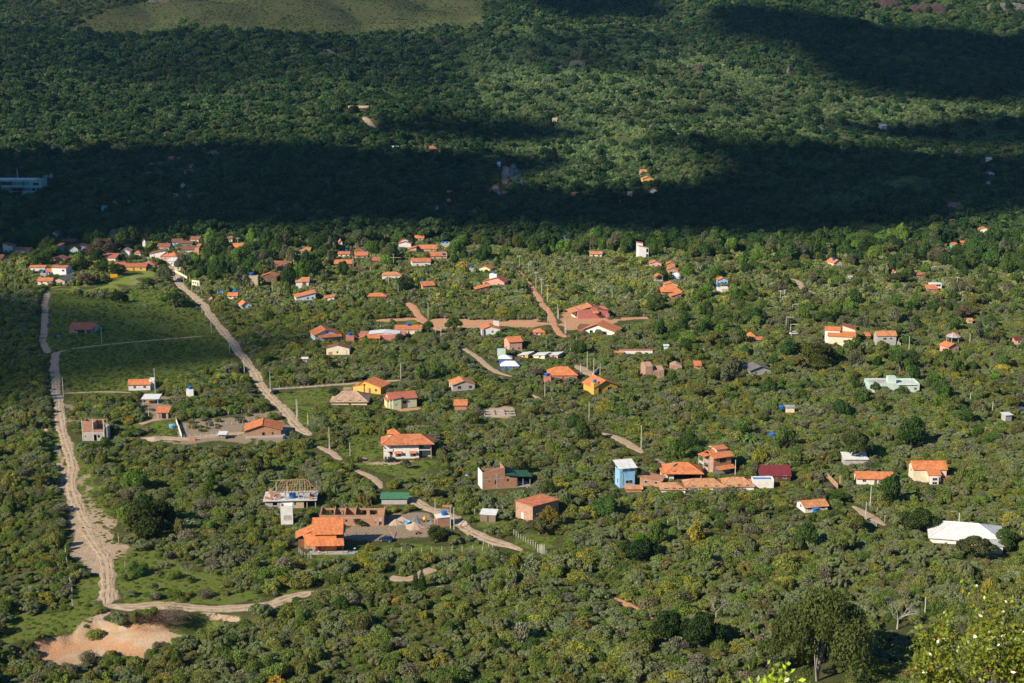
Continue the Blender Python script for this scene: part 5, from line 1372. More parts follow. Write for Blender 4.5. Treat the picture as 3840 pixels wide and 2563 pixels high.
for ci, (op, pl) in enumerate(CLOUDS):
    zc = 2300.0; AM = 20 if ci < 10 else 8
    q = []
    for X, Y in pl:
        x, y, z = ground(X, max(Y, -60))
        t = (zc - z) / SUN.z
        q.append((x + SUN.x * t, y + SUN.y * t))
    q = np.array(q)
    x0, y0 = q.min(0); x1, y1 = q.max(0)
    st = max(6.0, min(x1 - x0, y1 - y0) / 60)
    nx, ny = int((x1 - x0) / st) + 3, int((y1 - y0) / st) + 3
    gx2, gy2 = np.meshgrid(x0 - st + np.arange(nx) * st, y0 - st + np.arange(ny) * st)
    gx2 = gx2 + AM * np.sin(gy2 / 47 + 1.5 * np.sin(gx2 / 90)) + 5 * np.sin(gy2 / 9 + gx2 / 13)
    gy2 = gy2 + AM * np.sin(gx2 / 52 + 1.4 * np.sin(gy2 / 80)) + 5 * np.sin(gx2 / 8 - gy2 / 15)
    ins = inpoly(gx2, gy2, q)
    d = np.where(ins, edge_dist(gx2, gy2, q), 0)
    th = np.minimum(d, 160) ** 0.85 * (1 + 0.35 * np.sin(gx2 / 41) * np.sin(gy2 / 37) + 0.2 * np.sin(gx2 / 15 + gy2 / 19))
    idx = -np.ones(ins.shape, int)
    V = []
    for s_ in (1, -1):
        ids = np.arange(ins.size).reshape(ins.shape)
        V.append(np.stack([gx2.ravel(), gy2.ravel(), zc + (th.ravel() if s_ > 0 else -0.25 * th.ravel())], 1))
    cell = ins[:-1, :-1] & ins[1:, :-1] & ins[:-1, 1:] & ins[1:, 1:]
    i, j = np.nonzero(cell)
    a = i * nx + j
    top = np.stack([a, a + 1, a + nx + 1, a + nx], 1)
    bot = top[:, ::-1] + ins.size
    me = bpy.data.meshes.new('cloud')
    VV = np.concatenate(V); FF = np.concatenate([top, bot]) if op > .9 else top
    used = np.unique(FF); mp = np.zeros(len(VV), int); mp[used] = np.arange(len(used))
    me.from_pydata(VV[used].tolist(), [], mp[FF].tolist())
    me.polygons.foreach_set("use_smooth", np.ones(len(FF), bool))
    me.materials.append(cloud_mat(op))
    tag(link(bpy.data.objects.new('cloud', me)), kind='structure')

# ------------------------------------------------------------------ vegetation
def leaf_material():
    m = bpy.data.materials.new('leaves'); m.use_nodes = True
    t = m.node_tree; t.nodes.clear()
    out = N(t, "ShaderNodeOutputMaterial")
    tint = N(t, "ShaderNodeAttribute", attribute_type='INSTANCER', attribute_name='tint')
    var = N(t, "ShaderNodeAttribute", attribute_name='leafvar')
    flo = N(t, "ShaderNodeAttribute", attribute_name='flower')
    stem = N(t, "ShaderNodeAttribute", attribute_name='stem')
    c = mixc(t, 1.0, tint.outputs["Color"], ramp(t, var.outputs["Fac"], [(0.0, 0.62), (0.5, 1.1), (1.0, 1.75)]), 'MULTIPLY')
    c = mixc(t, flo.outputs["Fac"], c, (0.27, 0.285, 0.165))
    c = mixc(t, stem.outputs["Fac"], c, (0.17, 0.145, 0.12))
    d = N(t, "ShaderNodeBsdfDiffuse"); L(t, c, d.inputs[0])
    tr = N(t, "ShaderNodeBsdfTranslucent"); L(t, mixc(t, 1.0, c, (1.1, 1.15, 0.6), 'MULTIPLY'), tr.inputs[0])
    mx = N(t, "ShaderNodeMixShader"); mx.inputs[0].default_value = 0.38
    L(t, d.outputs[0], mx.inputs[1]); L(t, tr.outputs[0], mx.inputs[2])
    L(t, mx.outputs[0], out.inputs[0])
    return m


LEAF = leaf_material()


def leaves(blobs, n, size, seed, flower=0.0, jit=0.7, up=0.25, shell=(0.78, 1.08), aspect=0.75):
    R_ = np.random.RandomState(seed)
    B = np.array(blobs, float)
    wgt = B[:, 3] * B[:, 4] + B[:, 4] * B[:, 5]; wgt /= wgt.sum()
    V, var, fl = [], [], []
    k = R_.choice(len(B), n * 2, p=wgt)
    d = R_.normal(size=(n * 2, 3)); d[:, 2] += up; d /= np.linalg.norm(d, axis=1)[:, None]
    rr = R_.uniform(shell[0], shell[1], n * 2)
    p = B[k, :3] + d * B[k, 3:6] * rr[:, None]
    keep = p[:, 2] > 0.02
    for b in B:      # drop leaves buried inside another lobe
        q = (p - b[:3]) / b[3:6]
        keep &= (np.linalg.norm(q, axis=1) > 0.68)
    p, d, k = p[keep][:n], d[keep][:n], k[keep][:n]
    n = len(p)
    nr = d + R_.normal(size=(n, 3)) * jit; nr /= np.linalg.norm(nr, axis=1)[:, None]
    a = R_.normal(size=(n, 3)); u = np.cross(nr, a); u /= np.linalg.norm(u, axis=1)[:, None]
    v = np.cross(nr, u)
    s = size * R_.uniform(0.6, 1.35, n)[:, None]
    u, v = u * s, v * s * aspect
    Q = np.stack([p - u - v * .6, p + u * .2 - v, p + u + v * .5, p - u * .3 + v], 1)
    lobev = R_.uniform(-0.22, 0.22, len(B))
    var = np.clip(R_.normal(0.5, 0.17, n) + lobev[k], 0, 1)
    fl = ((d[:, 2] > 0.15) & (R_.rand(n) < flower)).astype(float) * R_.uniform(0.4, 1, n)
    return Q, var, fl


def stems(paths, w=0.03):
    Q = []
    for a, b in paths:
        a, b = np.array(a, float), np.array(b, float)
        d = b - a; d /= np.linalg.norm(d) + 1e-9
        for s_ in (np.array([d[1], -d[0], 0]) + [1e-3, 0, 0], np.cross(d, [d[1] + .01, -d[0], .3])):
            s_ = s_ / np.linalg.norm(s_)
            Q.append([a - s_ * w, a + s_ * w, b + s_ * w * .5, b - s_ * w * .5])
    return np.array(Q)


def rand_lobes(R_, n, r0, r1, spread, zc, zs, flat=0.75):
    out = []
    for i in range(n):
        a = R_.rand() * 6.283; q = spread * math.sqrt(R_.rand())
        r = R_.uniform(r0, r1)
        zz = zc + zs * (1 - (q / max(spread, .01)) ** 2) * R_.uniform(.6, 1.0)
        out.append((q * math.cos(a), q * math.sin(a), zz, r, r, r * flat))
    return out


def proto(kind, seed, n):
    R_ = np.random.RandomState(seed)
    st = []
    if kind == 'broccoli':       # many small pale-topped heads
        bl = rand_lobes(R_, 30, .13, .25, .80, .42, .42, .8)
        Q, va, fl = leaves(bl, n, .048, seed, flower=.42, jit=.55, up=.5)
        for b in bl[:8]: st.append(((b[0] * .3, b[1] * .3, 0), (b[0], b[1], b[2])))
    elif kind == 'round':
        bl = rand_lobes(R_, 17, .19, .38, .66, .36, .42, .85)
        Q, va, fl = leaves(bl, n, .052, seed, jit=.8, shell=(.7, 1.18))
    elif kind == 'loose':
        bl = rand_lobes(R_, 20, .15, .32, .76, .32, .5, .9)
        Q, va, fl = leaves(bl, n, .055, seed, jit=.95, shell=(.55, 1.25))
        for b in bl: st.append(((b[0] * .2, b[1] * .2, 0), (b[0] * 1.1, b[1] * 1.1, b[2] + .2)))
    elif kind == 'twig':
        bl = rand_lobes(R_, 9, .25, .4, .6, .4, .4, .9)
        Q, va, fl = leaves(bl, int(n * .42), .06, seed, jit=1.0, shell=(.5, 1.3))
        for i in range(70):
            a = R_.rand() * 6.283; q = .3 + .6 * R_.rand(); z1 = .45 + .6 * R_.rand() * (1.2 - q)
            st.append(((.1 * math.cos(a), .1 * math.sin(a), 0), (q * math.cos(a), q * math.sin(a), z1)))
            st.append(((q * .6 * math.cos(a), q * .6 * math.sin(a), z1 * .6), (q * math.cos(a + .5), q * math.sin(a + .5), z1 + .1)))
    elif kind == 'low':
        bl = rand_lobes(R_, 12, .2, .4, .75, .12, .25, .6)
        Q, va, fl = leaves(bl, n, .085, seed, jit=.8, up=.8)
    elif kind == 'mango':
        bl = rand_lobes(R_, 13, .28, .42, .62, .55, .75, .85) + [(0, 0, .75, .6, .6, .55)]
        Q, va, fl = leaves(bl, n, .062, seed, jit=.6)
        st = [((0, 0, 0), (0, 0, .5))]
    elif kind == 'umbrella':
        bl = rand_lobes(R_, 14, .24, .36, .72, .62, .28, .5)
        Q, va, fl = leaves(bl, n, .055, seed, jit=.6, up=.7)
        for b in bl: st.append(((0, 0, .2), (b[0], b[1], b[2])))
        st.append(((0, 0, 0), (0, 0, .3)))
    elif kind == 'airy':
        bl = rand_lobes(R_, 13, .18, .34, .68, .5, .75, .9)
        Q, va, fl = leaves(bl, n, .06, seed, jit=.9, shell=(.6, 1.2))
        for b in bl: st.append(((0, 0, .25), (b[0], b[1], b[2])))
        st.append(((0, 0, 0), (0, 0, .4)))
    Q = Q.copy()
    stm = np.zeros(len(Q))
    if st:
        S = stems(st, .022 if kind in ('broccoli', 'loose', 'twig') else .03)
        if kind == 'twig': S = stems(st, .011)
        Q = np.concatenate([Q, S]); va = np.concatenate([va, np.full(len(S), .5)]); fl = np.concatenate([fl, np.zeros(len(S))])
        stm = np.concatenate([stm, np.ones(len(S))])
    return quads_mesh('bush_form', Q, LEAF, {'leafvar': va, 'flower': fl, 'stem': stm})


PROTO, PIDX = [], {}
for kind, cnt, n in (('broccoli', 5, 2500), ('round', 5, 2300), ('loose', 5, 2100), ('twig', 3, 1700), ('low', 3, 700), ('mango', 3, 1900), ('umbrella', 3, 1500), ('airy', 3, 1500)):
    PIDX[kind] = list(range(len(PROTO), len(PROTO) + cnt))
    for i in range(cnt):
        PROTO.append(proto(kind, 100 + len(PROTO) * 7, n))
NEAR_N = len(PROTO)
for kind, cnt, n in (('round', 3, 330), ('loose', 2, 330), ('mango', 3, 420), ('umbrella', 3, 380), ('airy', 2, 380)):   # far versions
    PIDX['far_' + kind] = list(range(len(PROTO), len(PROTO) + cnt))
    for i in range(cnt):
        R2_ = np.random.RandomState(500 + len(PROTO))
        bl = {'round': rand_lobes(R2_, 6, .36, .55, .5, .42, .3, .85), 'loose': rand_lobes(R2_, 8, .25, .42, .62, .35, .5, .9), 'mango': rand_lobes(R2_, 10, .3, .45, .6, .5, .6, .8),
              'umbrella': rand_lobes(R2_, 10, .28, .4, .68, .6, .3, .5), 'airy': rand_lobes(R2_, 9, .22, .38, .62, .5, .7, .9)}[kind]
        Q, va, fl = leaves(bl, n, .125, 900 + len(PROTO), jit=.6)
        PROTO.append(quads_mesh('bush_form', Q, LEAF, {'leafvar': va, 'flower': fl * 0, 'stem': fl * 0}))
pcol = bpy.data.collections.new('vegetation_forms')
for i, me in enumerate(PROTO):
    o = bpy.data.objects.new('form_%02d' % i, me)
    pcol.objects.link(o)


def scatter(name, pts, pid, rot, scl, tint, kind='stuff'):
    me = bpy.data.meshes.new(name)
    n = len(pts)
    me.vertices.add(n)
    me.vertices.foreach_set("co", pts.astype(np.float32).ravel())
    a = me.attributes.new('pid', 'INT', 'POINT'); a.data.foreach_set("value", pid.astype(np.int32))
    a = me.attributes.new('rot', 'FLOAT_VECTOR', 'POINT'); a.data.foreach_set("vector", rot.astype(np.float32).ravel())
    a = me.attributes.new('scl', 'FLOAT_VECTOR', 'POINT'); a.data.foreach_set("vector", scl.astype(np.float32).ravel())
    a = me.attributes.new('tint', 'FLOAT_VECTOR', 'POINT'); a.data.foreach_set("vector", tint.astype(np.float32).ravel())
    o = link(bpy.data.objects.new(name, me))
    o['kind'] = kind
    ng = bpy.data.node_groups.new(name + '_scatter', 'GeometryNodeTree')
    ng.interface.new_socket('Geometry', in_out='INPUT', socket_type='NodeSocketGeometry')
    ng.interface.new_socket('Geometry', in_out='OUTPUT', socket_type='NodeSocketGeometry')
    gi, go = ng.nodes.new('NodeGroupInput'), ng.nodes.new('NodeGroupOutput')
    ci = ng.nodes.new('GeometryNodeCollectionInfo'); ci.inputs[0].default_value = pcol; ci.inputs[1].default_value = True; ci.inputs[2].default_value = True
    ip = ng.nodes.new('GeometryNodeInstanceOnPoints'); ip.inputs['Pick Instance'].default_value = True

    def na(nm, ty):
        x = ng.nodes.new('GeometryNodeInputNamedAttribute'); x.data_type = ty; x.inputs[0].default_value = nm
        return [s for s in x.outputs if s.enabled][0]
    ng.links.new(gi.outputs[0], ip.inputs['Points'])
    ng.links.new(ci.outputs[0], ip.inputs['Instance'])
    ng.links.new(na('pid', 'INT'), ip.inputs['Instance Index'])
    ng.links.new(na('rot', 'FLOAT_VECTOR'), ip.inputs['Rotation'])
    ng.links.new(na('scl', 'FLOAT_VECTOR'), ip.inputs['Scale'])
    ng.links.new(ip.outputs[0], go.inputs[0])
    md = o.modifiers.new('scatter', 'NODES'); md.node_group = ng
    return o


# species: (name, forms, base colour, weight in scrub)
SP = [('silver green', 'broccoli', (0.125, 0.152, 0.075)), ('olive', 'loose', (0.150, 0.168, 0.050)), ('mid green', 'round', (0.112, 0.150, 0.042)), ('dark green', 'round', (0.068, 0.105, 0.030)),
      ('yellow green', 'loose', (0.190, 0.190, 0.042)), ('grey brown', 'twig', (0.145, 0.14, 0.10)), ('fresh green', 'low', (0.13, 0.20, 0.035)), ('brownish olive', 'round', (0.140, 0.140, 0.055)),
      ('rusty yellow', 'loose', (0.26, 0.19, 0.04))]
TSP = [('dark mango', 'mango', (0.042, 0.075, 0.022)), ('flat topped', 'umbrella', (0.085, 0.105, 0.032)), ('airy', 'airy', (0.075, 0.115, 0.03)), ('olive crowned', 'umbrella', (0.095, 0.100, 0.032)),
       ('bright green', 'mango', (0.09, 0.15, 0.03)), ('greyish', 'airy', (0.10, 0.105, 0.065))]


def vnoise(x, y, s, ph=0):
    return (np.sin(x / s + 1.7 * np.sin(y / s * .8 + ph) + ph) * np.sin(y / s * 1.1 + 1.3 * np.sin(x / s * .7 + 2 * ph)) + .5 * np.sin(x / s * 2.3 + y / s * 1.9 + ph * 3)) / 1.5


def jgrid(y0, y1, st, halfw=1.12, jit=.48):
    ys = np.arange(y0, y1, st * .93)
    out = []
    for i, y in enumerate(ys):
        hwd = (y + 40) * .36 * halfw + 14
        xs = np.arange(-hwd, hwd, st) + (i % 2) * st / 2
        out.append(np.stack([xs, np.full(len(xs), y)], 1))
    a = np.concatenate(out)
    return a + RS.uniform(-jit, jit, a.shape) * st


def blocked(x, y, z, r, h, slack=1.0):
    """would hide something the photograph shows, or stands on a road, in a house or in a clearing"""
    bad = np.zeros(len(x), bool)
    for dx, hz in ((0, .95), (-.55, .8), (.55, .8), (-.9, .5), (.9, .5), (0, .5), (0, .12), (-.5, .3), (.5, .3)):
        X, Y, D = project(x + dx * r, y, z + h * hz)
        i, j = np.clip((Y / 4).astype(int), 0, KH - 1), np.clip((X / 4).astype(int), 0, KW - 1)
        ok = (Y > 0) & (Y < 2566) & (X > 0) & (X < 3840)
        bad |= ok & (KEEP[i, j] > y + slack)
    X, Y, D = project(x, y, z)
    i, j = np.clip((Y / 4).astype(int), 0, KH - 1), np.clip((X / 4).astype(int), 0, KW - 1)
    ok = (Y > 0) & (Y < 2566) & (X > 0) & (X < 3840)
    bad |= ok & (RS.rand(len(x)) < BARE[i, j])
    for pts, hw_ in ROADS:
        x0_, y0_ = pts.min(0) - 8; x1_, y1_ = pts.max(0) + 8
        m = (x > x0_) & (x < x1_) & (y > y0_) & (y < y1_) & ~bad
        if m.any():
            q = pts[::2]
            d = np.hypot(x[m][:, None] - q[None, :, 0], y[m][:, None] - q[None, :, 1]).min(1)
            bm = bad[m]; bm |= d < hw_ + r[m] * .62
            bad[m] = bm
    for cx, cy, a, b, ya in FOOT:
        m = (np.abs(x - cx) < a + b + 6) & (np.abs(y - cy) < a + b + 6) & ~bad
        if m.any():
            dx, dy = x[m] - cx, y[m] - cy
            c, s = math.cos(-ya), math.sin(-ya)
            u, v = dx * c - dy * s, dx * s + dy * c
            bm = bad[m]; bm |= (np.abs(u) < a + r[m] * .5) & (np.abs(v) < b + r[m] * .5)
            bad[m] = bm
    return bad


def inany(X, Y, pls):
    r = np.zeros(X.shape, bool)
    for p in pls: r |= inpoly(X, Y, p)
    return r

# ------------------------------------------------------------------ buildings modelled one by one
def site(reg, u, v, name, label, cat, yaw=0, nick=None):
    x, y, z = g(reg, u, v)
    s = pxm(x, y, z)
    r = empty(name, (x, y, z), rad(yaw)); tag(r, label, cat)
    X, Y = P(reg, u, v)
    if nick: LAND.append((X, Y - 20, nick))
    return r, K / s, (x, y, z)


def part(root, nm, mt, f):
    m = MB(); f(m)
    return m.build(nm, M[mt], root)


def holes(m, a0, a1, z0, z1, y0, y1, hs_, axis='x', off=0):
    """a wall along one axis with rectangular openings [(p0, p1, q0, q1)]"""
    def bx(p, q, c, d):
        if q - p > .01 and d - c > .01:
            if axis == 'x': m.box(p, q, y0, y1, c, d)
            else: m.box(y0, y1, p, q, c, d)
    cur = a0
    for p, q, c, d in sorted(hs_):
        bx(cur, p, z0, z1); bx(p, q, z0, c); bx(p, q, d, z1); cur = q
    bx(cur, a1, z0, z1)


def worldp(root, p):
    return root.matrix_basis @ Vector(p)


# white two storey house
R_, k, o3 = site('R6', 1392, 785, 'white_house', 'large white two storey house with orange hip roof and stair turret', 'house', 4, 'the large white two storey house')
zz = lambda u: (u - 1392) * k
part(R_, 'wall', 'white', lambda m: (m.box(-5.2, 4.0, 0.2, 8, -1, 5.75), m.box(4.0, 8.3, 2.4, 8, -1, 5.75), m.box(-8.3, -5.2, 3.0, 8, -1, 5.75)))
part(R_, 'upper_wall_band', 'slab', lambda m: m.box(-5.15, 3.95, 0.14, .2, 4.0, 5.7))
part(R_, 'balcony', 'white', lambda m: (m.box(-8.5, -5.2, 0, 3.0, 2.75, 3.0), m.box(-8.5, -5.2, -.05, .12, 3.0, 3.75), m.box(-8.5, -8.3, .12, 3, 3.0, 3.75)))
part(R_, 'balcony', 'slab', lambda m: (m.box(4.0, 8.5, 0.1, 2.4, 2.9, 3.12),))
part(R_, 'railing', 'darkmetal', lambda m: (m.box(4.1, 8.3, .12, .18, 4.0, 4.08), [m.box(4.3 + i * .4, 4.34 + i * .4, .13, .17, 3.12, 4.0) for i in range(10)]))
for xx, mt in ((-8.35, 'white'), (-7.2, 'white')):
    part(R_, 'column', mt, lambda m: m.box(xx - .14, xx + .14, 0, .28, -1, 2.75 if xx > -8 else 5.7))
part(R_, 'column', 'brick', lambda m: m.box(8.15, 8.5, 0.05, .4, -1, 5.7))
for wv in (('f', -.30, 3.9, 1.6, 1.3, 'window', 'greenglass'), ('f', -.05, 4.6, .55, .55), ('f', .23, 3.9, 1.7, 1.3), ('f', -.30, .85, 1.7, 1.25, 'window', 'brown', 'brown'), ('f', -.05, 1.4, .55, .6), ('f', .27, .85, 1.8, 1.25, 'window', 'brown', 'brown')):
    opening(R_, -.6, 4.1, 9.2, 7.8, *wv)
opening(R_, 6.15, 5.2, 4.3, 5.6, 'f', -.3, 3.12, 1.7, 2.2, 'door', 'greenglass')
opening(R_, 6.15, 5.2, 4.3, 5.6, 'f', -.35, 0, .9, 2.2, 'door', 'brown')
opening(R_, -6.75, 5.5, 3.1, 5, 'f', .25, 0, .8, 2.1, 'door', 'brown')
for xx in (-3.35, 1.9):
    part(R_, 'awning', 'tile', lambda m: m.slab([(xx - 1.3, -.9, 2.15), (xx + 1.3, -.9, 2.15), (xx + 1.3, .18, 2.75), (xx - 1.3, .18, 2.75)], .08, (1, 0, 0)))
shift_root = empty('x', (0, 0, 0)); bpy.data.objects.remove(shift_root)
block(R_, 0, 4.0, 17.2, 8.6, 5.6, 5.75, 'hip', 2.0, .9, None, 'tile', ridge=True)
for c_ in [c for c in R_.children if c.name.startswith('post')]: bpy.data.objects.remove(c_)
block(R_, -4.9, 6.2, 3.6, 3.4, 5.5, 8.2, 'hip', .9, .5, 'white', 'tile_bright', ridge=True)
X0, Y0 = P('R6', 1140, 785); X1, Y1 = P('R6', 1650, 485); keep_rect(X0, X1, Y1, Y0, o3[1]); FOOT.append((o3[0], o3[1] + 4, 10, 6, 0))

# orange two storey house
R_, k, o3 = site('B2', 640, 352, 'orange_house', 'bright orange two storey house with big ribbed tile roofs', 'house', 3, 'the bright orange two storey house')
part(R_, 'wall', 'orange', lambda m: (m.box(-3.0, 3.2, 0, 6, -1, 5.4), m.box(-6.4, -3.0, 2.0, 8, -1, 3.4)))
part(R_, 'wall', 'brick_dark', lambda m: (m.box(3.2, 5.0, 1.0, 6, -1, 5.2), m.box(-8.2, -6.4, 3.0, 8, -1, 2.4)))
block(R_, .55, 3.0, 8.4, 6.2, 5.3, 5.4, 'gx', 2.9, .45, None, 'tile_bright', k=.7, ridge=True)
part(R_, 'porch_roof', 'tile_bright', lambda m: (m.slab([(-4.8, -2.6, 2.5), (5.6, -2.6, 2.5), (5.3, -.02, 3.9), (-2.8, -.02, 3.9)], .1, (1, 0, 0)), m.slab([(-4.9, -2.6, 2.5), (-2.8, -.02, 3.95), (-3.1, 3.2, 4.9), (-7.0, 3.2, 3.9)], .1, (0, 1, 0))))
part(R_, 'side_roof', 'tile_bright', lambda m: (m.slab([(-9.0, 3.0, 3.0), (-3.2, 3.0, 5.6), (-3.2, 9.0, 5.6), (-9.6, 9.0, 3.0)], .1, (0, 1, 0)), m.slab([(4.7, 3.2, 5.3), (5.6, 3.2, 4.6), (5.6, 9, 4.6), (4.7, 9, 5.3)], .1, (0, 1, 0))))
for c_ in [c for c in R_.children if c.name.startswith('post')]: bpy.data.objects.remove(c_)
for xx in (-4.5, .7, 5.2):
    part(R_, 'post', 'darkwood', lambda m: m.box(xx - .07, xx + .07, -2.4, -2.26, -.5, 2.5))
opening(R_, .1, 3, 6.2, 6, 'f', -.05, 0.9, .55, 1.0, 'window', 'red', 'orange')
opening(R_, .1, 3, 6.2, 6, 'f', -.3, 0, .9, 2.1, 'door', 'red')
part(R_, 'terrace', 'concrete', lambda m: m.box(-4.8, 6.5, -2.9, 0, -1, .08))
keep_rect(P('B2', 345, 0)[0], P('B2', 840, 0)[0], P('B2', 0, 28)[1], P('B2', 0, 352)[1], o3[1]); FOOT.append((o3[0], o3[1] + 3, 10, 6, 0))
ORANGE = R_

# roofless long brick house
R_, k, o3 = site('R6', 878, 1400, 'roofless_brick_house', 'long roofless brick house with open rooms and window holes', 'unfinished house', 0, 'the long roofless brick house')
W_ = 9.9
part(R_, 'front_wall', 'brick', lambda m: holes(m, -W_, W_, -1, 3.4, 0, .25, [(-9.0, -8.2, 1.5, 2.4), (-1.9, -1.3, 1.2, 2.0), (.6, 3.0, .9, 2.2), (7.2, 7.6, .9, 2.2), (8.4, 9.3, 0, 2.3)]))
part(R_, 'back_wall', 'brick', lambda m: holes(m, -W_, W_, -1, 3.5, 6.2, 6.45, [(-8.6, -6.2, 1.2, 2.9), (-4.6, -3, 1.4, 2.6), (2.2, 4.0, 1.4, 2.9), (5.0, 7.4, 1.3, 2.9)]))
for xx in (-W_ + .13, -5.6, -2.3, .9, W_ - .13):
    part(R_, 'cross_wall', 'brick', lambda m: (m.box(xx - .125, xx + .125, .27, 6.18, -1, 2.4), m.face([(xx - .12, .27, 2.4), (xx - .12, 6.18, 2.4), (xx - .12, 6.18, 4.1)]), m.face([(xx + .12, 6.18, 2.4), (xx + .12, .27, 2.4), (xx + .12, 6.18, 4.1)]), m.face([(xx - .12, .27, 2.4), (xx + .12, .27, 2.4), (xx + .12, 6.18, 4.1), (xx - .12, 6.18, 4.1)])))
part(R_, 'ring_beam', 'concrete', lambda m: (m.box(-W_ - .02, W_ + .02, -.03, .28, 2.45, 2.6),))
part(R_, 'floor', 'concrete', lambda m: m.box(-W_, W_, .3, 6.1, -1, .1))
for xx in (.7, 2.9): part(R_, 'prop', 'rafter', lambda m: m.box(xx - .05, xx + .05, -1.2, -1.1, -.3, 2.4))
keep_rect(P('R6', 568, 0)[0], P('R6', 1190, 0)[0], P('R6', 0, 1235)[1], P('R6', 0, 1400)[1], o3[1]); FOOT.append((o3[0], o3[1] + 3, 11, 5, 0))
BRICK = R_

# house under construction with bare rafters
R_, k, o3 = site('R6', 318, 1240, 'construction_house', 'half built house with bare timber rafters over a concrete slab', 'unfinished house', 4, 'the half built house with bare rafters')
part(R_, 'lower_wall', 'concrete', lambda m: holes(m, -8, 4.2, -1.2, 2.6, 0, .25, [(-5.6, -4.2, 1, 2), (-2, -.5, 0, 2.1), (1.2, 2.4, 1, 2)]))
part(R_, 'lower_wall', 'tan', lambda m: (m.box(-8, -7.75, .25, 8, -1.2, 2.6), m.box(-8, 4.2, 7.75, 8, -1.2, 2.6), m.box(1.7, 4.2, -.05, 0, -1.2, 2.4)))
part(R_, 'floor_slab', 'slab', lambda m: m.box(-8.6, 8.4, -.7, 8.6, 2.6, 2.9))
for xx in (-5, -1.5, 2.6, 4.2, 7.9):
    for yy_ in (0.1, 6.4):
        part(R_, 'column', 'concrete', lambda m: m.box(xx - .15, xx + .15, yy_, yy_ + .3, 2.9 if xx < 5 else -1.2, 5.4 + (1.2 if yy_ > 3 else 0)))
for xx in (5.2, 7.9): part(R_, 'column', 'concrete', lambda m: m.box(xx - .12, xx + .12, 0, .25, -1.2, 2.6))
part(R_, 'ring_beam', 'white', lambda m: (m.box(-2.4, 1.0, 0.0, .25, 5.4, 5.65), m.box(4.4, 7.5, 0.0, .25, 5.4, 5.65)))
part(R_, 'partition', 'brick', lambda m: (m.box(-4.6, -3.1, 2.0, 2.2, 2.9, 4.0), m.box(-6.6, -5.4, 3.0, 4.0, 2.9, 3.7), m.box(6.0, 6.2, 1, 5, 2.9, 4.2), m.box(-7.4, -6.4, 6, 6.8, 2.9, 4.6)))
for i in range(13):
    xx = -4.6 + i * .95
    part(R_, 'rafter', 'rafter', lambda m: m.beam((xx, -.7, 5.5), (xx * .75 + .5, 4.6, 7.9), .06))
for i in range(9):
    t = i / 8
    part(R_, 'rafter', 'rafter', lambda m: m.beam((9.2, -.5 + 9 * t, 5.2), (4.9, 4.6, 7.9), .06))
part(R_, 'ridge_beam', 'rafter', lambda m: (m.beam((-6.6, 4.6, 7.9), (5.0, 4.6, 7.95), .09), m.beam((-5.4, -.5, 5.5), (8.9, -.5, 5.5), .07)))
part(R_, 'purlin', 'rafter', lambda m: [m.beam((-4.8 + j * .4, -.7 + j * 1.1, 5.65 + j * .5), (8.4 - j * .6, -.7 + j * 1.1, 5.65 + j * .5), .035) for j in range(1, 5)])
part(R_, 'strut', 'rafter', lambda m: (m.beam((-6.8, .2, 4.6), (-4.0, 4.4, 7.9), .06), m.beam((-4.6, 0, 3.2), (-2.0, 3, 6.2), .05), m.beam((-7.6, -.4, 4.8), (-3.6, .4, 6.3), .05)))
tank(worldp(R_, (.6, 1.6, 2.9)), '', 1.15, 1.4, 'blue water tank on the slab under the bare rafters')
for i, (a, b) in enumerate(((-7.6, 1.0), (-6.2, .4), (6.6, -.2), (-5.4, 5.0), (7.4, 2.4))):
    o = MB().box(-.5, .5, -.4, .4, 0, .75).build('brick_pile', M['brick']); o.location = worldp(R_, (a, b, 2.9))
    tag(o, 'stack of new bricks, ' + ('far left', 'near left', 'near right', 'rear left', 'rear right')[i] + ' on the slab under the bare rafters', 'brick stack', 'brick stacks on the slab')
keep_rect(P('R6', 60, 0)[0], P('R6', 592, 0)[0], P('R6', 0, 975)[1], P('R6', 0, 1200)[1], o3[1]); FOOT.append((o3[0], o3[1] + 4, 9.5, 6, 0))
CONS = R_

# two storey brick house on a concrete base (left)
R_, k, o3 = site('R5', 860, 622, 'brick_house', 'two storey brick and concrete shell with open upper rooms by the dirt road', 'unfinished house', 1, 'the two storey brick shell by the road')
part(R_, 'base_wall', 'concrete', lambda m: holes(m, -3.9, 4.0, -1, 3.0, 0, .25, [(-3.1, -2.7, 1.4, 1.9), (.2, 1.2, 0, 2.4), (1.6, 2.4, 1.2, 2.3)]))
part(R_, 'base_wall', 'concrete', lambda m: (m.box(-3.9, -3.65, .25, 6, -1, 3.0), m.box(3.75, 4.0, .25, 6, -1, 3.0), m.box(-3.9, 4, 5.75, 6, -1, 3.0)))
part(R_, 'floor_slab', 'slab', lambda m: m.box(-4.0, 4.1, -.05, 6.05, 3.0, 3.2))
part(R_, 'front_wall', 'brick', lambda m: (holes(m, -3.9, 0.05, 3.2, 7.6, 0, .2, [(-3.1, -2.8, 4.5, 4.9)]), m.box(.1, 3.9, 0, .2, 3.2, 4.3)))
part(R_, 'back_wall', 'brick', lambda m: holes(m, -3.9, 3.9, 3.2, 6.8, 5.8, 6, [(.8, 1.9, 5.0, 6.4), (2.6, 3.6, 5.2, 6.5)]))
part(R_, 'side_wall', 'brick', lambda m: (m.box(-3.9, -3.7, .2, 5.8, 3.2, 7.0), m.box(3.7, 3.9, .2, 5.8, 3.2, 4.4), m.box(-.05, .12, .2, 5.8, 3.2, 6.6)))
for xx in (-3.95, 0, 3.95): part(R_, 'column', 'slab', lambda m: m.box(xx - .12, xx + .12, -.06, .18, -1, 8.1))
part(R_, 'annex', 'concrete', lambda m: m.box(4.1, 5.1, .5, 4, -1, 5.2))
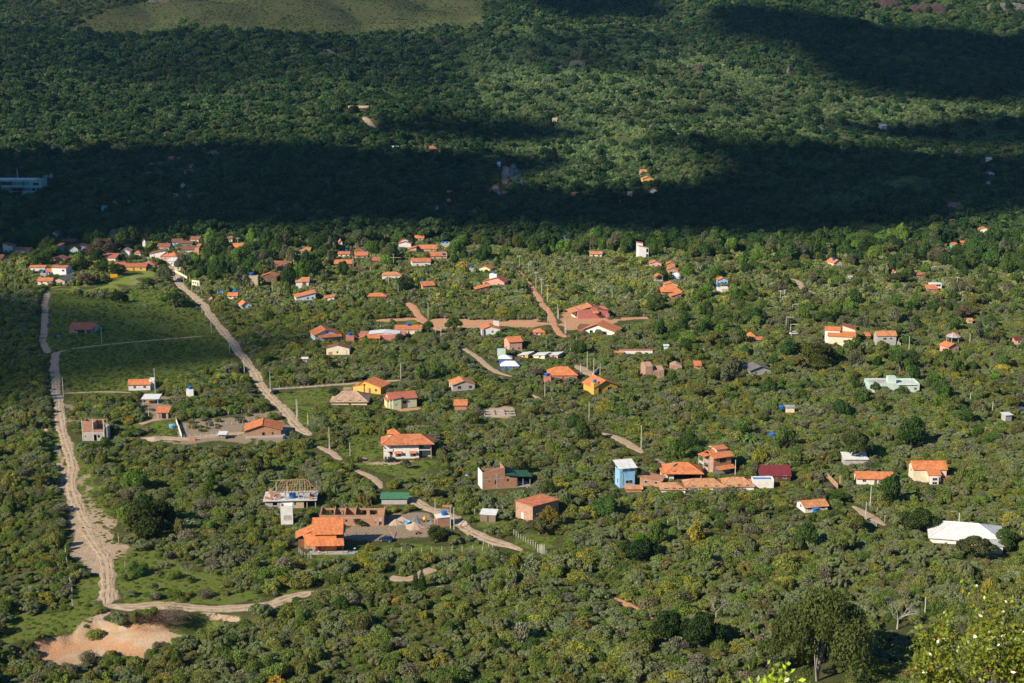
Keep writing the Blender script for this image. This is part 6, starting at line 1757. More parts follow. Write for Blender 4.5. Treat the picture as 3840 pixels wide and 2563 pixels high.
keep_rect(P('R5', 755, 0)[0], P('R5', 995, 0)[0], P('R5', 0, 412)[1], P('R5', 0, 610)[1], o3[1]); FOOT.append((o3[0], o3[1] + 3, 6, 4, 0))

# light blue tower house with terrace canopy
R_, k, o3 = site('R7', 1055, 1050, 'blue_tower_house', 'light blue square tower house with white sheet canopy over its roof terrace', 'house', 14, 'the light blue tower house')
part(R_, 'wall', 'blue', lambda m: m.box(-2.6, 2.7, 0, 5, -1.5, 5.6))
part(R_, 'parapet', 'blue', lambda m: (m.box(-2.65, 2.75, -.05, .15, 5.6, 6.0), m.box(-2.65, -2.45, .15, 5, 5.6, 6.0), m.box(2.55, 2.75, .15, 5, 5.6, 6.0)))
part(R_, 'railing', 'slab', lambda m: (m.box(-2.6, 2.7, -.02, .06, 6.4, 6.48), [m.box(-2.6 + i * .75, -2.55 + i * .75, -.02, .04, 6, 6.42) for i in range(8)]))
opening(R_, .05, 2.5, 5.3, 5, 'f', .12, 1.5, 2.3, 1.0)
opening(R_, .05, 2.5, 5.3, 5, 'l', .1, 1.2, .8, 1.6)
for i in range(5): part(R_, 'vent_hole', 'opening', lambda m: m.box(-2.2 + i * .45, -2.05 + i * .45, -.04, .0, 5.15, 5.35))
for xx in (-2.5, 2.6):
    for yy_ in (.1, 4.8): part(R_, 'post', 'tan', lambda m: m.box(xx - .06, xx + .06, yy_, yy_ + .12, 5.6, 7.0 + yy_ * .2))
for i in range(3): part(R_, 'canopy_panel', 'sheet_white', lambda m: m.slab([(-3.3 + i * 2.25, -.9, 6.95), (-3.3 + i * 2.25 + 2.1, -.9, 6.95), (-3.3 + i * 2.25 + 2.1, 5.6, 8.2), (-3.3 + i * 2.25, 5.6, 8.2)], .05, (1, 0, 0)))
part(R_, 'drain_pipe', 'steel', lambda m: m.box(-1.6, -1.45, -.09, 0, 1.0, 5.0))
keep_rect(P('R7', 945, 0)[0], P('R7', 1185, 0)[0], P('R7', 0, 785)[1], P('R7', 0, 1030)[1], o3[1]); FOOT.append((o3[0], o3[1] + 2.5, 4, 4, 0))

# brick two storey house with dormer roof
R_, k, o3 = site('R7', 1925, 920, 'brick_villa', 'two storey brick house with pale side wall, raised dormer and balcony', 'house', 24, 'the two storey brick house with dormer')
part(R_, 'wall', 'brick', lambda m: m.box(-3.4, 3.6, 0, 6.5, 3.0, 6.0))
part(R_, 'wall', 'brick_pale', lambda m: m.box(-3.46, -3.4, 0, 6.5, -.5, 6.0))
part(R_, 'lower_wall', 'concrete', lambda m: m.box(-3.35, 3.55, .06, 6.5, -1, 3.0))
opening(R_, .1, 3.25, 7, 6.5, 'f', .02, 4.0, 2.4, 1.3, 'window', 'pane', 'brown')
opening(R_, .1, 3.25, 7, 6.5, 'l', .15, 4.0, 1.0, 1.3)
opening(R_, .1, 3.25, 7, 6.5, 'l', -.1, 1.0, .9, 1.0, 'window', 'slab')
opening(R_, .1, 3.25, 7, 6.5, 'l', .3, 1.0, .9, 1.0, 'window', 'slab')
block(R_, .1, 3.25, 7.2, 6.7, 5.9, 6.0, 'gx', 1.7, .5, None, 'tile_bright', ridge=True)
block(R_, .9, 3.2, 4.2, 2.6, 6.2, 8.1, 'sf', .4, .35, 'slab', 'tile_bright')
block(R_, 1.0, -1.1, 6.4, 1.9, 1.8, 2.0, 'sf', .7, .2, None, 'tile_bright')
block(R_, -4.6, 4.5, 2.0, 3.6, 0, 5.9, 'sl', .3, .3, None, 'tile_bright')
part(R_, 'balcony', 'concrete', lambda m: (m.box(-5.5, -3.5, 2.8, 6.2, 2.9, 3.1), m.box(-5.5, -5.4, 2.8, 6.2, 3.1, 3.9)))
part(R_, 'dish_antenna', 'white', lambda m: m.lathe([(.1, 0), (.55, .25)], 10, (-1.6, 5.5, 8.0)))
keep_rect(P('R7', 1705, 0)[0], P('R7', 2065, 0)[0], P('R7', 0, 645)[1], P('R7', 0, 895)[1], o3[1]); FOOT.append((o3[0], o3[1] + 3.5, 6, 5, .4))

# brick house with dark green roof and outside stair
R_, k, o3 = site('R6', 2200, 1062, 'stair_house', 'raw brick house with white side wall, dark green roof wing and outside stair', 'unfinished house', 14, 'the brick house with dark green roof')
part(R_, 'front_wall', 'brick', lambda m: (holes(m, -4.4, 2.9, -.8, 5.2, 0, .25, [(-2.4, -1.9, 2.4, 3.0), (-.3, .2, 1.6, 3.0)]), m.face([(-4.4, 0, 5.2), (2.9, 0, 5.2), (2.9, 0, 7.2), (-4.4, 0, 5.9)]), m.face([(-4.4, .25, 5.2), (-4.4, .25, 5.9), (2.9, .25, 7.2), (2.9, .25, 5.2)]), m.face([(-4.4, 0, 5.9), (2.9, 0, 7.2), (2.9, .25, 7.2), (-4.4, .25, 5.9)])))
part(R_, 'front_wall', 'brick', lambda m: holes(m, 3.1, 7.2, -.8, 4.0, 0, .25, [(3.8, 4.6, 2.3, 3.1)]))
part(R_, 'side_wall', 'white', lambda m: m.box(-4.7, -4.4, 0, 6, -1, 5.9))
part(R_, 'back_wall', 'brick', lambda m: m.box(-4.4, 2.9, 5.75, 6, -.8, 5.4))
part(R_, 'side_wall', 'brick', lambda m: m.box(2.9, 3.1, 0, 6, -.8, 7.15))
part(R_, 'ring_beam', 'concrete', lambda m: (m.box(-4.4, 2.9, -.04, .0, 3.35, 3.55), m.box(-4.4, 7.2, -.04, .0, -.3, 0)))
part(R_, 'column', 'concrete', lambda m: (m.box(.3, .6, -.05, 0, -.8, 5.4),))
part(R_, 'roof', 'sheet_green', lambda m: (m.slab([(3.1, -.8, 4.9), (8.0, -.8, 4.0), (8.0, 6.5, 4.0), (3.1, 6.5, 6.6)], .08, (0, 1, 0)), m.slab([(8.0, -.8, 4.0), (12.4, -.8, 3.6), (12.4, 6.5, 3.6), (8.0, 6.5, 4.0)], .08, (0, 1, 0))))
part(R_, 'terrace_slab', 'concrete', lambda m: m.box(7.2, 12.0, 0, 5.5, -.1, .15))
for xx in (7.4, 9.4, 11.8): part(R_, 'post', 'tan', lambda m: m.box(xx - .08, xx + .08, .1, .26, -2, 3.7))
part(R_, 'stair', 'concrete', lambda m: [m.box(10.4 - i * .32, 10.75 - i * .32, -1.4, -.1, -2.6, -.1 - i * .24) for i in range(11)])
for i_ in range(8): pass
keep_rect(P('R6', 2040, 0)[0], P('R6', 2349, 0)[0] + 75, P('R6', 0, 865)[1], P('R6', 0, 1062)[1], o3[1]); FOOT.append((o3[0] + 2, o3[1] + 3, 10, 5, 0))

# foundations of a new house
R_, k, o3 = site('R6', 2240, 395, 'house_foundation', 'low brick foundation walls of a new house on bare soil', 'foundation', 4, 'the low brick foundation walls')
for a in (-6, -2, 2, 6): part(R_, 'foundation_wall', 'brick', lambda m: m.box(a - .12, a + .12, .2, 8, -.3, .5))
for a in (0, 4, 8.2): part(R_, 'foundation_wall', 'concrete', lambda m: m.box(-6.2, 6.2, a - .12, a + .12, -.3, .5))
keep_rect(P('R6', 2100, 0)[0], P('R6', 2349, 0)[0] + 30, P('R6', 0, 320)[1], P('R6', 0, 392)[1], o3[1]); FOOT.append((o3[0], o3[1] + 4, 8, 6, 0))

# walls
def wall_between(a, b, h, mt, label, th=.2, base=-.6):
    p, q = np.array(g(*a)), np.array(g(*b))
    L_ = float(np.hypot(*(q - p)[:2]))
    o = MB().box(0, L_, -th / 2, th / 2, base - .5, h).build('garden_wall', M[mt])
    o.location = p; o.rotation_euler = (0, -math.asin((q[2] - p[2]) / L_), math.atan2(q[1] - p[1], q[0] - p[0]))
    tag(o, label, 'wall')
    s0 = pxm(*p)
    xa, ya_ = P(*a); xb, yb_ = P(*b)
    for t in np.linspace(0, 1, 12):
        keep_rect(xa + (xb - xa) * t - 6, xa + (xb - xa) * t + 6, ya_ + (yb_ - ya_) * t - h * s0, ya_ + (yb_ - ya_) * t, p[1] + (q[1] - p[1]) * t)


wall_between(('R5', 1668, 592), ('R5', 1612, 432), 1.3, 'white', 'long pale wall panel running away beside the round pool tank')
wall_between(('R2', 882, 515), ('R2', 1105, 512), 1.6, 'brown', 'brown garden wall behind the tall white pole')
wall_between(('R1', 1718, 602), ('R1', 1608, 542), 1.4, 'cream', 'cream garden wall along the upper end of the dirt road')
wall_between(('R8', 640, 1062), ('R8', 525, 945), 1.8, 'brick_pale', 'crumbling pink brick wall beside the iron arch gate')
wall_between(('R3', 740, 1500), ('R3', 800, 1440), 1.4, 'cream', 'short cream wall between two poles on the lane')
R_, k, o3 = site('R8', 655, 1045, 'arch_gate', 'thin iron arch gate beside a brick pillar', 'gate')
part(R_, 'pillar', 'brick_pale', lambda m: m.box(-.1, .35, -.2, .2, -.5, 3.9))
part(R_, 'arch', 'steel', lambda m: m.tube([(-2.9 + 1.5 * (1 - math.cos(t)), 0, 3.6 + 1.3 * math.sin(t)) for t in np.linspace(0, 3.14, 9)], [.05] * 9, 5))
keep_rect(P('R8', 590, 0)[0], P('R8', 680, 0)[0], P('R8', 0, 905)[1], P('R8', 0, 1030)[1], o3[1])

# ------------------------------------------------------------------ poles
POLES = [('R1', 935, 1050, 1200, 'L'), ('R1', 1855, 788, 918, 'T'), ('R1', 1940, 955, 1112, 'P'), ('R1', 2107, 1180, 1288, 'P'), ('R1', 2243, 1333, 1468, 'P'), ('R1', 1365, 408, 515, 'T'), ('R1', 1540, 348, 445, 'L'),
         ('R1', 1514, 368, 430, 'L'), ('R1', 1606, 452, 560, 'T'), ('R1', 1690, 575, 692, 'T'), ('R1', 1597, 540, 600, 'P'), ('R1', 965, 378, 432, 'L'), ('R1', 1845, 655, 712, 'P'), ('R1', 1762, 655, 720, 'P'), ('R1', 1742, 570, 640, 'P'), ('R1', 2183, 225, 275, 'T'), ('R1', 2125, 215, 262, 'T'), ('R1', 2205, 462, 505, 'L'),
         ('R1', 2228, 220, 258, 'T'), ('R2', 892, 393, 505, 'L'), ('R2', 1262, 375, 500, 'X'), ('R2', 1053, 485, 578, 'P'), ('R2', 1218, 573, 678, 'P'), ('R2', 1305, 655, 728, 'P'), ('R2', 1580, 823, 963, 'L'), ('R2', 1736, 943, 1088, 'P'),
         ('R2', 1650, 1035, 1118, 'P'), ('R2', 1698, 1048, 1128, 'P'), ('R2', 1330, 1375, 1520, 'P'), ('R2', 347, 428, 492, 'L'), ('R2', 150, 638, 712, 'P'), ('R2', 1750, 360, 455, 'L'), ('R2', 1605, 230, 275, 'P'),
         ('R3', 68, 392, 512, 'T'), ('R3', 155, 466, 562, 'T'), ('R3', 220, 543, 692, 'T'), ('R3', 272, 603, 762, 'T'), ('R3', 325, 660, 818, 'T'), ('R3', 418, 838, 965, 'P'), ('R3', 330, 863, 1003, 'P'), ('R3', 487, 958, 1103, 'P'),
         ('R3', 495, 1008, 1105, 'P'), ('R3', 427, 880, 975, 'P'), ('R3', 258, 806, 860, 'P'), ('R3', 203, 700, 772, 'P'), ('R3', 918, 716, 802, 'P'), ('R3', 535, 1240, 1305, 'P'), ('R3', 690, 1270, 1432, 'P'), ('R3', 750, 1328, 1500, 'P'),
         ('R3', 808, 1378, 1510, 'P'), ('R3', 630, 1380, 1460, 'P'), ('R3', 1760, 1240, 1280, 'P'), ('R3', 1847, 625, 685, 'P'), ('R3', 590, 1125, 1160, 'P'),
         ('R4', 1425, 443, 495, 'J'), ('R4', 1503, 488, 530, 'J'), ('R4', 1610, 540, 590, 'J'), ('R4', 1735, 588, 640, 'T'), ('R4', 112, 710, 795, 'T'), ('R4', 130, 765, 820, 'J'), ('R4', 225, 836, 895, 'J'), ('R4', 165, 953, 1070, 'J'),
         ('R4', 207, 1018, 1080, 'J'), ('R4', 212, 1098, 1170, 'L'), ('R4', 1292, 1128, 1275, 'L'), ('R4', 1852, 1108, 1182, 'L'), ('R4', 150, 700, 760, 'P'), ('R4', 907, 1190, 1245, 'P'), ('R4', 1198, 1150, 1215, 'P'),
         ('R5', 583, 36, 218, 'P'), ('R5', 598, 288, 472, 'P'), ('R5', 1365, 293, 392, 'P'), ('R1', 1428, 1424, 1690, 'P'),
         ('R6', 133, -10, 168, 'P'), ('R6', 374, 233, 422, 'P'), ('R6', 381, 243, 400, 'P'), ('R6', 476, 363, 472, 'B'), ('R6', 675, 493, 698, 'B'), ('R6', 865, 638, 808, 'B'), ('R6', 1645, 1148, 1305, 'P'), ('R6', 1785, 1212, 1425, 'P'), ('R6', 1818, 1228, 1435, 'P'),
         ('R7', 302, 52, 225, 'P'), ('R7', 367, 213, 278, 'P'), ('R7', 707, 262, 435, 'P'), ('R7', 1185, 478, 698, 'L'), ('R7', 1532, 658, 785, 'P'), ('R7', 2048, 793, 930, 'P'), ('R7', 1828, 680, 830, 'P'),
         ('R8', 1853, 176, 305, 'P'), ('R8', 2060, 256, 340, 'P'), ('R8', 938, 1033, 1228, 'B'), ('R8', 895, 1181, 1348, 'B'), ('R8', 1750, 1278, 1415, 'L'), ('B4', 1437, 768, 965, 'P'), ('B4', 2320, 170, 260, 'P')]
PKIND = dict(P='bare grey concrete pole', B='grey concrete pole on a thick footing', T='power pole with cross arm', L='street lamp pole with curved arm', X='wooden power pole with wide cross arm', J='power pole with one sided arm')


def where_words0(X, Y):
    best = min(LAND, key=lambda l: ((l[0] - X) ** 2 + 2.2 * (l[1] - Y) ** 2))
    dx, dy = X - best[0], Y - best[1]
    side = ('left of' if dx < 0 else 'right of') if abs(dx) > abs(dy) * 1.2 else ('below' if dy > 0 else 'above')
    return side, ' '.join(best[2].split()[:7])


seen_p = {}
for reg_, u, vt, vb, kd in POLES:
    x, y, z = g(reg_, u, vb)
    s = pxm(x, y, z)
    hgt = (vb - vt) * K / s / .97
    root = empty('utility_pole' if kd != 'L' else 'street_lamp', (x, y, z), rad(rnd.uniform(-6, 6)))
    r = .17 if y < 600 else .19
    part(root, 'shaft', 'post', lambda m: m.tube([(0, 0, -1), (0, 0, hgt)], [r, r * .62], 8))
    if kd in 'TX':
        aw = 1.5 if kd == 'T' else 4.8
        part(root, 'cross_arm', 'post' if kd == 'T' else 'rafter', lambda m: (m.box(-aw, aw, -.09, .09, hgt - (.5 if kd == 'T' else 2.6), hgt - (.3 if kd == 'T' else 2.3)), m.box(-.7, .7, -.09, .09, hgt - .15, hgt)))
    if kd == 'J':
        part(root, 'cross_arm', 'post', lambda m: (m.box(-.1, 3.4, -.1, .1, hgt - .25, hgt), m.box(3.2, 3.4, -.1, .1, hgt - .25, hgt + .35), m.box(1.6, 1.8, -.1, .1, hgt, hgt + .3)))
    if kd == 'L':
        part(root, 'lamp_arm', 'post', lambda m: m.tube([(0, 0, hgt - .8), (-.6, 0, hgt + .1), (-1.5, 0, hgt + .45), (-2.0, 0, hgt + .4)], [.06, .05, .05, .05], 6))
        part(root, 'lamp_head', 'steel', lambda m: m.box(-2.6, -1.9, -.14, .14, hgt + .3, hgt + .46))
    if kd == 'B':
        part(root, 'footing', 'concrete', lambda m: m.box(-.28, .28, -.28, .28, -.5, 1.5))
    X, Y = P(reg_, u, (vt + vb) / 2)
    sd, nk = where_words0(X, Y)
    base = '%s %s %s' % (PKIND[kd], sd, nk)
    q = seen_p.get(base, 0); seen_p[base] = q + 1
    lab = base if q == 0 else ('second ', 'third ', 'fourth ', 'fifth ', 'sixth ')[q - 1] + base
    tag(root, ' '.join(lab.split()[:16]), 'street lamp' if kd == 'L' else 'pole', 'poles along the lanes')
    for t_ in (0, .5):
        keep_rect(X - 5, X + 5, P(reg_, u, vt)[1], P(reg_, u, vb - (vb - vt) * .12)[1], y)

# ------------------------------------------------------------------ fences
def fence(pts, n, label, h=1.5, mt='post', wires=2, gate=None):
    q = [np.array(g(*p)) for p in pts]
    seg = [np.linalg.norm(b - a) for a, b in zip(q, q[1:])]
    tot = sum(seg); P_ = []
    for i in range(n):
        d = tot * i / (n - 1)
        for a, b, s in zip(q, q[1:], seg):
            if d <= s + 1e-6: P_.append(a + (b - a) * min(1, d / s)); break
            d -= s
    root = empty('fence', P_[0]); tag(root, label, 'fence')
    for p in P_:
        v = p - P_[0]; z_ = float(H(p[0], p[1])) - P_[0][2]
        hh = h * rnd.uniform(.85, 1.12)
        MB().box(v[0] - .07, v[0] + .07, v[1] - .07, v[1] + .07, z_ - .4, z_ + hh).build('fence_post', M[mt], root)
        X, Y, D_ = project(p[0], p[1], p[2] + .9)
        keep_rect(X - 3, X + 3, Y - 8, Y + 4, p[1])
    for k_ in range(wires):
        m = MB()
        for a, b in zip(P_, P_[1:]):
            za, zb = [float(H(t[0], t[1])) - P_[0][2] + .5 + .6 * k_ for t in (a, b)]
            va, vb_ = a - P_[0], b - P_[0]
            m.beam((va[0], va[1], za), (vb_[0], vb_[1], zb), .012)
        m.build('wire', M['steel'], root)
    return root


fence([('B3', 15, 210), ('B3', 215, 322)], 10, 'row of pale posts on the grass left of the small white gate', 1.8)
fence([('B3', 312, 390), ('B3', 335, 392), ('B3', 425, 420), ('B3', 455, 418)], 4, 'short row of pale posts right of the small white gate', 1.7)
ga = fence([('B3', 235, 365), ('B3', 250, 368), ('B3', 262, 372), ('B3', 275, 378), ('B3', 295, 385)], 6, 'small white slatted gate between two rows of posts', 2.8, 'white', 2)
ga.name = 'gate'; ga['category'] = 'gate'
fence([('B2', 1240, 368), ('B2', 1620, 358), ('B2', 2000, 352), ('B2', 2170, 345)], 11, 'long post and wire fence below the building site yard', 1.6)
fence([('B2', 1940, 235), ('B2', 2095, 300), ('B2', 2180, 340)], 6, 'post fence along the lane right of the building site', 1.6)
fence([('B2', 835, 240), ('B2', 920, 225), ('B2', 1010, 215)], 3, 'three fence posts right of the bright orange house', 1.7)
fence([('B2', 395, 365), ('B2', 430, 400), ('B2', 505, 435)], 6, 'leaning posts below left of the bright orange house', 1.6)
fence([('R5', 1690, 600), ('R5', 1960, 590), ('R5', 2240, 575)], 12, 'front wire fence of the bare plot left of the wide brick house', 1.7)
fence([('R5', 1650, 520), ('R5', 2000, 490), ('R5', 2330, 450)], 14, 'middle wire fence across the bare plot', 1.5)
fence([('R5', 1660, 430), ('R5', 2000, 395), ('R5', 2340, 360)], 12, 'rear wire fence of the bare plot', 1.5)
fence([('B1', 1150, 620), ('B1', 1148, 500)], 2, 'two weathered posts on the grass right of the sandy road', 2.0, 'tan')
fence([('B1', 1220, 535), ('B1', 1290, 532), ('B1', 1408, 528), ('B1', 1525, 512)], 4, 'four thin posts crossing the green clearing', 1.7, 'tan')
fence([('B1', 665, 862), ('B1', 672, 800), ('B1', 640, 640), ('B1', 612, 470), ('B1', 604, 390)], 6, 'old posts along the left side of the sandy road', 2.2, 'post')
fence([('R3', 930, 925), ('R3', 1200, 950), ('R3', 1480, 985)], 9, 'fence behind the red earth yard of the coral house', 1.7)
fence([('R3', 0, 975), ('R3', 150, 978), ('R3', 290, 975)], 6, 'fence on the left of the red crossroads', 1.6)
fence([('R1', 2130, 1195), ('R1', 2349, 1205)], 7, 'fence behind the dirt road bend in shade', 1.6)
fence([('R1', 1850, 745), ('R1', 1940, 740), ('R1', 2090, 745)], 6, 'pale posts beside the blue tarpaulin', 1.8, 'paleyellow')
fence([('R6', 200, 420), ('R6', 230, 425)], 3, 'three rust coloured posts beside the main dirt road', 2.0, 'rafter')
fence([('R6', 1890, 1285), ('R6', 2075, 1300), ('R6', 2260, 1255)], 8, 'post fence around the grass above the wooden shack', 1.6)
fence([('R8', 1000, 1300), ('R8', 1070, 1365)], 3, 'three thin posts right of the short lane', 2.2)
fence([('R8', 945, 1385), ('R8', 995, 1405)], 5, 'short pale picket row at the end of the short lane', 1.4)
fence([('B3', 1425, 120), ('B3', 1570, 120), ('B3', 1625, 118), ('B3', 1715, 130), ('B3', 1770, 105)], 5, 'scattered posts in the scrub below the small white gabled house', 2.2)
fence([('R6', 215, 150), ('R6', 460, 138), ('R6', 800, 108)], 10, 'post fence behind the green lawn by the dark car', 1.5)
fence([('B1', 1090, 275), ('B1', 1085, 240)], 2, 'single thick post pair beside the sandy roadside', 2.0, 'tan')

# ------------------------------------------------------------------ cars and other small things
def car(reg, u, v, yaw, mt, label, L_=4.1, keep=True, truck=False):
    root, k, o3 = site(reg, u, v, 'truck' if truck else 'parked_car', label, 'truck' if truck else 'car', yaw)
    w2 = .86
    def body(m):
        pr = [(-L_ / 2, .35), (-L_ / 2, .85), (-L_ / 2 + .9, .98), (L_ / 2 - .2, .98), (L_ / 2, .8), (L_ / 2, .35)]
        a = [(p, -w2, q) for p, q in pr]; b = [(p, w2, q) for p, q in pr]
        m.face(a); m.face(b[::-1])
        for i in range(len(a)):
            j = (i + 1) % len(a); m.face([a[j], a[i], b[i], b[j]])
    part(root, 'body', mt, body)
    def cab(m, e=0.0, z1=1.48):
        pr = [(-L_ / 2 + .75, .97), (-L_ / 2 + 1.45, z1), (L_ / 2 - .75, z1), (L_ / 2 - .1, .97)]
        a = [(p, -.76, q) for p, q in pr]; b = [(p, .76, q) for p, q in pr]
        m.face(a); m.face(b[::-1])
        for i in range(4):
            j = (i + 1) % 4; m.face([a[j], a[i], b[i], b[j]])
    part(root, 'windows', 'pane', cab)
    part(root, 'roof', mt, lambda m: m.box(-L_ / 2 + 1.4, L_ / 2 - .7, -.74, .74, 1.482, 1.54))
    for sx in (-L_ / 2 + .75, L_ / 2 - .75):
        for sy in (-.8, .8):
            wl = MB().tube([(sx, sy - .1, .32), (sx, sy + .1, .32)], [.33, .33], 12).build('wheel', M['rubber'], root)
            MB().tube([(sx, sy - .12 if sy < 0 else sy + .08, .32), (sx, sy - .08 if sy < 0 else sy + .12, .32)], [.19, .19], 10).build('rim', M['steel'], wl)
    for sy in (-.6, .6): part(root, 'headlight', 'white', lambda m: m.box(-L_ / 2 - .03, -L_ / 2, sy - .16, sy + .16, .62, .8))
    if truck: part(root, 'cargo_box', mt, lambda m: m.box(-.4, L_ / 2 + 1.6, -.95, .95, .9, 2.5))
    X, Y = P(reg, u, v); s = K / k
    keep_rect(X - 1.9 * s * 1, X + 1.9 * s, Y - 1.5 * s, Y, o3[1]); FOOT.append((o3[0], o3[1], 2.6, 2, 0))


car('R6', 1237, 815, 8, 'carblack', 'black hatchback parked in front of the large white house')
car('R6', 170, 190, 55, 'carblack', 'black car standing at the lane corner of the green lawn')
car('B2', 1195, 262, -14, 'cardarkblue', 'dark blue car half hidden by bushes below the building site')
car('R1', 1640, 622, 78, 'carwhite', 'white car near the top of the long dirt road')
car('R1', 1020, 600, 12, 'truckyellow', 'yellow truck parked at the left edge of the bright lawn', 4.4, truck=True)
car('R4', 235, 1112, 10, 'carwhite', 'white car between two one sided poles on the right')


def prop(reg, u, v, name, label, cat, f, mt, dz=0, yaw=0, group=None, keep=0):
    x, y, z = g(reg, u, v)
    m = MB(); f(m)
    o = m.build(name, M[mt]); o.location = (x, y, z + dz); o.rotation_euler = (0, 0, rad(yaw))
    tag(o, label, cat, group)
    if keep:
        X, Y = P(reg, u, v); s = pxm(x, y, z); keep_rect(X - keep * s, X + keep * s, Y - keep * s, Y, y)
    return o


def mound(m, r, h, n=26, rings=9, seed=1):
    q = random.Random(seed)
    prof = [(0, 1.0)] + [(i / rings, (1 - (i / rings)) ** 1.25) for i in range(1, rings + 1)]
    k0 = 0
    for i, (t, zz_) in enumerate(prof[1:]):
        for j in range(n):
            a = 2 * math.pi * j / n
            rr = r * t * (1 + .12 * math.sin(3 * a + seed) + .07 * math.sin(7 * a + 2 * seed) + q.uniform(-.03, .03))
            m.v.append((rr * math.cos(a), rr * math.sin(a) * .9, h * zz_ * (1 + q.uniform(-.06, .06)) - (.15 if i == rings - 1 else 0)))
    m.v.append((0, 0, h * 1.0)); c = len(m.v) - 1
    for j in range(n):
        m.f.append((c, j, (j + 1) % n)); m.uv.append(None); m.mi.append(0)
    for i in range(rings - 1):
        for j in range(n):
            a, b = i * n + j, i * n + (j + 1) % n
            m.f.append((a, a + n, b + n, b)); m.uv.append(None); m.mi.append(0)


prop('R6', 1458, 1412, 'sand_pile', 'wide pale sand pile in the building site yard', 'sand pile', lambda m: mound(m, 3.3, 1.7, seed=1), 'sandpile', keep=2)
prop('R6', 1280, 1380, 'sand_pile', 'smaller pinkish sand pile behind the wide one', 'sand pile', lambda m: mound(m, 2.4, 1.5, seed=2), 'sandpile', keep=1.5)
prop('R6', 1350, 1345, 'sand_pile', 'low gravel heap at the rear of the building site', 'sand pile', lambda m: mound(m, 2.8, .9, seed=3), 'sandpile', keep=1)
prop('R6', 1915, 1388, 'sand_pile', 'pale sand pile on the grass beside the lane', 'sand pile', lambda m: mound(m, 2.2, 1.7, seed=4), 'sandpile', keep=1.5)
prop('R6', 960, 790, 'sand_pile', 'flat spread of sand left of the large white house', 'sand pile', lambda m: mound(m, 2.6, .35, seed=5), 'sandpile')
prop('R5', 1420, 605, 'sand_pile', 'low pale earth heap below the pale wall panel', 'sand pile', lambda m: mound(m, 3.6, .9, seed=6), 'sandpile', keep=1)
prop('R5', 425, 525, 'sand_pile', 'small round earth heap left of the sandy road', 'sand pile', lambda m: mound(m, 1.6, .8, seed=7), 'sandpile', keep=1)
prop('R6', 1472, 1365, 'tarpaulin', 'grey blue tarpaulin draped as a cone over building material', 'tarpaulin', lambda m: mound(m, 2.4, 2.2, seed=8), 'greytarp', keep=2)
prop('R6', 1610, 1375, 'tarpaulin', 'dark grey tarpaulin bundle left of the brick pump house', 'tarpaulin', lambda m: mound(m, 1.3, 1.3, seed=9), 'greytarp', keep=1)
prop('R6', 1548, 1365, 'cement_mixer', 'yellow cement mixer beside the grey tarpaulin', 'cement mixer', lambda m: (m.lathe([(.25, .5), (.6, .8), (.62, 1.2), (.3, 1.7)], 12), m.box(-.5, -.42, -.3, .3, 0, 1), m.box(.42, .5, -.3, .3, 0, 1)), 'truckyellow', keep=1)
prop('R6', 1385, 1385, 'water_tub', 'pale blue open tub between the sand piles', 'tub', lambda m: m.lathe([(.8, 0), (1.0, .8), (.95, .8), (.85, .6)], 14), 'lightbluecol', keep=.8)
prop('R5', 1580, 500, 'pool_tank', 'large round pale blue water tank with grey lid on the grass', 'water tank', lambda m: m.lathe([(1.0, 0), (1.25, .9), (1.3, 1.15), (1.0, 1.3), (.3, 1.45)], 18), 'lightbluecol', keep=1.2)
prop('R5', 1765, 618, 'brick_pile', 'neat orange stack of bricks below the bare plot', 'brick stack', lambda m: m.box(-1.15, 1.15, -.5, .5, 0, 1.15), 'brick', keep=1)
prop('R6', 1755, 1226, 'brick_pile', 'long low stack of orange bricks on the site road', 'brick stack', lambda m: m.box(-1.6, 1.6, -.4, .4, 0, .6), 'brick', keep=1)
prop('R1', 2030, 722, 'tarpaulin', 'bright blue tarpaulin spread beside the pale posts', 'tarpaulin', lambda m: mound(m, 3.0, 1.2, seed=11), 'bluetarp', keep=1.5)
prop('R1', 2155, 712, 'tarpaulin', 'dark blue tarpaulin right of the bright blue one', 'tarpaulin', lambda m: mound(m, 2.4, 1.0, seed=12), 'bluetarp', keep=1.2)
prop('R1', 540, 1130, 'tarpaulin', 'crumpled blue tarpaulin in the shaded field', 'tarpaulin', lambda m: mound(m, 1.2, .9, seed=13), 'bluetarp', keep=1)
prop('R6', 270, 600, 'water_tank', 'dark blue low tank beside the wide brick house', 'water tank', lambda m: m.lathe([(.9, 0), (1.0, .8), (.6, 1.1)], 14), 'cardarkblue', keep=.9)
prop('R6', 1945, 935, 'tarpaulin', 'light blue plastic bundle left of the brick stair house', 'tarpaulin', lambda m: mound(m, 1.2, 1.3, seed=14), 'lightbluecol', keep=1)
prop('B2', 890, 375, 'sheet_metal', 'bluish metal sheets lying below the bright orange house', 'metal sheet', lambda m: (m.box(-1.4, .6, -.8, .9, 0.05, .16), m.box(-.2, 1.3, .2, 1.4, .17, .25)), 'steel', keep=1)
prop('B2', 1240, 225, 'plank', 'long plank leaning beside the dark blue car', 'plank', lambda m: m.beam((-.9, 2.5, 1.8), (1.0, -1.2, .1), .07), 'rafter', keep=1)
for i, (u, v, a) in enumerate(((495, 152, 1.0), (508, 232, 1.4), (556, 232, .9))):
    o = prop('R5', u, v, 'puddle', '', 'puddle', lambda m: m.lathe([(a * 1.2, 0), (a * 1.25, .01)], 14), 'pane', dz=.13)
    for q in ('label', 'category'):
        if q in o: del o[q]
    o['kind'] = 'structure'
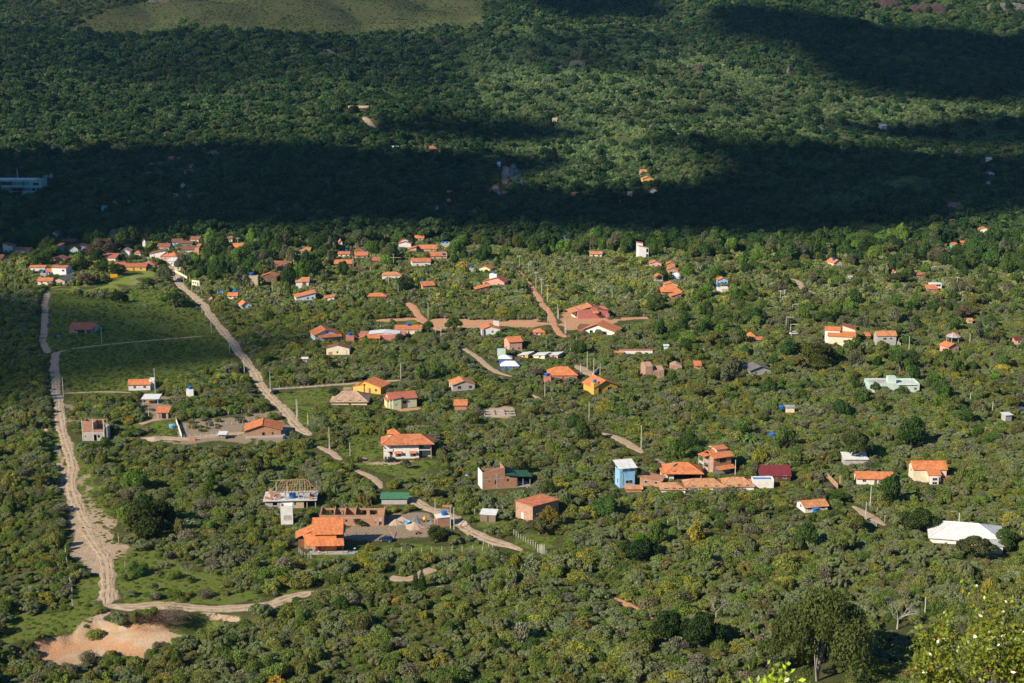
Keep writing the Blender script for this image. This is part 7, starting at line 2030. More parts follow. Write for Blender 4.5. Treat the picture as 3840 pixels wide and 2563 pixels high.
# motorbikes
for reg_, u, v, yw, lab, mt in (('R6', 1490, 1480, 25, 'red motorbike parked in the building site yard', 'red'), ('R6', 1480, 798, 10, 'dark red motorbike in front of the large white house', 'red'), ('R6', 590, 615, 20, 'dark motorbike standing at the bend of the dirt road', 'darkmetal')):
    R_, k, o3 = site(reg_, u, v, 'motorbike', lab, 'motorbike', yw)
    for sx in (-.62, .62):
        part(R_, 'wheel', 'rubber', lambda m: m.tube([(sx, -.06, .3), (sx, .06, .3)], [.31, .31], 12))
    part(R_, 'frame', mt, lambda m: (m.box(-.3, .35, -.14, .14, .4, .85), m.beam((.62, 0, .3), (.38, 0, 1.0), .04)))
    part(R_, 'seat', 'darkmetal', lambda m: m.box(-.7, 0, -.13, .13, .78, .9))
    part(R_, 'handlebar', 'steel', lambda m: m.box(.33, .4, -.35, .35, 1.0, 1.05))
    X, Y = P(reg_, u, v); keep_rect(X - 12, X + 12, Y - 14, Y, o3[1])
# solar panel, dish, laundry
o = MB(); o.slab([(-.9, -.6, 0), (.9, -.6, 0), (.9, .6, .5), (-.9, .6, .5)], .06, (1, 0, 0))


def laundry(i, col, label, off):
    R2_ = ORANGE
    m = MB(); m.box(-.28, .28, -.02, .02, -1.3, 0)
    o = m.build('hanging_cloth', M[col]); o.location = worldp(R2_, off); tag(o, label, 'cloth', None)


laundry(0, 'lightbluecol', 'pale blue cloth hanging at the left porch edge of the orange house', (-3.3, -2.5, 2.3))
laundry(1, 'teal', 'teal cloth hanging at the far left of the orange house', (-5.2, -1.8, 2.6))
prop('B2', 905, 350, 'garden_stool', 'pale round stool on the path below the orange house', 'stool', lambda m: (m.lathe([(.4, .7), (.4, .78)], 12), m.box(-.04, .04, -.04, .04, 0, .7)), 'white', keep=.5)

# people
def person(loc, yaw, label, shirt, trousers, pose='stand'):
    hip = .9
    J = {'pel': (0, 0, hip), 'chest': (0, 0, hip + .42), 'neck': (0, 0, hip + .55), 'head': (0, -.01, hip + .7), 'top': (0, 0, hip + .82),
         'sl': (-.19, 0, hip + .48), 'el': (-.26, -.02, hip + .2), 'hl': (-.27, -.1, hip - .05), 'sr': (.19, 0, hip + .48), 'er': (.26, -.02, hip + .2), 'hr': (.27, -.1, hip - .05),
         'll': (-.1, 0, hip - .06), 'kl': (-.11, -.02, .47), 'al': (-.12, 0, .08), 'tl': (-.12, -.16, .03), 'lr': (.1, 0, hip - .06), 'kr': (.12, -.04, .47), 'ar': (.13, 0, .08), 'tr': (.13, -.16, .03)}
    if pose == 'work':
        for a in ('chest', 'neck', 'head', 'top', 'sl', 'sr'):
            x_, y_, z_ = J[a]; t = (z_ - hip); J[a] = (x_, y_ - t * .55, hip + t * .82)
        J['el'] = (-.25, -.5, hip + .15); J['er'] = (.25, -.5, hip + .15); J['hl'] = (-.16, -.62, hip - .1); J['hr'] = (.16, -.62, hip - .1)
        J['kr'] = (.14, -.22, .5); J['ar'] = (.14, -.12, .1); J['tr'] = (.14, -.28, .05)
    rads = dict(pel=.13, chest=.15, neck=.06, head=.1, top=.085, sl=.065, el=.047, hl=.035, sr=.065, er=.047, hr=.035, ll=.09, kl=.062, al=.042, tl=.035, lr=.09, kr=.062, ar=.042, tr=.035)

    def skin(name, js, es, mt, grow, parent):
        me = bpy.data.meshes.new(name)
        me.from_pydata([J[j] for j in js], [(js.index(a), js.index(b)) for a, b in es], [])
        me.materials.append(M[mt])
        o = link(bpy.data.objects.new(name, me), parent)
        md = o.modifiers.new('skin', 'SKIN'); sv = me.skin_vertices[0].data
        for i, j in enumerate(js):
            sv[i].radius = (rads[j] + grow, rads[j] * .8 + grow); sv[i].use_root = (i == 0)
        sb = o.modifiers.new('sub', 'SUBSURF'); sb.levels = sb.render_levels = 1
        return o
    root = empty('person', loc, rad(yaw)); tag(root, label, 'person')
    es = [('pel', 'chest'), ('chest', 'neck'), ('neck', 'head'), ('head', 'top'), ('chest', 'sl'), ('sl', 'el'), ('el', 'hl'), ('chest', 'sr'), ('sr', 'er'), ('er', 'hr'), ('pel', 'll'), ('ll', 'kl'), ('kl', 'al'), ('al', 'tl'), ('pel', 'lr'), ('lr', 'kr'), ('kr', 'ar'), ('ar', 'tr')]
    skin('body', list(J), es, 'skin', 0, root)
    skin('shirt', ['pel', 'chest', 'sl', 'el', 'sr', 'er'], [('pel', 'chest'), ('chest', 'sl'), ('sl', 'el'), ('chest', 'sr'), ('sr', 'er')], shirt, .018, root)
    skin('trousers', ['pel', 'll', 'kl', 'al', 'lr', 'kr', 'ar'], [('pel', 'll'), ('ll', 'kl'), ('kl', 'al'), ('pel', 'lr'), ('lr', 'kr'), ('kr', 'ar')], trousers, .02, root)
    hx = J['top']; MB().lathe([(.1, -.03), (.105, .03), (.07, .09), (.02, .11)], 10, (hx[0], hx[1] + .02, hx[2])).build('hair', M['hair'], root, smooth=True)
    return root


person(worldp(CONS, (-4.9, -.2, 2.9)), 10, 'worker in red and white clothes standing on the slab edge', 'red', 'white')
person(worldp(CONS, (-2.6, 3.9, 7.0)), 60, 'worker in tan shirt bent over on top of the bare rafters', 'tan', 'darkmetal', 'work')
person(worldp(CONS, (-3.1, -.4, 5.5)), -20, 'worker in dark clothes climbing at the left end of the rafters', 'darkmetal', 'darkmetal', 'work')
person(worldp(BRICK, (-2.8, .12, 3.42)), 30, 'worker in grey clothes bent over on the long brick wall', 'grey', 'slab', 'work')
person(Vector(g('R5', 1563, 208)), 0, 'person in white shirt standing in the clearing right of the open shelter', 'white', 'darkmetal')
person(worldp(ORANGE, (-1.9, -3.4, 0.0)), 80, 'person in white shirt bent forward in front of the orange house', 'white', 'rose', 'work')
for q in (('R5', 1563, 208),):
    X, Y = P(*q); keep_rect(X - 6, X + 6, Y - 14, Y, g(*q)[1])

# ------------------------------------------------------------------ rocks
RK = [('T8', 300, 300, 42, 22, 'rock', 'largest pale rock ledge on the wooded mountainside'), ('T8', 855, 320, 22, 26, 'redrock', 'reddish rock scar beside a gully on the mountainside'), ('T8', 1270, 330, 10, 24, 'rock', 'bright upright rock scar on the mountainside'),
      ('T8', 1720, 22, 60, 30, 'redrock', 'left one of the reddish cliffs at the upper right'), ('T8', 1900, 45, 95, 34, 'redrock', 'widest reddish cliff at the upper right'), ('T8', 2270, 35, 90, 26, 'rock', 'grey brown cliff at the right edge of the summit slope'),
      ('T8', 1780, 312, 80, 14, 'redrock', 'faint ledge in the shade of the right slope'), ('T8', 1700, 582, 20, 10, 'rock', 'small grey boulder at the shadow edge'),
      ('T7', 1530, 242, 60, 8, 'rock', 'thin broken ledge above the left forest'), ('T7', 1980, 200, 70, 16, 'redrock', 'dark ledge below the grassy summit slope'), ('T7', 730, 4, 50, 10, 'rock', 'pale rocks at the top edge above the meadow')]
for reg_, u, v, wr, hr, mt, lab in RK:
    x, y, z = g(reg_, u, v + hr / 2)
    k = REG[reg_][2] / pxm(x, y, z)
    W2, H2 = wr * k, hr * k
    V = []
    n1_, n2_ = 22, 9
    for i in range(n2_):
        for j in range(n1_):
            a, b = j / (n1_ - 1), i / (n2_ - 1)
            e = math.sin(math.pi * a) ** .4
            V.append((x + (a - .5) * 2 * W2, y - 3 - 2.2 * e * math.sin(math.pi * b * .8) + 4 * b + rnd.uniform(-1.0, 1.0) + 1.2 * round(b * 4) / 4, z - 2 + b * (H2 + 5) * (.55 + .45 * e) + rnd.uniform(-.7, .7)))
    o = grid_mesh('rock_outcrop', np.array(V).reshape(n2_, n1_, 3), n2_, n1_, M[mt], smooth=False)
    tag(o, lab, 'rock')
    X, Y = P(reg_, u, v); kk = REG[reg_][2]
    keep_rect(X - wr * kk, X + wr * kk, Y - hr * kk * .6, Y + hr * kk * .3, y)
bo = []
for i in range(26):
    u, v = rnd.uniform(640, 1060), rnd.uniform(20, 112)
    x, y, z = g('T7', u, v)
    r = rnd.uniform(1.0, 2.0)
    m = MB()
    m.lathe([(r * .9, -.5), (r, .1 * r), (r * .8, .6 * r), (r * .35, .85 * r)], 7)
    m.v = [(a * rnd.uniform(.75, 1.2), b * rnd.uniform(.75, 1.2), c) for a, b, c in m.v]
    o = m.build('boulder', M['rock']); o.location = (x, y, z); tag(o, 'pale boulder among others strewn over the summit meadow', 'boulder', 'boulders strewn over the meadow')

# ------------------------------------------------------------------ trees set one by one
def big_leaves(kind, seed, n, size):
    R0 = np.random.RandomState(seed)
    if kind == 'dome': bl = rand_lobes(R0, 15, .16, .46, .74, .42, .75, .8) + rand_lobes(R0, 8, .12, .2, .98, .3, .3, .8)
    elif kind == 'wide': bl = rand_lobes(R0, 26, .13, .38, .8, .55, .55, .75) + rand_lobes(R0, 14, .1, .2, 1.02, .35, .35, .7)
    elif kind == 'tall': bl = rand_lobes(R0, 18, .16, .42, .7, .5, .95, .9) + rand_lobes(R0, 8, .12, .2, .9, .4, .5, .8)
    elif kind == 'cone': bl = [(rnd.uniform(-.1, .1) * (1 - t), rnd.uniform(-.1, .1) * (1 - t), .2 + 1.7 * t, .75 * (1 - t) + .12, .75 * (1 - t) + .12, .28) for t in np.linspace(0, 1, 9)]
    elif kind == 'spread': bl = rand_lobes(R0, 24, .16, .28, .8, .6, .5, .6)
    Q, va, fl = leaves(bl, n, size, seed, jit=.75, shell=(.75, 1.1))
    return quads_mesh('crown', Q, LEAF, {'leafvar': va, 'flower': fl * 0, 'stem': fl * 0})


BIGF = {k: big_leaves(k, 77 + i, n, s) for i, (k, n, s) in enumerate((('dome', 4200, .045), ('tall', 4200, .045), ('cone', 1600, .07), ('spread', 3800, .042)))}
BIGF['huge'] = big_leaves('wide', 99, 17000, .021)
DARK, MIDG, OLV, BRT, GRY, BRN = (0.036, 0.064, 0.019), (0.070, 0.112, 0.03), (0.110, 0.115, 0.030), (0.12, 0.20, 0.035), (0.11, 0.12, 0.075), (0.125, 0.095, 0.06)
TREES = [('B4', 450, 1545, 425, 960, 'huge', (0.085, 0.105, 0.03), 'huge dark tree with pale forked trunk at the bottom right'), ('B3', 1405, 1200, 150, 375, 'tall', DARK, 'dense dark tree, left one of the black green pair'), ('B3', 1720, 1225, 185, 380, 'dome', DARK, 'dense dark tree, right one of the black green pair'),
         ('B3', 1170, 430, 160, 255, 'dome', (0.032, 0.062, 0.02), 'dark round tree carrying a bright green top'), ('B2', 1465, 700, 42, 200, 'cone', (0.045, 0.09, 0.02), 'left one of the twin conifers beside the red path'), ('B2', 1522, 702, 52, 205, 'cone', (0.045, 0.09, 0.02), 'right one of the twin conifers beside the red path'),
         ('R5', 1410, 1460, 265, 365, 'dome', (0.052, 0.068, 0.02), 'very wide dark tree with olive top in the left scrub'), ('R5', 2000, 340, 90, 135, 'dome', (0.16, 0.15, 0.035), 'yellowish round tree above the bare plot'),
         ('R1', 360, 492, 118, 190, 'dome', MIDG, 'large round tree left of the white two storey house'), ('R1', 935, 405, 118, 205, 'dome', BRN, 'large brownish round tree behind the village'), ('R1', 920, 560, 75, 140, 'dome', MIDG, 'bright topped round tree left of the lawn'), ('R1', 1075, 575, 78, 128, 'dome', DARK, 'dark round tree touching the lawn'),
         ('R1', 1095, 825, 68, 125, 'dome', DARK, 'dark round tree alone in the shaded scrub'), ('R1', 1985, 430, 130, 255, 'tall', MIDG, 'tallest broad tree at the village edge'), ('R1', 2290, 440, 115, 205, 'dome', MIDG, 'broad tree right of the tallest one at the village edge'), ('R1', 1700, 570, 88, 200, 'spread', GRY, 'feathery grey green tree beside the upper dirt road'),
         ('R1', 660, 560, 80, 130, 'dome', MIDG, 'round tree right of the white two storey house'), ('R1', 780, 540, 88, 140, 'dome', DARK, 'dark broad tree between the white house and the lawn'), ('R1', 1600, 870, 105, 155, 'spread', MIDG, 'wide tree at the shaded bend above the dirt road'), ('R1', 1790, 605, 65, 100, 'dome', BRT, 'bright round tree by the roofless ruin'),
         ('R1', 1128, 442, 40, 80, 'dome', DARK, 'small dark tree in front of the cream house'), ('R1', 1240, 455, 62, 85, 'dome', MIDG, 'small wide tree between village roofs'), ('R1', 1345, 408, 38, 65, 'dome', MIDG, 'small round tree below the coconut palm'), ('R1', 1480, 488, 48, 75, 'dome', MIDG, 'small tree at the end of the village street'), ('R1', 1282, 372, 48, 100, 'dome', MIDG, 'narrow tree left of the chapel'),
         ('R1', 1360, 680, 70, 88, 'spread', MIDG, 'open crowned tree below the bright lawn'), ('R1', 1530, 640, 75, 145, 'spread', GRY, 'thin grey tree right of the bright lawn'), ('R1', 800, 665, 80, 120, 'spread', BRN, 'brownish bare looking tree left of the bright lawn'), ('R1', 1720, 260, 35, 60, 'dome', DARK, 'small dark tree in front of the teal row house'),
         ('R1', 900, 460, 60, 160, 'tall', DARK, 'narrow dark tree below the brownish round tree'), ('R1', 1150, 360, 90, 150, 'dome', (0.03, 0.045, 0.025), 'dark tree behind the white gabled house'),
         ('R2', 615, 350, 125, 215, 'tall', DARK, 'massive dark mango tree behind the orange roofs'), ('R2', 510, 262, 115, 180, 'dome', DARK, 'dark tree behind the massive mango'), ('R2', 350, 330, 75, 130, 'dome', MIDG, 'round tree left of the massive mango'), ('R2', 1360, 720, 92, 165, 'dome', (0.045, 0.07, 0.025), 'dark tree leaning over the red lane'),
         ('R2', 1578, 1108, 58, 125, 'spread', MIDG, 'small open tree beside the red crossroads'), ('R2', 1820, 1110, 82, 165, 'spread', MIDG, 'bushy tree in front of the red road'), ('R2', 1325, 1185, 55, 95, 'dome', MIDG, 'small tree in front of the long coral house'), ('R2', 1400, 1110, 42, 60, 'dome', MIDG, 'small tree in front of the cream bungalow'),
         ('R2', 1885, 310, 75, 130, 'dome', BRT, 'bright green tree at the edge of the dark forest'), ('R2', 2035, 300, 62, 135, 'tall', OLV, 'tall olive tree at the edge of the dark forest'), ('R2', 2130, 310, 70, 120, 'dome', MIDG, 'round tree right of the tall olive one'), ('R2', 2255, 320, 40, 140, 'tall', BRN, 'slim brownish tree at the forest edge'), ('R3', 35, 335, 38, 165, 'tall', OLV, 'slim tall yellowish tree at the forest edge'),
         ('R3', 1320, 905, 88, 190, 'tall', (0.085, 0.12, 0.03), 'tall bright green tree above the coral house yard'), ('R3', 610, 1305, 82, 165, 'dome', MIDG, 'green tree right of the white sheet roofs'), ('R3', 980, 470, 62, 85, 'dome', OLV, 'olive topped tree right of the straight amber roof'), ('R3', 2105, 365, 62, 100, 'dome', MIDG, 'round lit crown at the forest shadow edge'),
         ('R3', 1900, 410, 78, 125, 'spread', MIDG, 'feathery tree right of the tall narrow white house'), ('R3', 2250, 450, 68, 80, 'dome', BRT, 'bright crown at the shadow edge on the right'), ('R3', 740, 1200, 10, 12, 'dome', MIDG, ''), ('R3', 430, 1120, 10, 10, 'dome', MIDG, ''),
         ('R4', 480, 1410, 190, 260, 'dome', (0.075, 0.085, 0.022), 'very wide olive dark crown below the three roofed house'), ('R4', 505, 1015, 100, 135, 'dome', MIDG, 'wide green crown above the three roofed house'), ('R4', 1180, 385, 82, 180, 'dome', DARK, 'dark tall crown left of the thin orange roof strip'), ('R4', 240, 530, 92, 120, 'dome', MIDG, 'fresh green rounded crown beside the dry field'),
         ('R4', 905, 380, 85, 145, 'dome', DARK, 'dark crown at the shadow edge on the far right'), ('R4', 1215, 650, 110, 115, 'spread', (0.07, 0.09, 0.025), 'wide flat crown above the white box house'), ('R4', 1720, 440, 110, 130, 'dome', DARK, 'black green crown below the green walled house'), ('R4', 1690, 300, 52, 95, 'dome', MIDG, 'round crown beside the green walled house'),
         ('R4', 1810, 970, 105, 120, 'spread', BRN, 'wide brown flat crown on the right'), ('R4', 1210, 1470, 110, 230, 'spread', MIDG, 'airy green tree below the grey two storey house'),
         ('R8', 800, 810, 165, 300, 'spread', (0.07, 0.095, 0.03), 'airy spreading tree over the patchy white roof'), ('R8', 1310, 690, 135, 350, 'tall', (0.045, 0.085, 0.02), 'tall dark green tree in the right scrub'), ('R8', 650, 1190, 105, 135, 'dome', (0.075, 0.125, 0.03), 'fresh green tree below the iron arch gate'), ('R8', 475, 1200, 62, 155, 'spread', GRY, 'small grey tree with visible trunk'),
         ('R8', 1380, 1450, 160, 255, 'dome', (0.05, 0.075, 0.022), 'dark round tree left of the large white hip roof'), ('B4', 1900, 430, 175, 220, 'spread', (0.08, 0.09, 0.035), 'open tree in front of the large white hip roof'), ('B4', 2200, 330, 120, 210, 'dome', MIDG, 'dark tree right of the large white hip roof'),
         ('R8', 985, 200, 50, 125, 'spread', MIDG, 'airy tree before the left part of the pale green flat roof'), ('R8', 1235, 205, 62, 100, 'dome', MIDG, 'round tree before the right part of the pale green flat roof'), ('R6', 1375, 882, 48, 98, 'spread', GRY, 'small lone tree on the lawn before the large white house'), ('R6', 720, 240, 62, 115, 'spread', (0.05, 0.09, 0.03), 'dark feathery palm like tree on the green lawn'), ('B2', 1650, 250, 105, 145, 'dome', (0.06, 0.08, 0.028), 'round tree in front of the building site lane'), ('B2', 960, 130, 45, 62, 'spread', MIDG, 'small tree before the roofless brick wall'),
         ('R7', 350, 1440, 95, 240, 'spread', (0.19, 0.15, 0.03), 'yellow flowering tree in front of the corner brick shed'), ('R7', 250, 1480, 120, 160, 'spread', (0.12, 0.12, 0.05), 'greyish spreading tree at the foot of the corner brick shed')]
for reg_, u, v, ru, hu, form, col, lab in TREES:
    if not lab: continue
    x, y, z = g(reg_, u, v)
    s = pxm(x, y, z)
    r, h = ru * REG[reg_][2] / s / .92, hu * REG[reg_][2] / s / .97
    top = {'dome': 1.42, 'huge': 1.42, 'tall': 1.65, 'cone': 2.1, 'spread': 1.22}[form]
    rz = rnd.uniform(0, 6)
    root = empty('conifer' if form == 'cone' else 'tree', (x, y, z), rz)
    tag(root, lab, 'tree')
    c = bpy.data.objects.new('crown', BIGF[form]); link(c, root)
    c.scale = (r, r, h / top); c['tint'] = [min(1, q * 1.05) for q in col]
    mt = 'palebark' if form == 'huge' else 'bark'
    m = MB()
    tr_ = r * .055 + .08
    m.tube([(0, 0, -.5), (r * .03, 0, h * .22), (0, 0, h * .45)], [tr_ * 1.2, tr_, tr_ * .7], 8)
    for i in range(5):
        a = i * 1.257 + .5
        m.tube([(0, 0, h * (.18 + .05 * (i % 3))), (r * .3 * math.cos(a), r * .3 * math.sin(a), h * .45), (r * .55 * math.cos(a), r * .55 * math.sin(a), h * .7)], [tr_ * .6, tr_ * .4, tr_ * .15], 6)
    if form == 'huge':
        m = MB()
        for dx in (-.5, -.1, .35, .7):
            m.tube([(dx * .3, 0, -.4), (dx * .8, 0, 1.2), (dx * 3.2, .3, 6.5), (dx * 6, 1, 12)], [.24, .2, .17, .08], 7)
    m.build('trunk', M[mt], root)
    X, Y = P(reg_, u, v)
    FOOT.append((x, y, r * .55, r * .55, 0))
    if 0 < X < 3840 and h > 2:
        keep_rect(X - ru * .7 * K, X + ru * .7 * K, Y - hu * K * .9, Y - hu * K * (.3 if form != 'cone' else .1), y - r * .8)
    LAND.append((X, Y - hu * K * .5, 'the ' + lab))
# bright top of the dark round tree
x, y, z = g('B3', 1190, 430); s = pxm(x, y, z)
par = [o for o in C.objects if o.get('label') == 'dark round tree carrying a bright green top'][0]
c = bpy.data.objects.new('crown_top', BIGF['dome']); link(c, par)
c.location = (0, 0, 5.6); c.scale = (2.1, 2.1, 1.9); c['tint'] = [0.10, 0.21, 0.02]; c['label'] = 'bright yellow green top of the crown'


# bare trees
def bare(reg, u, v, ru, hu, label, seed, n0=4):
    q = random.Random(seed)
    x, y, z = g(reg, u, v); s = pxm(x, y, z)
    r, h = ru * K / s, hu * K / s
    root = empty('bare_tree', (x, y, z)); tag(root, label, 'bare tree')
    tr_, tw = MB(), MB()
    tr_.tube([(0, 0, -.4), (.1, 0, h * .3)], [.028 * h, .02 * h], 7)
    def grow(p, d, ln, w_, dep):
        e = p + d * ln
        (tr_ if dep < 2 else tw).tube([p, (p + e) / 2 + Vector((q.uniform(-.1, .1),) * 3) * ln * .4, e], [w_, w_ * .8, w_ * .6], 4 if dep > 1 else 6, cap=False)
        if dep >= 5: return
        for i in range(3 if dep < 3 else 2):
            nd = (d + Vector((q.uniform(-1, 1), q.uniform(-1, 1), q.uniform(-.35, .5))) * .75).normalized()
            nd = Vector((nd.x * (r / h) * 1.5, nd.y * (r / h) * 1.5, nd.z)).normalized()
            grow(e, nd, ln * q.uniform(.62, .8), w_ * .58, dep + 1)
    for i in range(n0):
        a = 6.283 * i / n0 + q.random()
        grow(Vector((.05, 0, h * .27)), Vector((math.cos(a) * .8, math.sin(a) * .8, .75)).normalized(), h * .24, .013 * h, 1)
    tr_.build('trunk', M['palebark'], root); tw.build('twigs', M['palebark'], root)
    X, Y = P(reg, u, v); keep_rect(X - ru * K * .8, X + ru * K * .8, Y - hu * K * .8, Y - hu * K * .15, y - 2)
    FOOT.append((x, y, r * .4, r * .4, 0))


bare('B4', 1185, 1070, 250, 330, 'wide leafless tree with pale branches at the bottom right', 3, 5)
bare('B3', 1870, 975, 150, 240, 'leafless shrub like tree behind the right black green tree', 8)
bare('B1', 1715, 572, 75, 120, 'small leafless tree in the green clearing', 5)
bare('B1', 1930, 572, 110, 110, 'pale branched tree leaning right in the green clearing', 6)
bare('R1', 775, 660, 60, 95, 'brown leafless tree left of the bright lawn', 9)
bare('F5', 2105, 212, 30, 75, 'tiny pale leafless tree on the mountainside', 12)
bare('T8', 1135, 215, 10, 35, 'tiny pale leafless tree high on the mountainside', 13)


# palms and banana plants
def fronds(reg, u, v, ru, hu, label, banana=False, n=12, seed=1):
    q = random.Random(seed)
    x, y, z = g(reg, u, v); s = pxm(x, y, z)
    r, h = ru * REG[reg][2] / s, hu * REG[reg][2] / s
    root = empty('banana_plant' if banana else 'palm_tree', (x, y, z)); tag(root, label, 'banana plant' if banana else 'palm')
    hc = h * (.38 if banana else .8)
    MB().tube([(0, 0, -.4), (.15, .05, hc * .5), (.1, 0, hc)], [.2, .16, .13] if not banana else [.3, .22, .12], 8).build('trunk' if not banana else 'stem', M['bark' if not banana else 'sage'], root)
    for i in range(n):
        a = 6.283 * i / n + q.uniform(-.2, .2); el = q.uniform(.25, 1.15)
        Q = []
        segs = 9
        for k_ in range(segs):
            def pt(t):
                rr = r * t * math.cos(el * (1 - .3 * t)); zz_ = hc + (h - hc) * 1.5 * math.sin(el) * t - (h - hc) * 1.1 * t * t * (1.3 - .6 * el)
                return Vector((rr * math.cos(a), rr * math.sin(a), zz_))
            p0, p1 = pt(k_ / segs), pt((k_ + 1) / segs)
            side = Vector((-math.sin(a), math.cos(a), 0))
            wv = (.28 if banana else .34) * r * .5 * math.sin(math.pi * (k_ + .8) / (segs + .8)) + .03
            for sg in (-1, 1):
                dn = Vector((0, 0, -wv * (.5 if banana else .75)))
                Q.append([p0, p1, p1 + side * sg * wv + dn + (p1 - p0) * .5, p0 + side * sg * wv + dn + (p1 - p0) * (0 if banana else .35)])
        Q = np.array([[tuple(p) for p in f_] for f_ in Q])
        me = quads_mesh('frond', Q, LEAF, {'leafvar': np.full(len(Q), q.uniform(.4, .8)), 'flower': np.zeros(len(Q)), 'stem': np.zeros(len(Q))})
        o = link(bpy.data.objects.new('leaf' if banana else 'frond', me), root)
        o['tint'] = [0.10, 0.19, 0.04] if banana else [0.16, 0.17, 0.05]
    X, Y = P(reg, u, v); kk = REG[reg][2]
    keep_rect(X - ru * .8 * kk, X + ru * .8 * kk, Y - hu * kk, Y - hu * kk * .35, y - 1)
    FOOT.append((x, y, 1.5, 1.5, 0)); LAND.append((X, Y - hu * kk * .6, 'the ' + label))


fronds('R1', 1415, 440, 62, 200, 'tall coconut palm rising among the village roofs', n=16, seed=2)
fronds('R2', 1197, 310, 38, 125, 'palm tree in front of the dark forest', n=13, seed=3)
fronds('R2', 1690, 385, 48, 105, 'low palm right of the long orange roof', n=12, seed=4)
fronds('R4', 560, 405, 45, 145, 'dark palm at the shadow edge above the dry field', n=13, seed=5)
fronds('R2', 640, 500, 45, 110, 'small palm left of the long orange roofed house', n=12, seed=6)
fronds('R7', 2190, 665, 85, 165, 'tall banana plants beside the big blue tank', True, 11, 7)
fronds('R7', 2120, 655, 60, 125, 'shorter banana plant left of the tall ones', True, 9, 8)
fronds('R2', 1140, 1045, 40, 62, 'banana plant behind the long coral house', True, 9, 9)
fronds('R2', 690, 765, 38, 45, 'banana plant right of the blue tank below the long blue house', True, 8, 10)
fronds('R4', 1340, 1215, 48, 75, 'banana plant right of the street lamp on the right', True, 9, 11)
fronds('R4', 1240, 1150, 40, 60, 'banana plant right of the grey two storey house', True, 9, 12)
fronds('R4', 1080, 1085, 45, 70, 'banana plants behind the grey two storey house', True, 9, 13)
fronds('R1', 1740, 1250, 32, 80, 'dark banana like plant alone in the shaded field', True, 8, 14)
fronds('R3', 1480, 370, 40, 60, 'banana plants right of the tall narrow white house', True, 9, 15)
fronds('R2', 1990, 370, 42, 70, 'banana clump below the olive forest edge trees', True, 9, 16)

# heap of dead brushwood above the sand pit
heap = empty('brushwood_heap', g('B1', 1420, 985)); tag(heap, 'long heap of dead grey brown brushwood above the sand pit', 'brushwood')
q_ = np.random.RandomState(4)
for nm, cx_, n_, rx_, rz_ in (('dead_branches', -1.0, 1300, 7.5, 1.6), ('dead_branches', 5.0, 1100, 3.2, 3.6)):
    st_ = []
    for i in range(n_):
        p = np.array([cx_ + q_.normal() * rx_ * .45, q_.normal() * 1.5, abs(q_.normal()) * rz_ * .45])
        d = q_.normal(size=3) * [1, .8, .5]; d /= np.linalg.norm(d)
        st_.append((p, p + d * q_.uniform(.5, 1.6)))
    Q = stems(st_, .035)
    me = quads_mesh(nm, Q, M['brown'] if rz_ < 2 else M['wood'])
    link(bpy.data.objects.new(nm, me), heap)
X0, Y0 = P('B1', 1130, 1060); X1, Y1 = P('B1', 1700, 880); keep_rect(X0, X1, Y1 + 20, Y0, heap.location.y - 3)


# ------------------------------------------------------------------ the two shrubs next to the camera
def near_shrub(name, label, dist, X, Y, rad_, n, leaf, seed, col, hgt=1.0):
    a, b = (X - CX) / F, (Y - CY) / F
    d = Vector((a, cP - b * sP, -sP - b * cP)); t = dist / d.y
    c = Vector((0, 0, CAMZ)) + d * t
    zg = float(H(c.x, c.y))
    root = empty(name, (c.x, c.y, zg)); tag(root, label, 'shrub')
    q = np.random.RandomState(seed)
    cz = c.z - zg
    br = MB(); tips = []
    for i in range(26):
        v = q.normal(size=3); v[2] = abs(v[2]) * .9 + .1; v /= np.linalg.norm(v)
        e = np.array([0, 0, cz - rad_ * .7]) + v * rad_ * q.uniform(.85, 1.25) * np.array([1.15, 1.0, 1.15 * hgt])
        m0 = np.array([0, 0, cz - rad_ * .9]) * .98 + v * rad_ * .4 * np.array([1, 1, .4])
        br.tube([(0, 0, cz - rad_ * 1.15), tuple(m0), tuple(e)], [.03, .02, .007], 5, cap=False)
        for t_ in np.linspace(.3, 1.0, 8):
            tips.append(m0 + (e - m0) * t_)
            for k_ in range(2):
                w_ = q.normal(size=3); w_ /= np.linalg.norm(w_); s0 = m0 + (e - m0) * t_; e2 = s0 + w_ * rad_ * .22
                br.tube([tuple(s0), tuple(e2)], [.006, .003], 3, cap=False)
                tips += [s0 + (e2 - s0) * f for f in (.4, .7, 1.0)]
    br.tube([(0, 0, -.3), (.03, 0, cz * .5), (0, 0, cz - rad_ * 1.1)], [.09, .07, .05], 8)
    br.build('trunk', M['bark'], root)
    tips = np.array(tips); k_ = q.randint(0, len(tips), n)
    p = tips[k_] + q.normal(size=(n, 3)) * leaf * .9
    u = q.normal(size=(n, 3)); u[:, 2] += .5; u /= np.linalg.norm(u, axis=1)[:, None]
    v = np.cross(u, q.normal(size=(n, 3))); v /= np.linalg.norm(v, axis=1)[:, None]
    s = leaf * q.uniform(.7, 1.25, n)[:, None]
    nn = np.cross(u, v)
    Q1 = np.stack([p, p + u * s * .5 + v * s * .24 + nn * s * .05, p + u * s, p + u * s * .5 - v * s * .24 + nn * s * .05], 1)
    va = np.clip(q.normal(.55, .2, n), 0, 1)
    me = quads_mesh('foliage', Q1, GLOSS, {'leafvar': va, 'flower': (q.rand(n) < .02).astype(float), 'stem': np.zeros(n)})
    o = link(bpy.data.objects.new('foliage', me), root); o['tint'] = list(col)


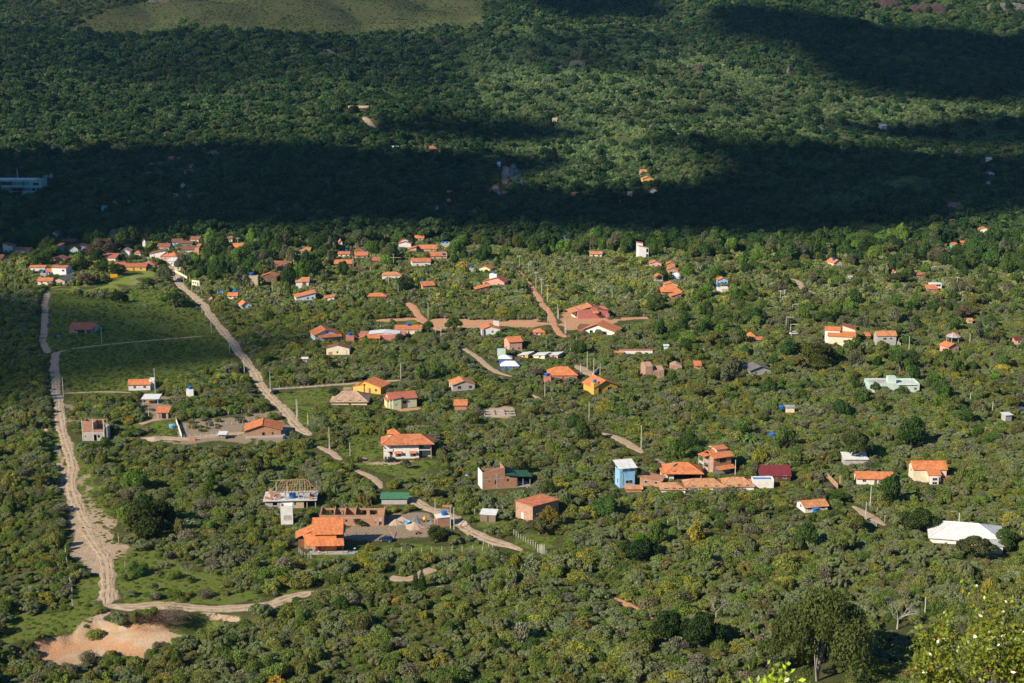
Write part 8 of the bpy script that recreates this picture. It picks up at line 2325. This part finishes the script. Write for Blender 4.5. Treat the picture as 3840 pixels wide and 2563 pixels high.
GLOSS = bpy.data.materials.new('glossy_leaves'); GLOSS.use_nodes = True
t = GLOSS.node_tree; b_ = t.nodes["Principled BSDF"]
tn = N(t, "ShaderNodeAttribute", attribute_type='INSTANCER', attribute_name='tint'); vr = N(t, "ShaderNodeAttribute", attribute_name='leafvar'); fw = N(t, "ShaderNodeAttribute", attribute_name='flower')
cc = mixc(t, 1.0, tn.outputs["Color"], ramp(t, vr.outputs["Fac"], [(0.0, 0.5), (0.5, .95), (1.0, 1.7)]), 'MULTIPLY')
cc = mixc(t, fw.outputs["Fac"], cc, (0.55, 0.26, 0.02))
L(t, cc, b_.inputs[0]); b_.inputs["Roughness"].default_value = .32; b_.inputs["Specular IOR Level"].default_value = .6
tl = N(t, "ShaderNodeBsdfTranslucent"); L(t, cc, tl.inputs[0]); mx = N(t, "ShaderNodeMixShader"); mx.inputs[0].default_value = .28
L(t, b_.outputs[0], mx.inputs[1]); L(t, tl.outputs[0], mx.inputs[2]); L(t, mx.outputs[0], t.nodes["Material Output"].inputs[0])
near_shrub('near_shrub', 'blurred glossy leaved shrub close to the camera at the bottom right corner', 27, 3700, 2375, 1.3, 8500, .1, 5, (0.19, 0.23, 0.022))
near_shrub('near_shrub', 'bright yellow green leafy branch tips at the bottom edge', 20, 2925, 2600, .46, 1100, .12, 6, (0.34, 0.44, 0.04))

# ------------------------------------------------------------------ smoke
x, y, z = g('F6', 955, 640)
m = MB()
pr = []
for i in range(9):
    t = i / 8
    pr.append(((-18 * t ** .8, 4 * t, 1 + 19 * t), 1.2 + 5.5 * t ** .8))
m.tube([p for p, r in pr], [r for p, r in pr], 12)
sm = bpy.data.materials.new('smoke'); sm.use_nodes = True
t = sm.node_tree; t.nodes.clear()
out = N(t, "ShaderNodeOutputMaterial"); pv = N(t, "ShaderNodeVolumePrincipled")
pv.inputs["Color"].default_value = (.42, .64, 1, 1)
L(t, math_(t, 'MULTIPLY', ramp(t, noise(t, .28, 3, vec=objco(t)), [(.4, 0), (.65, 1)]), .02), pv.inputs["Density"])
L(t, pv.outputs[0], out.inputs["Volume"])
o = m.build('smoke', sm, smooth=True); o.location = (x, y, z + 2); tag(o, kind='stuff')

# ------------------------------------------------------------------ planting
ALLV = dict(p=[], pid=[], rot=[], scl=[], tint=[], cls=[], sp=[], r=[], h=[])


def addv(x, y, z, r, h, form, col, cls, sp):
    n = len(x)
    if n == 0: return
    ALLV['p'].append(np.stack([x, y, z], 1)); ALLV['pid'].append(form)
    ALLV['rot'].append(np.stack([RS.normal(0, .12, n), RS.normal(0, .12, n), RS.uniform(0, 6.283, n)], 1))
    ALLV['scl'].append(np.stack([r, r * RS.uniform(.7, 1.3, n), h], 1))
    j = RS.normal(1.38, .1, (n, 1)) * RS.normal(1, .05, (n, 3))
    ALLV['tint'].append(np.clip(col * j * np.array([1.03, 1.02, .92] if cls < 2 else [.9, 1.0, .82]), .008, .6)); ALLV['cls'].append(np.full(n, cls)); ALLV['sp'].append(sp)
    ALLV['r'].append(r); ALLV['h'].append(h)


def pick(forms_by_sp, sp):
    out = np.zeros(len(sp), int)
    for k, f in enumerate(forms_by_sp):
        m = sp == k
        out[m] = RS.choice(PIDX[f], m.sum())
    return out


TREEZONE = [poly('D', [(-100, 560), (0, 585), (120, 600), (420, 640), (560, 690), (900, 625), (1250, 590), (1700, 600), (2349, 640), (2500, 470), (1700, 540), (500, 530), (-100, 560)])]
RIGHT = [poly('D', [(1600, 560), (2500, 500), (2500, 960), (2000, 960), (1650, 900), (1480, 760), (1450, 640)])]
LOWR = [poly('D', [(1500, 1230), (2500, 1050), (2500, 1600), (1650, 1600)])]
# --- trees of the valley
a = jgrid(340, 985, 7.5)
x, y = a[:, 0], a[:, 1]; z = H(x, y); X, Y, D = project(x, y, z)
pr = np.full(len(x), .055)
pr[inany(X, Y, RIGHT)] = .34
tz = inany(X, Y, TREEZONE); pr[tz] = .62
pr[inany(X, Y, LOW)] = 0.004
pr[(X < 1000) & (Y > 1100)] *= .35
pr *= 1 + .8 * vnoise(x, y, 30, 1.0)
m = RS.rand(len(x)) < pr
x, y, z, X, Y, tz = x[m], y[m], z[m], X[m], Y[m], tz[m]
r = RS.uniform(2.3, 4.2, len(x)) + np.where(tz, RS.uniform(.6, 2.6, len(x)), 0) + np.where(X > 2300, .5, 0)
h = r * RS.uniform(1.15, 1.7, len(x)) * np.where(tz, 1.1, 1)
b = blocked(x, y, z, r, h)
# a blocked tree may still fit when smaller
m = ~b
u = RS.rand(len(x))
sp = np.where(tz, np.select([u < .5, u < .6, u < .75, u < .85], [0, 1, 2, 4], 5), np.select([u < .18, u < .42, u < .62, u < .82, u < .9], [0, 1, 2, 3, 4], 5))
TC = np.array([s[2] for s in TSP])
x, y, z, r, h, sp = x[m], y[m], z[m], r[m], h[m], sp[m]
addv(x, y, z - .2, r, h, pick([s[1] for s in TSP], sp), TC[sp], 1, sp)
tx, ty, tr = x, y, r
# --- bushes of the valley
a = jgrid(296, 985, 2.5)
x, y = a[:, 0], a[:, 1]; z = H(x, y); X, Y, D = project(x, y, z)
low = inany(X, Y, LOW)
r = (1.1 + 2.1 * RS.rand(len(x)) ** 1.3) * (1 + .25 * vnoise(x, y, 17, 2.2))
big = RS.rand(len(x)) < .12
r[big] *= 1.35
h = r * RS.uniform(.75, 1.15, len(x))
spr = RS.rand(len(x)) < .07
h = np.where(spr, h * 1.7, h); r = np.where(spr, r * .75, r)
r = np.where(low, RS.uniform(.45, 1.05, len(x)), r); h = np.where(low, r * RS.uniform(.7, 1.2, len(x)), h)
gap = vnoise(x, y, 11, .7) < -.66
r = np.where(gap, r * .62, r); h = np.where(gap, r * .8, h); gap = gap & (RS.rand(len(x)) < .08)
m = ~gap | low
n1, n2, n3 = vnoise(x, y, 26, .3), vnoise(x, y, 19, 1.9), vnoise(x, y, 34, 4.0)
W = np.stack([.9 + 1.1 * n1 + .35 * np.clip((900 - y) / 500, 0, 1) + np.where(X > 1500, .35, -.1), .8 + .8 * n2, .75 - .5 * n1, .32 + .3 * n3, .2 + .5 * n2 - .2 * n1, .28 + .4 * n3, np.where(low, 1.8, .02), .38 - .4 * n2, .0 + .05 * n2], 1)
W = np.clip(W, .006, 3)
W[low] *= np.array([.25, .6, .8, .5, .2, .3, 1, .5, .05])
W /= W.sum(1, keepdims=True)
sp = (RS.rand(len(x))[:, None] > np.cumsum(W, 1)).sum(1); sp = np.clip(sp, 0, len(SP) - 1)
m &= ~blocked(x, y, z, r, h)
SC = np.array([s[2] for s in SP])
x, y, z, r, h, sp = x[m], y[m], z[m], r[m], h[m], sp[m]
sp_f = pick([s[1] for s in SP], sp)
farm = y > 760
ff = pick(['far_round' if s[1] in ('round', 'low', 'broccoli') else 'far_loose' for s in SP], sp)
SC2 = SC.copy(); SC2[0] = (0.16, 0.18, 0.10)
addv(x[~farm], y[~farm], z[~farm] - .12, r[~farm], h[~farm], sp_f[~farm], SC[sp[~farm]], 0, sp[~farm])
addv(x[farm], y[farm], z[farm] - .12, r[farm], h[farm], ff[farm], SC2[sp[farm]], 0, sp[farm])
# --- woods of the mountain
MEAD = [pl for att, v, pl, bare in CLR if att == 'meadow' and v > .9]
MEAD2 = [pl for att, v, pl, bare in CLR if att == 'meadow' and v < .9]
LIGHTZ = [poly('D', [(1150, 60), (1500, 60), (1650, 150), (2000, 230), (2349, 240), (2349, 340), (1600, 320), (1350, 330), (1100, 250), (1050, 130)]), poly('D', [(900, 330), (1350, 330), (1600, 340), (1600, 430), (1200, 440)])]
for st, ylo, yhi, r0, r1, cls_ in ((4.1, 985, 2720, 1.8, 3.1, 3), (8.2, 985, 2500, 3.6, 6.4, 4)):
    a = jgrid(ylo, yhi, st, 1.06)
    x, y = a[:, 0], a[:, 1]
    if cls_ == 3:
        k = RS.rand(len(x)) < np.clip(1.15 - (y - 1300) / 2600, .5, 1)
        x, y = x[k], y[k]
    z = H(x, y); X, Y, D = project(x, y, z)
    e = np.arange(1, 30) / 30
    vis = np.ones(len(x), bool)
    for q in (.97, .94, .9, .85, .8, .72, .62):
        vis &= (CAMZ + (z + 9 - CAMZ) * q) > Hbase(x * q, y * q)
    Xw = X + 45 * np.sin(x / 38 + 1.7 * np.sin(y / 70)); Yw = Y + 16 * np.sin(y / 70 + 1.3 * np.sin(x / 49))
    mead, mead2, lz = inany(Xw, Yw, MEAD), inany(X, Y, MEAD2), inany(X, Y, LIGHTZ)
    pt = vnoise(x, y, 60, 1.2) * .5 + vnoise(x, y, 24, .2) * .5
    if cls_ == 3:
        pr = np.where(mead, np.clip(.26 + .8 * (vnoise(x, y, 36, 2.) > .25) + .8 * (Y > 88), 0, .9), np.where(mead2, .6, 1.0)) * np.ones(len(x))
    else:
        pr = np.clip(.62 + .5 * pt, .1, 1) * np.where(mead, .01, np.where(mead2, .12, 1)) * np.where(lz, .35, 1) * np.where(Y > 820, 1.2, 1)
    m = vis & (RS.rand(len(x)) < pr) & (X > -260) & (X < 4100)
    x, y, z, X, Y, lz, pt, mead = x[m], y[m], z[m], X[m], Y[m], lz[m], pt[m], mead[m]
    r = RS.uniform(r0, r1, len(x)) * (1 + (y - 1000) / 5200); h = r * RS.uniform(.9, 1.35, len(x))
    big_ = RS.rand(len(x)) < .06
    r = np.where(big_, r * 1.5, r); h = np.where(big_, h * 1.5, h)
    r = np.where(mead, r * .5, r); h = np.where(mead, r * .8, h)
    m = ~blocked(x, y, z, r, h, 4.0)
    x, y, z, r, h, X, Y, lz, pt = x[m], y[m], z[m], r[m], h[m], X[m], Y[m], lz[m], pt[m]
    u = RS.rand(len(x)) + .35 * pt
    if cls_ == 3:
        sp = np.select([u < .25, u < .5, u < .8], [1, 2, 0], 3)
        col = np.array([(0.078, 0.104, 0.046), (0.100, 0.118, 0.060), (0.052, 0.080, 0.034), (0.100, 0.106, 0.068)])[sp]
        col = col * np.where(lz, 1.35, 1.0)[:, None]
        form = pick(['far_round', 'far_loose', 'far_round', 'far_airy'], sp)
    else:
        sp = np.select([u < .35, u < .6, u < .85], [0, 1, 3], 2)
        col = np.array([(0.027, 0.050, 0.022), (0.045, 0.066, 0.028), (0.040, 0.068, 0.026), (0.060, 0.078, 0.034)])[sp]
        form = pick(['far_mango', 'far_umbrella', 'far_airy', 'far_umbrella'], sp)
    col = col * (1 + .22 * vnoise(x, y, 95, 3.1) + .16 * vnoise(x, y, 41, .9))[:, None]
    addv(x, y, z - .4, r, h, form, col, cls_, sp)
for k in list(ALLV):
    ALLV[k] = np.concatenate(ALLV[k])
print('plants', len(ALLV['p']))

# --- which of them are objects of their own: the ones that show largest
PX_, PY_, PD_ = project(ALLV['p'][:, 0], ALLV['p'][:, 1], ALLV['p'][:, 2] + ALLV['h'] * .6)
size = ALLV['r'] * F / PD_
inside = (PX_ > 20) & (PX_ < 3820) & (PY_ > 20) & (PY_ < 2540)
single = np.zeros(len(size), bool)
for cls_, cnt in ((0, 275), (1, 235)):
    c = np.where((ALLV['cls'] == cls_) & inside)[0]
    # keep them apart a little so that each one can be seen
    c = c[np.argsort(-(size[c] + .012 * (PY_[c] - 1281)))]
    single[c[:cnt]] = True


STOP = set('with of on below above beside at in near right left behind by over carrying showing rising under just touching leaning seen around across from half high partly cut against alone between before for to and'.split())


def short(nick):
    w_ = nick.split(); k = len(w_)
    for i, q in enumerate(w_):
        if i > 2 and q.strip(',') in STOP: k = i; break
    return ' '.join(w_[:k]).strip(',')


_c = {}
for X, Y, nk in LAND:
    if 'one of' not in nk: _c.setdefault(short(nk), []).append((X, Y))
MARKS = [(v[0][0], v[0][1], k) for k, v in _c.items() if len(v) == 1 and 3 <= len(k.split()) <= 7]


def plant_key(desc, X, Y):
    best = min(MARKS, key=lambda l: ((l[0] - X) ** 2 + 2.2 * (l[1] - Y) ** 2))
    dx, dy = X - best[0], Y - best[1]
    side = ('left of' if dx < 0 else 'right of') if abs(dx) > abs(dy) * 1.2 else ('below' if dy > 0 else 'above')
    return (desc, side, best[2]), math.hypot(dx, dy)


ORD = 'second third fourth fifth sixth seventh eighth ninth tenth eleventh twelfth thirteenth fourteenth fifteenth sixteenth seventeenth eighteenth nineteenth twentieth'.split()
ORD = ORD + ['twenty ' + q for q in ['first'] + ORD[:8]] + ['thirtieth'] + ['thirty ' + q for q in ['first'] + ORD[:8]] + ['fortieth'] * 60
PLANTS = {}


seen_l = {}
for i in np.where(single)[0]:
    cls_, sp = ALLV['cls'][i], ALLV['sp'][i]
    px, py = PX_[i], PY_[i]
    S_ = ALLV['scl'][i]
    if cls_ == 0:
        o = bpy.data.objects.new('bush', PROTO[ALLV['pid'][i]])
        link(o)
        o.location = ALLV['p'][i]; o.rotation_euler = ALLV['rot'][i]; o.scale = S_
        o['tint'] = [float(v) for v in ALLV['tint'][i]]
        wd = 'small' if S_[0] < 2.3 else 'large' if S_[0] > 2.9 else 'mid sized'
        key, d_ = plant_key(wd + ' ' + SP[sp][0] + ' bush', px, py); PLANTS.setdefault(key, []).append((d_, o))
        tag(o, '', 'bush', 'bushes of the dense scrub')
    else:
        o = empty('tree', ALLV['p'][i], ALLV['rot'][i][2])
        o.scale = S_
        c = bpy.data.objects.new('crown', PROTO[ALLV['pid'][i]]); link(c, o)
        c['tint'] = [float(v) for v in ALLV['tint'][i]]
        MB().tube([(0, 0, -.1), (.03, .02, .3), (0, .02, .6)], [.055, .045, .02], 6).build('trunk', M['bark'], o)
        wd = 'small' if S_[0] < 3 else 'large' if S_[0] > 4.2 else 'mid sized'
        key, d_ = plant_key(wd + ' ' + TSP[sp][0] + ' tree', px, py); PLANTS.setdefault(key, []).append((d_, o))
        tag(o, '', 'tree', 'trees standing among the scrub')
for (desc, side, nk), v in PLANTS.items():
    for i, (d_, o) in enumerate(sorted(v, key=lambda q: q[0])):
        lead = '' if len(v) == 1 else ('nearest ' if i == 0 else ORD[i - 1] + ' nearest ')
        o['label'] = ' '.join((lead + desc + ' ' + side + ' ' + nk).split()[:16])
m = ~single
near = m & (ALLV['cls'] < 2)
for nm, mm in (('scrub', m & (ALLV['cls'] == 0)), ('valley_woodland', m & (ALLV['cls'] == 1)), ('forest', m & (ALLV['cls'] > 2))):
    scatter(nm, ALLV['p'][mm], ALLV['pid'][mm], ALLV['rot'][mm], ALLV['scl'][mm], ALLV['tint'][mm])
# grass tussocks in the clearings
a = jgrid(300, 700, 1.5)
x, y = a[:, 0], a[:, 1]; z = H(x, y); X, Y, D = project(x, y, z)
gr = inany(X, Y, [pl for att, v, pl, b_ in CLR if att == 'grass' and v > .78] + LOW[:2] + LOW[4:])
m = gr & (RS.rand(len(x)) < .6) & (vnoise(x, y, 7, .5) > -.5)
x, y, z = x[m], y[m], z[m]
ok = np.ones(len(x), bool)
for pts, hw_ in ROADS:
    q = pts[::2]
    for s0 in range(0, len(x), 4000):
        sl_ = slice(s0, s0 + 4000)
        ok[sl_] &= np.hypot(x[sl_][:, None] - q[None, :, 0], y[sl_][:, None] - q[None, :, 1]).min(1) > hw_ + .3
for cx, cy, a_, b_, ya in FOOT:
    ok &= ~((np.abs(x - cx) < a_) & (np.abs(y - cy) < b_))
x, y, z = x[ok], y[ok], z[ok]
n = len(x)
rr = RS.uniform(.4, .95, n)
gc = np.array([(0.12, 0.19, 0.03), (0.15, 0.19, 0.035), (0.19, 0.19, 0.05), (0.09, 0.15, 0.03)])[RS.randint(0, 4, n)] * RS.normal(1, .12, (n, 1))
scatter('grass', np.stack([x, y, z - .05], 1), RS.choice(PIDX['low'], n), np.stack([RS.normal(0, .1, n), RS.normal(0, .1, n), RS.uniform(0, 6.28, n)], 1), np.stack([rr, rr, rr * .5], 1), gc)

# ------------------------------------------------------------------ air
hz = bpy.data.materials.new('haze'); hz.use_nodes = True
t = hz.node_tree; t.nodes.clear()
out = N(t, "ShaderNodeOutputMaterial"); pv = N(t, "ShaderNodeVolumePrincipled")
pv.inputs["Color"].default_value = (.30, .62, 1.0, 1)
pv.inputs["Density"].default_value = HAZE
pv.inputs["Anisotropy"].default_value = 0.0
L(t, pv.outputs[0], out.inputs["Volume"])
o = MB().box(-5200, 5200, -480, 3600, -12, 420).build('haze', hz)
tag(o, kind='stuff')
for k, a_ in ATT.items():
    terrain.data.attributes[k].data.foreach_set("value", a_.astype(np.float32).ravel())
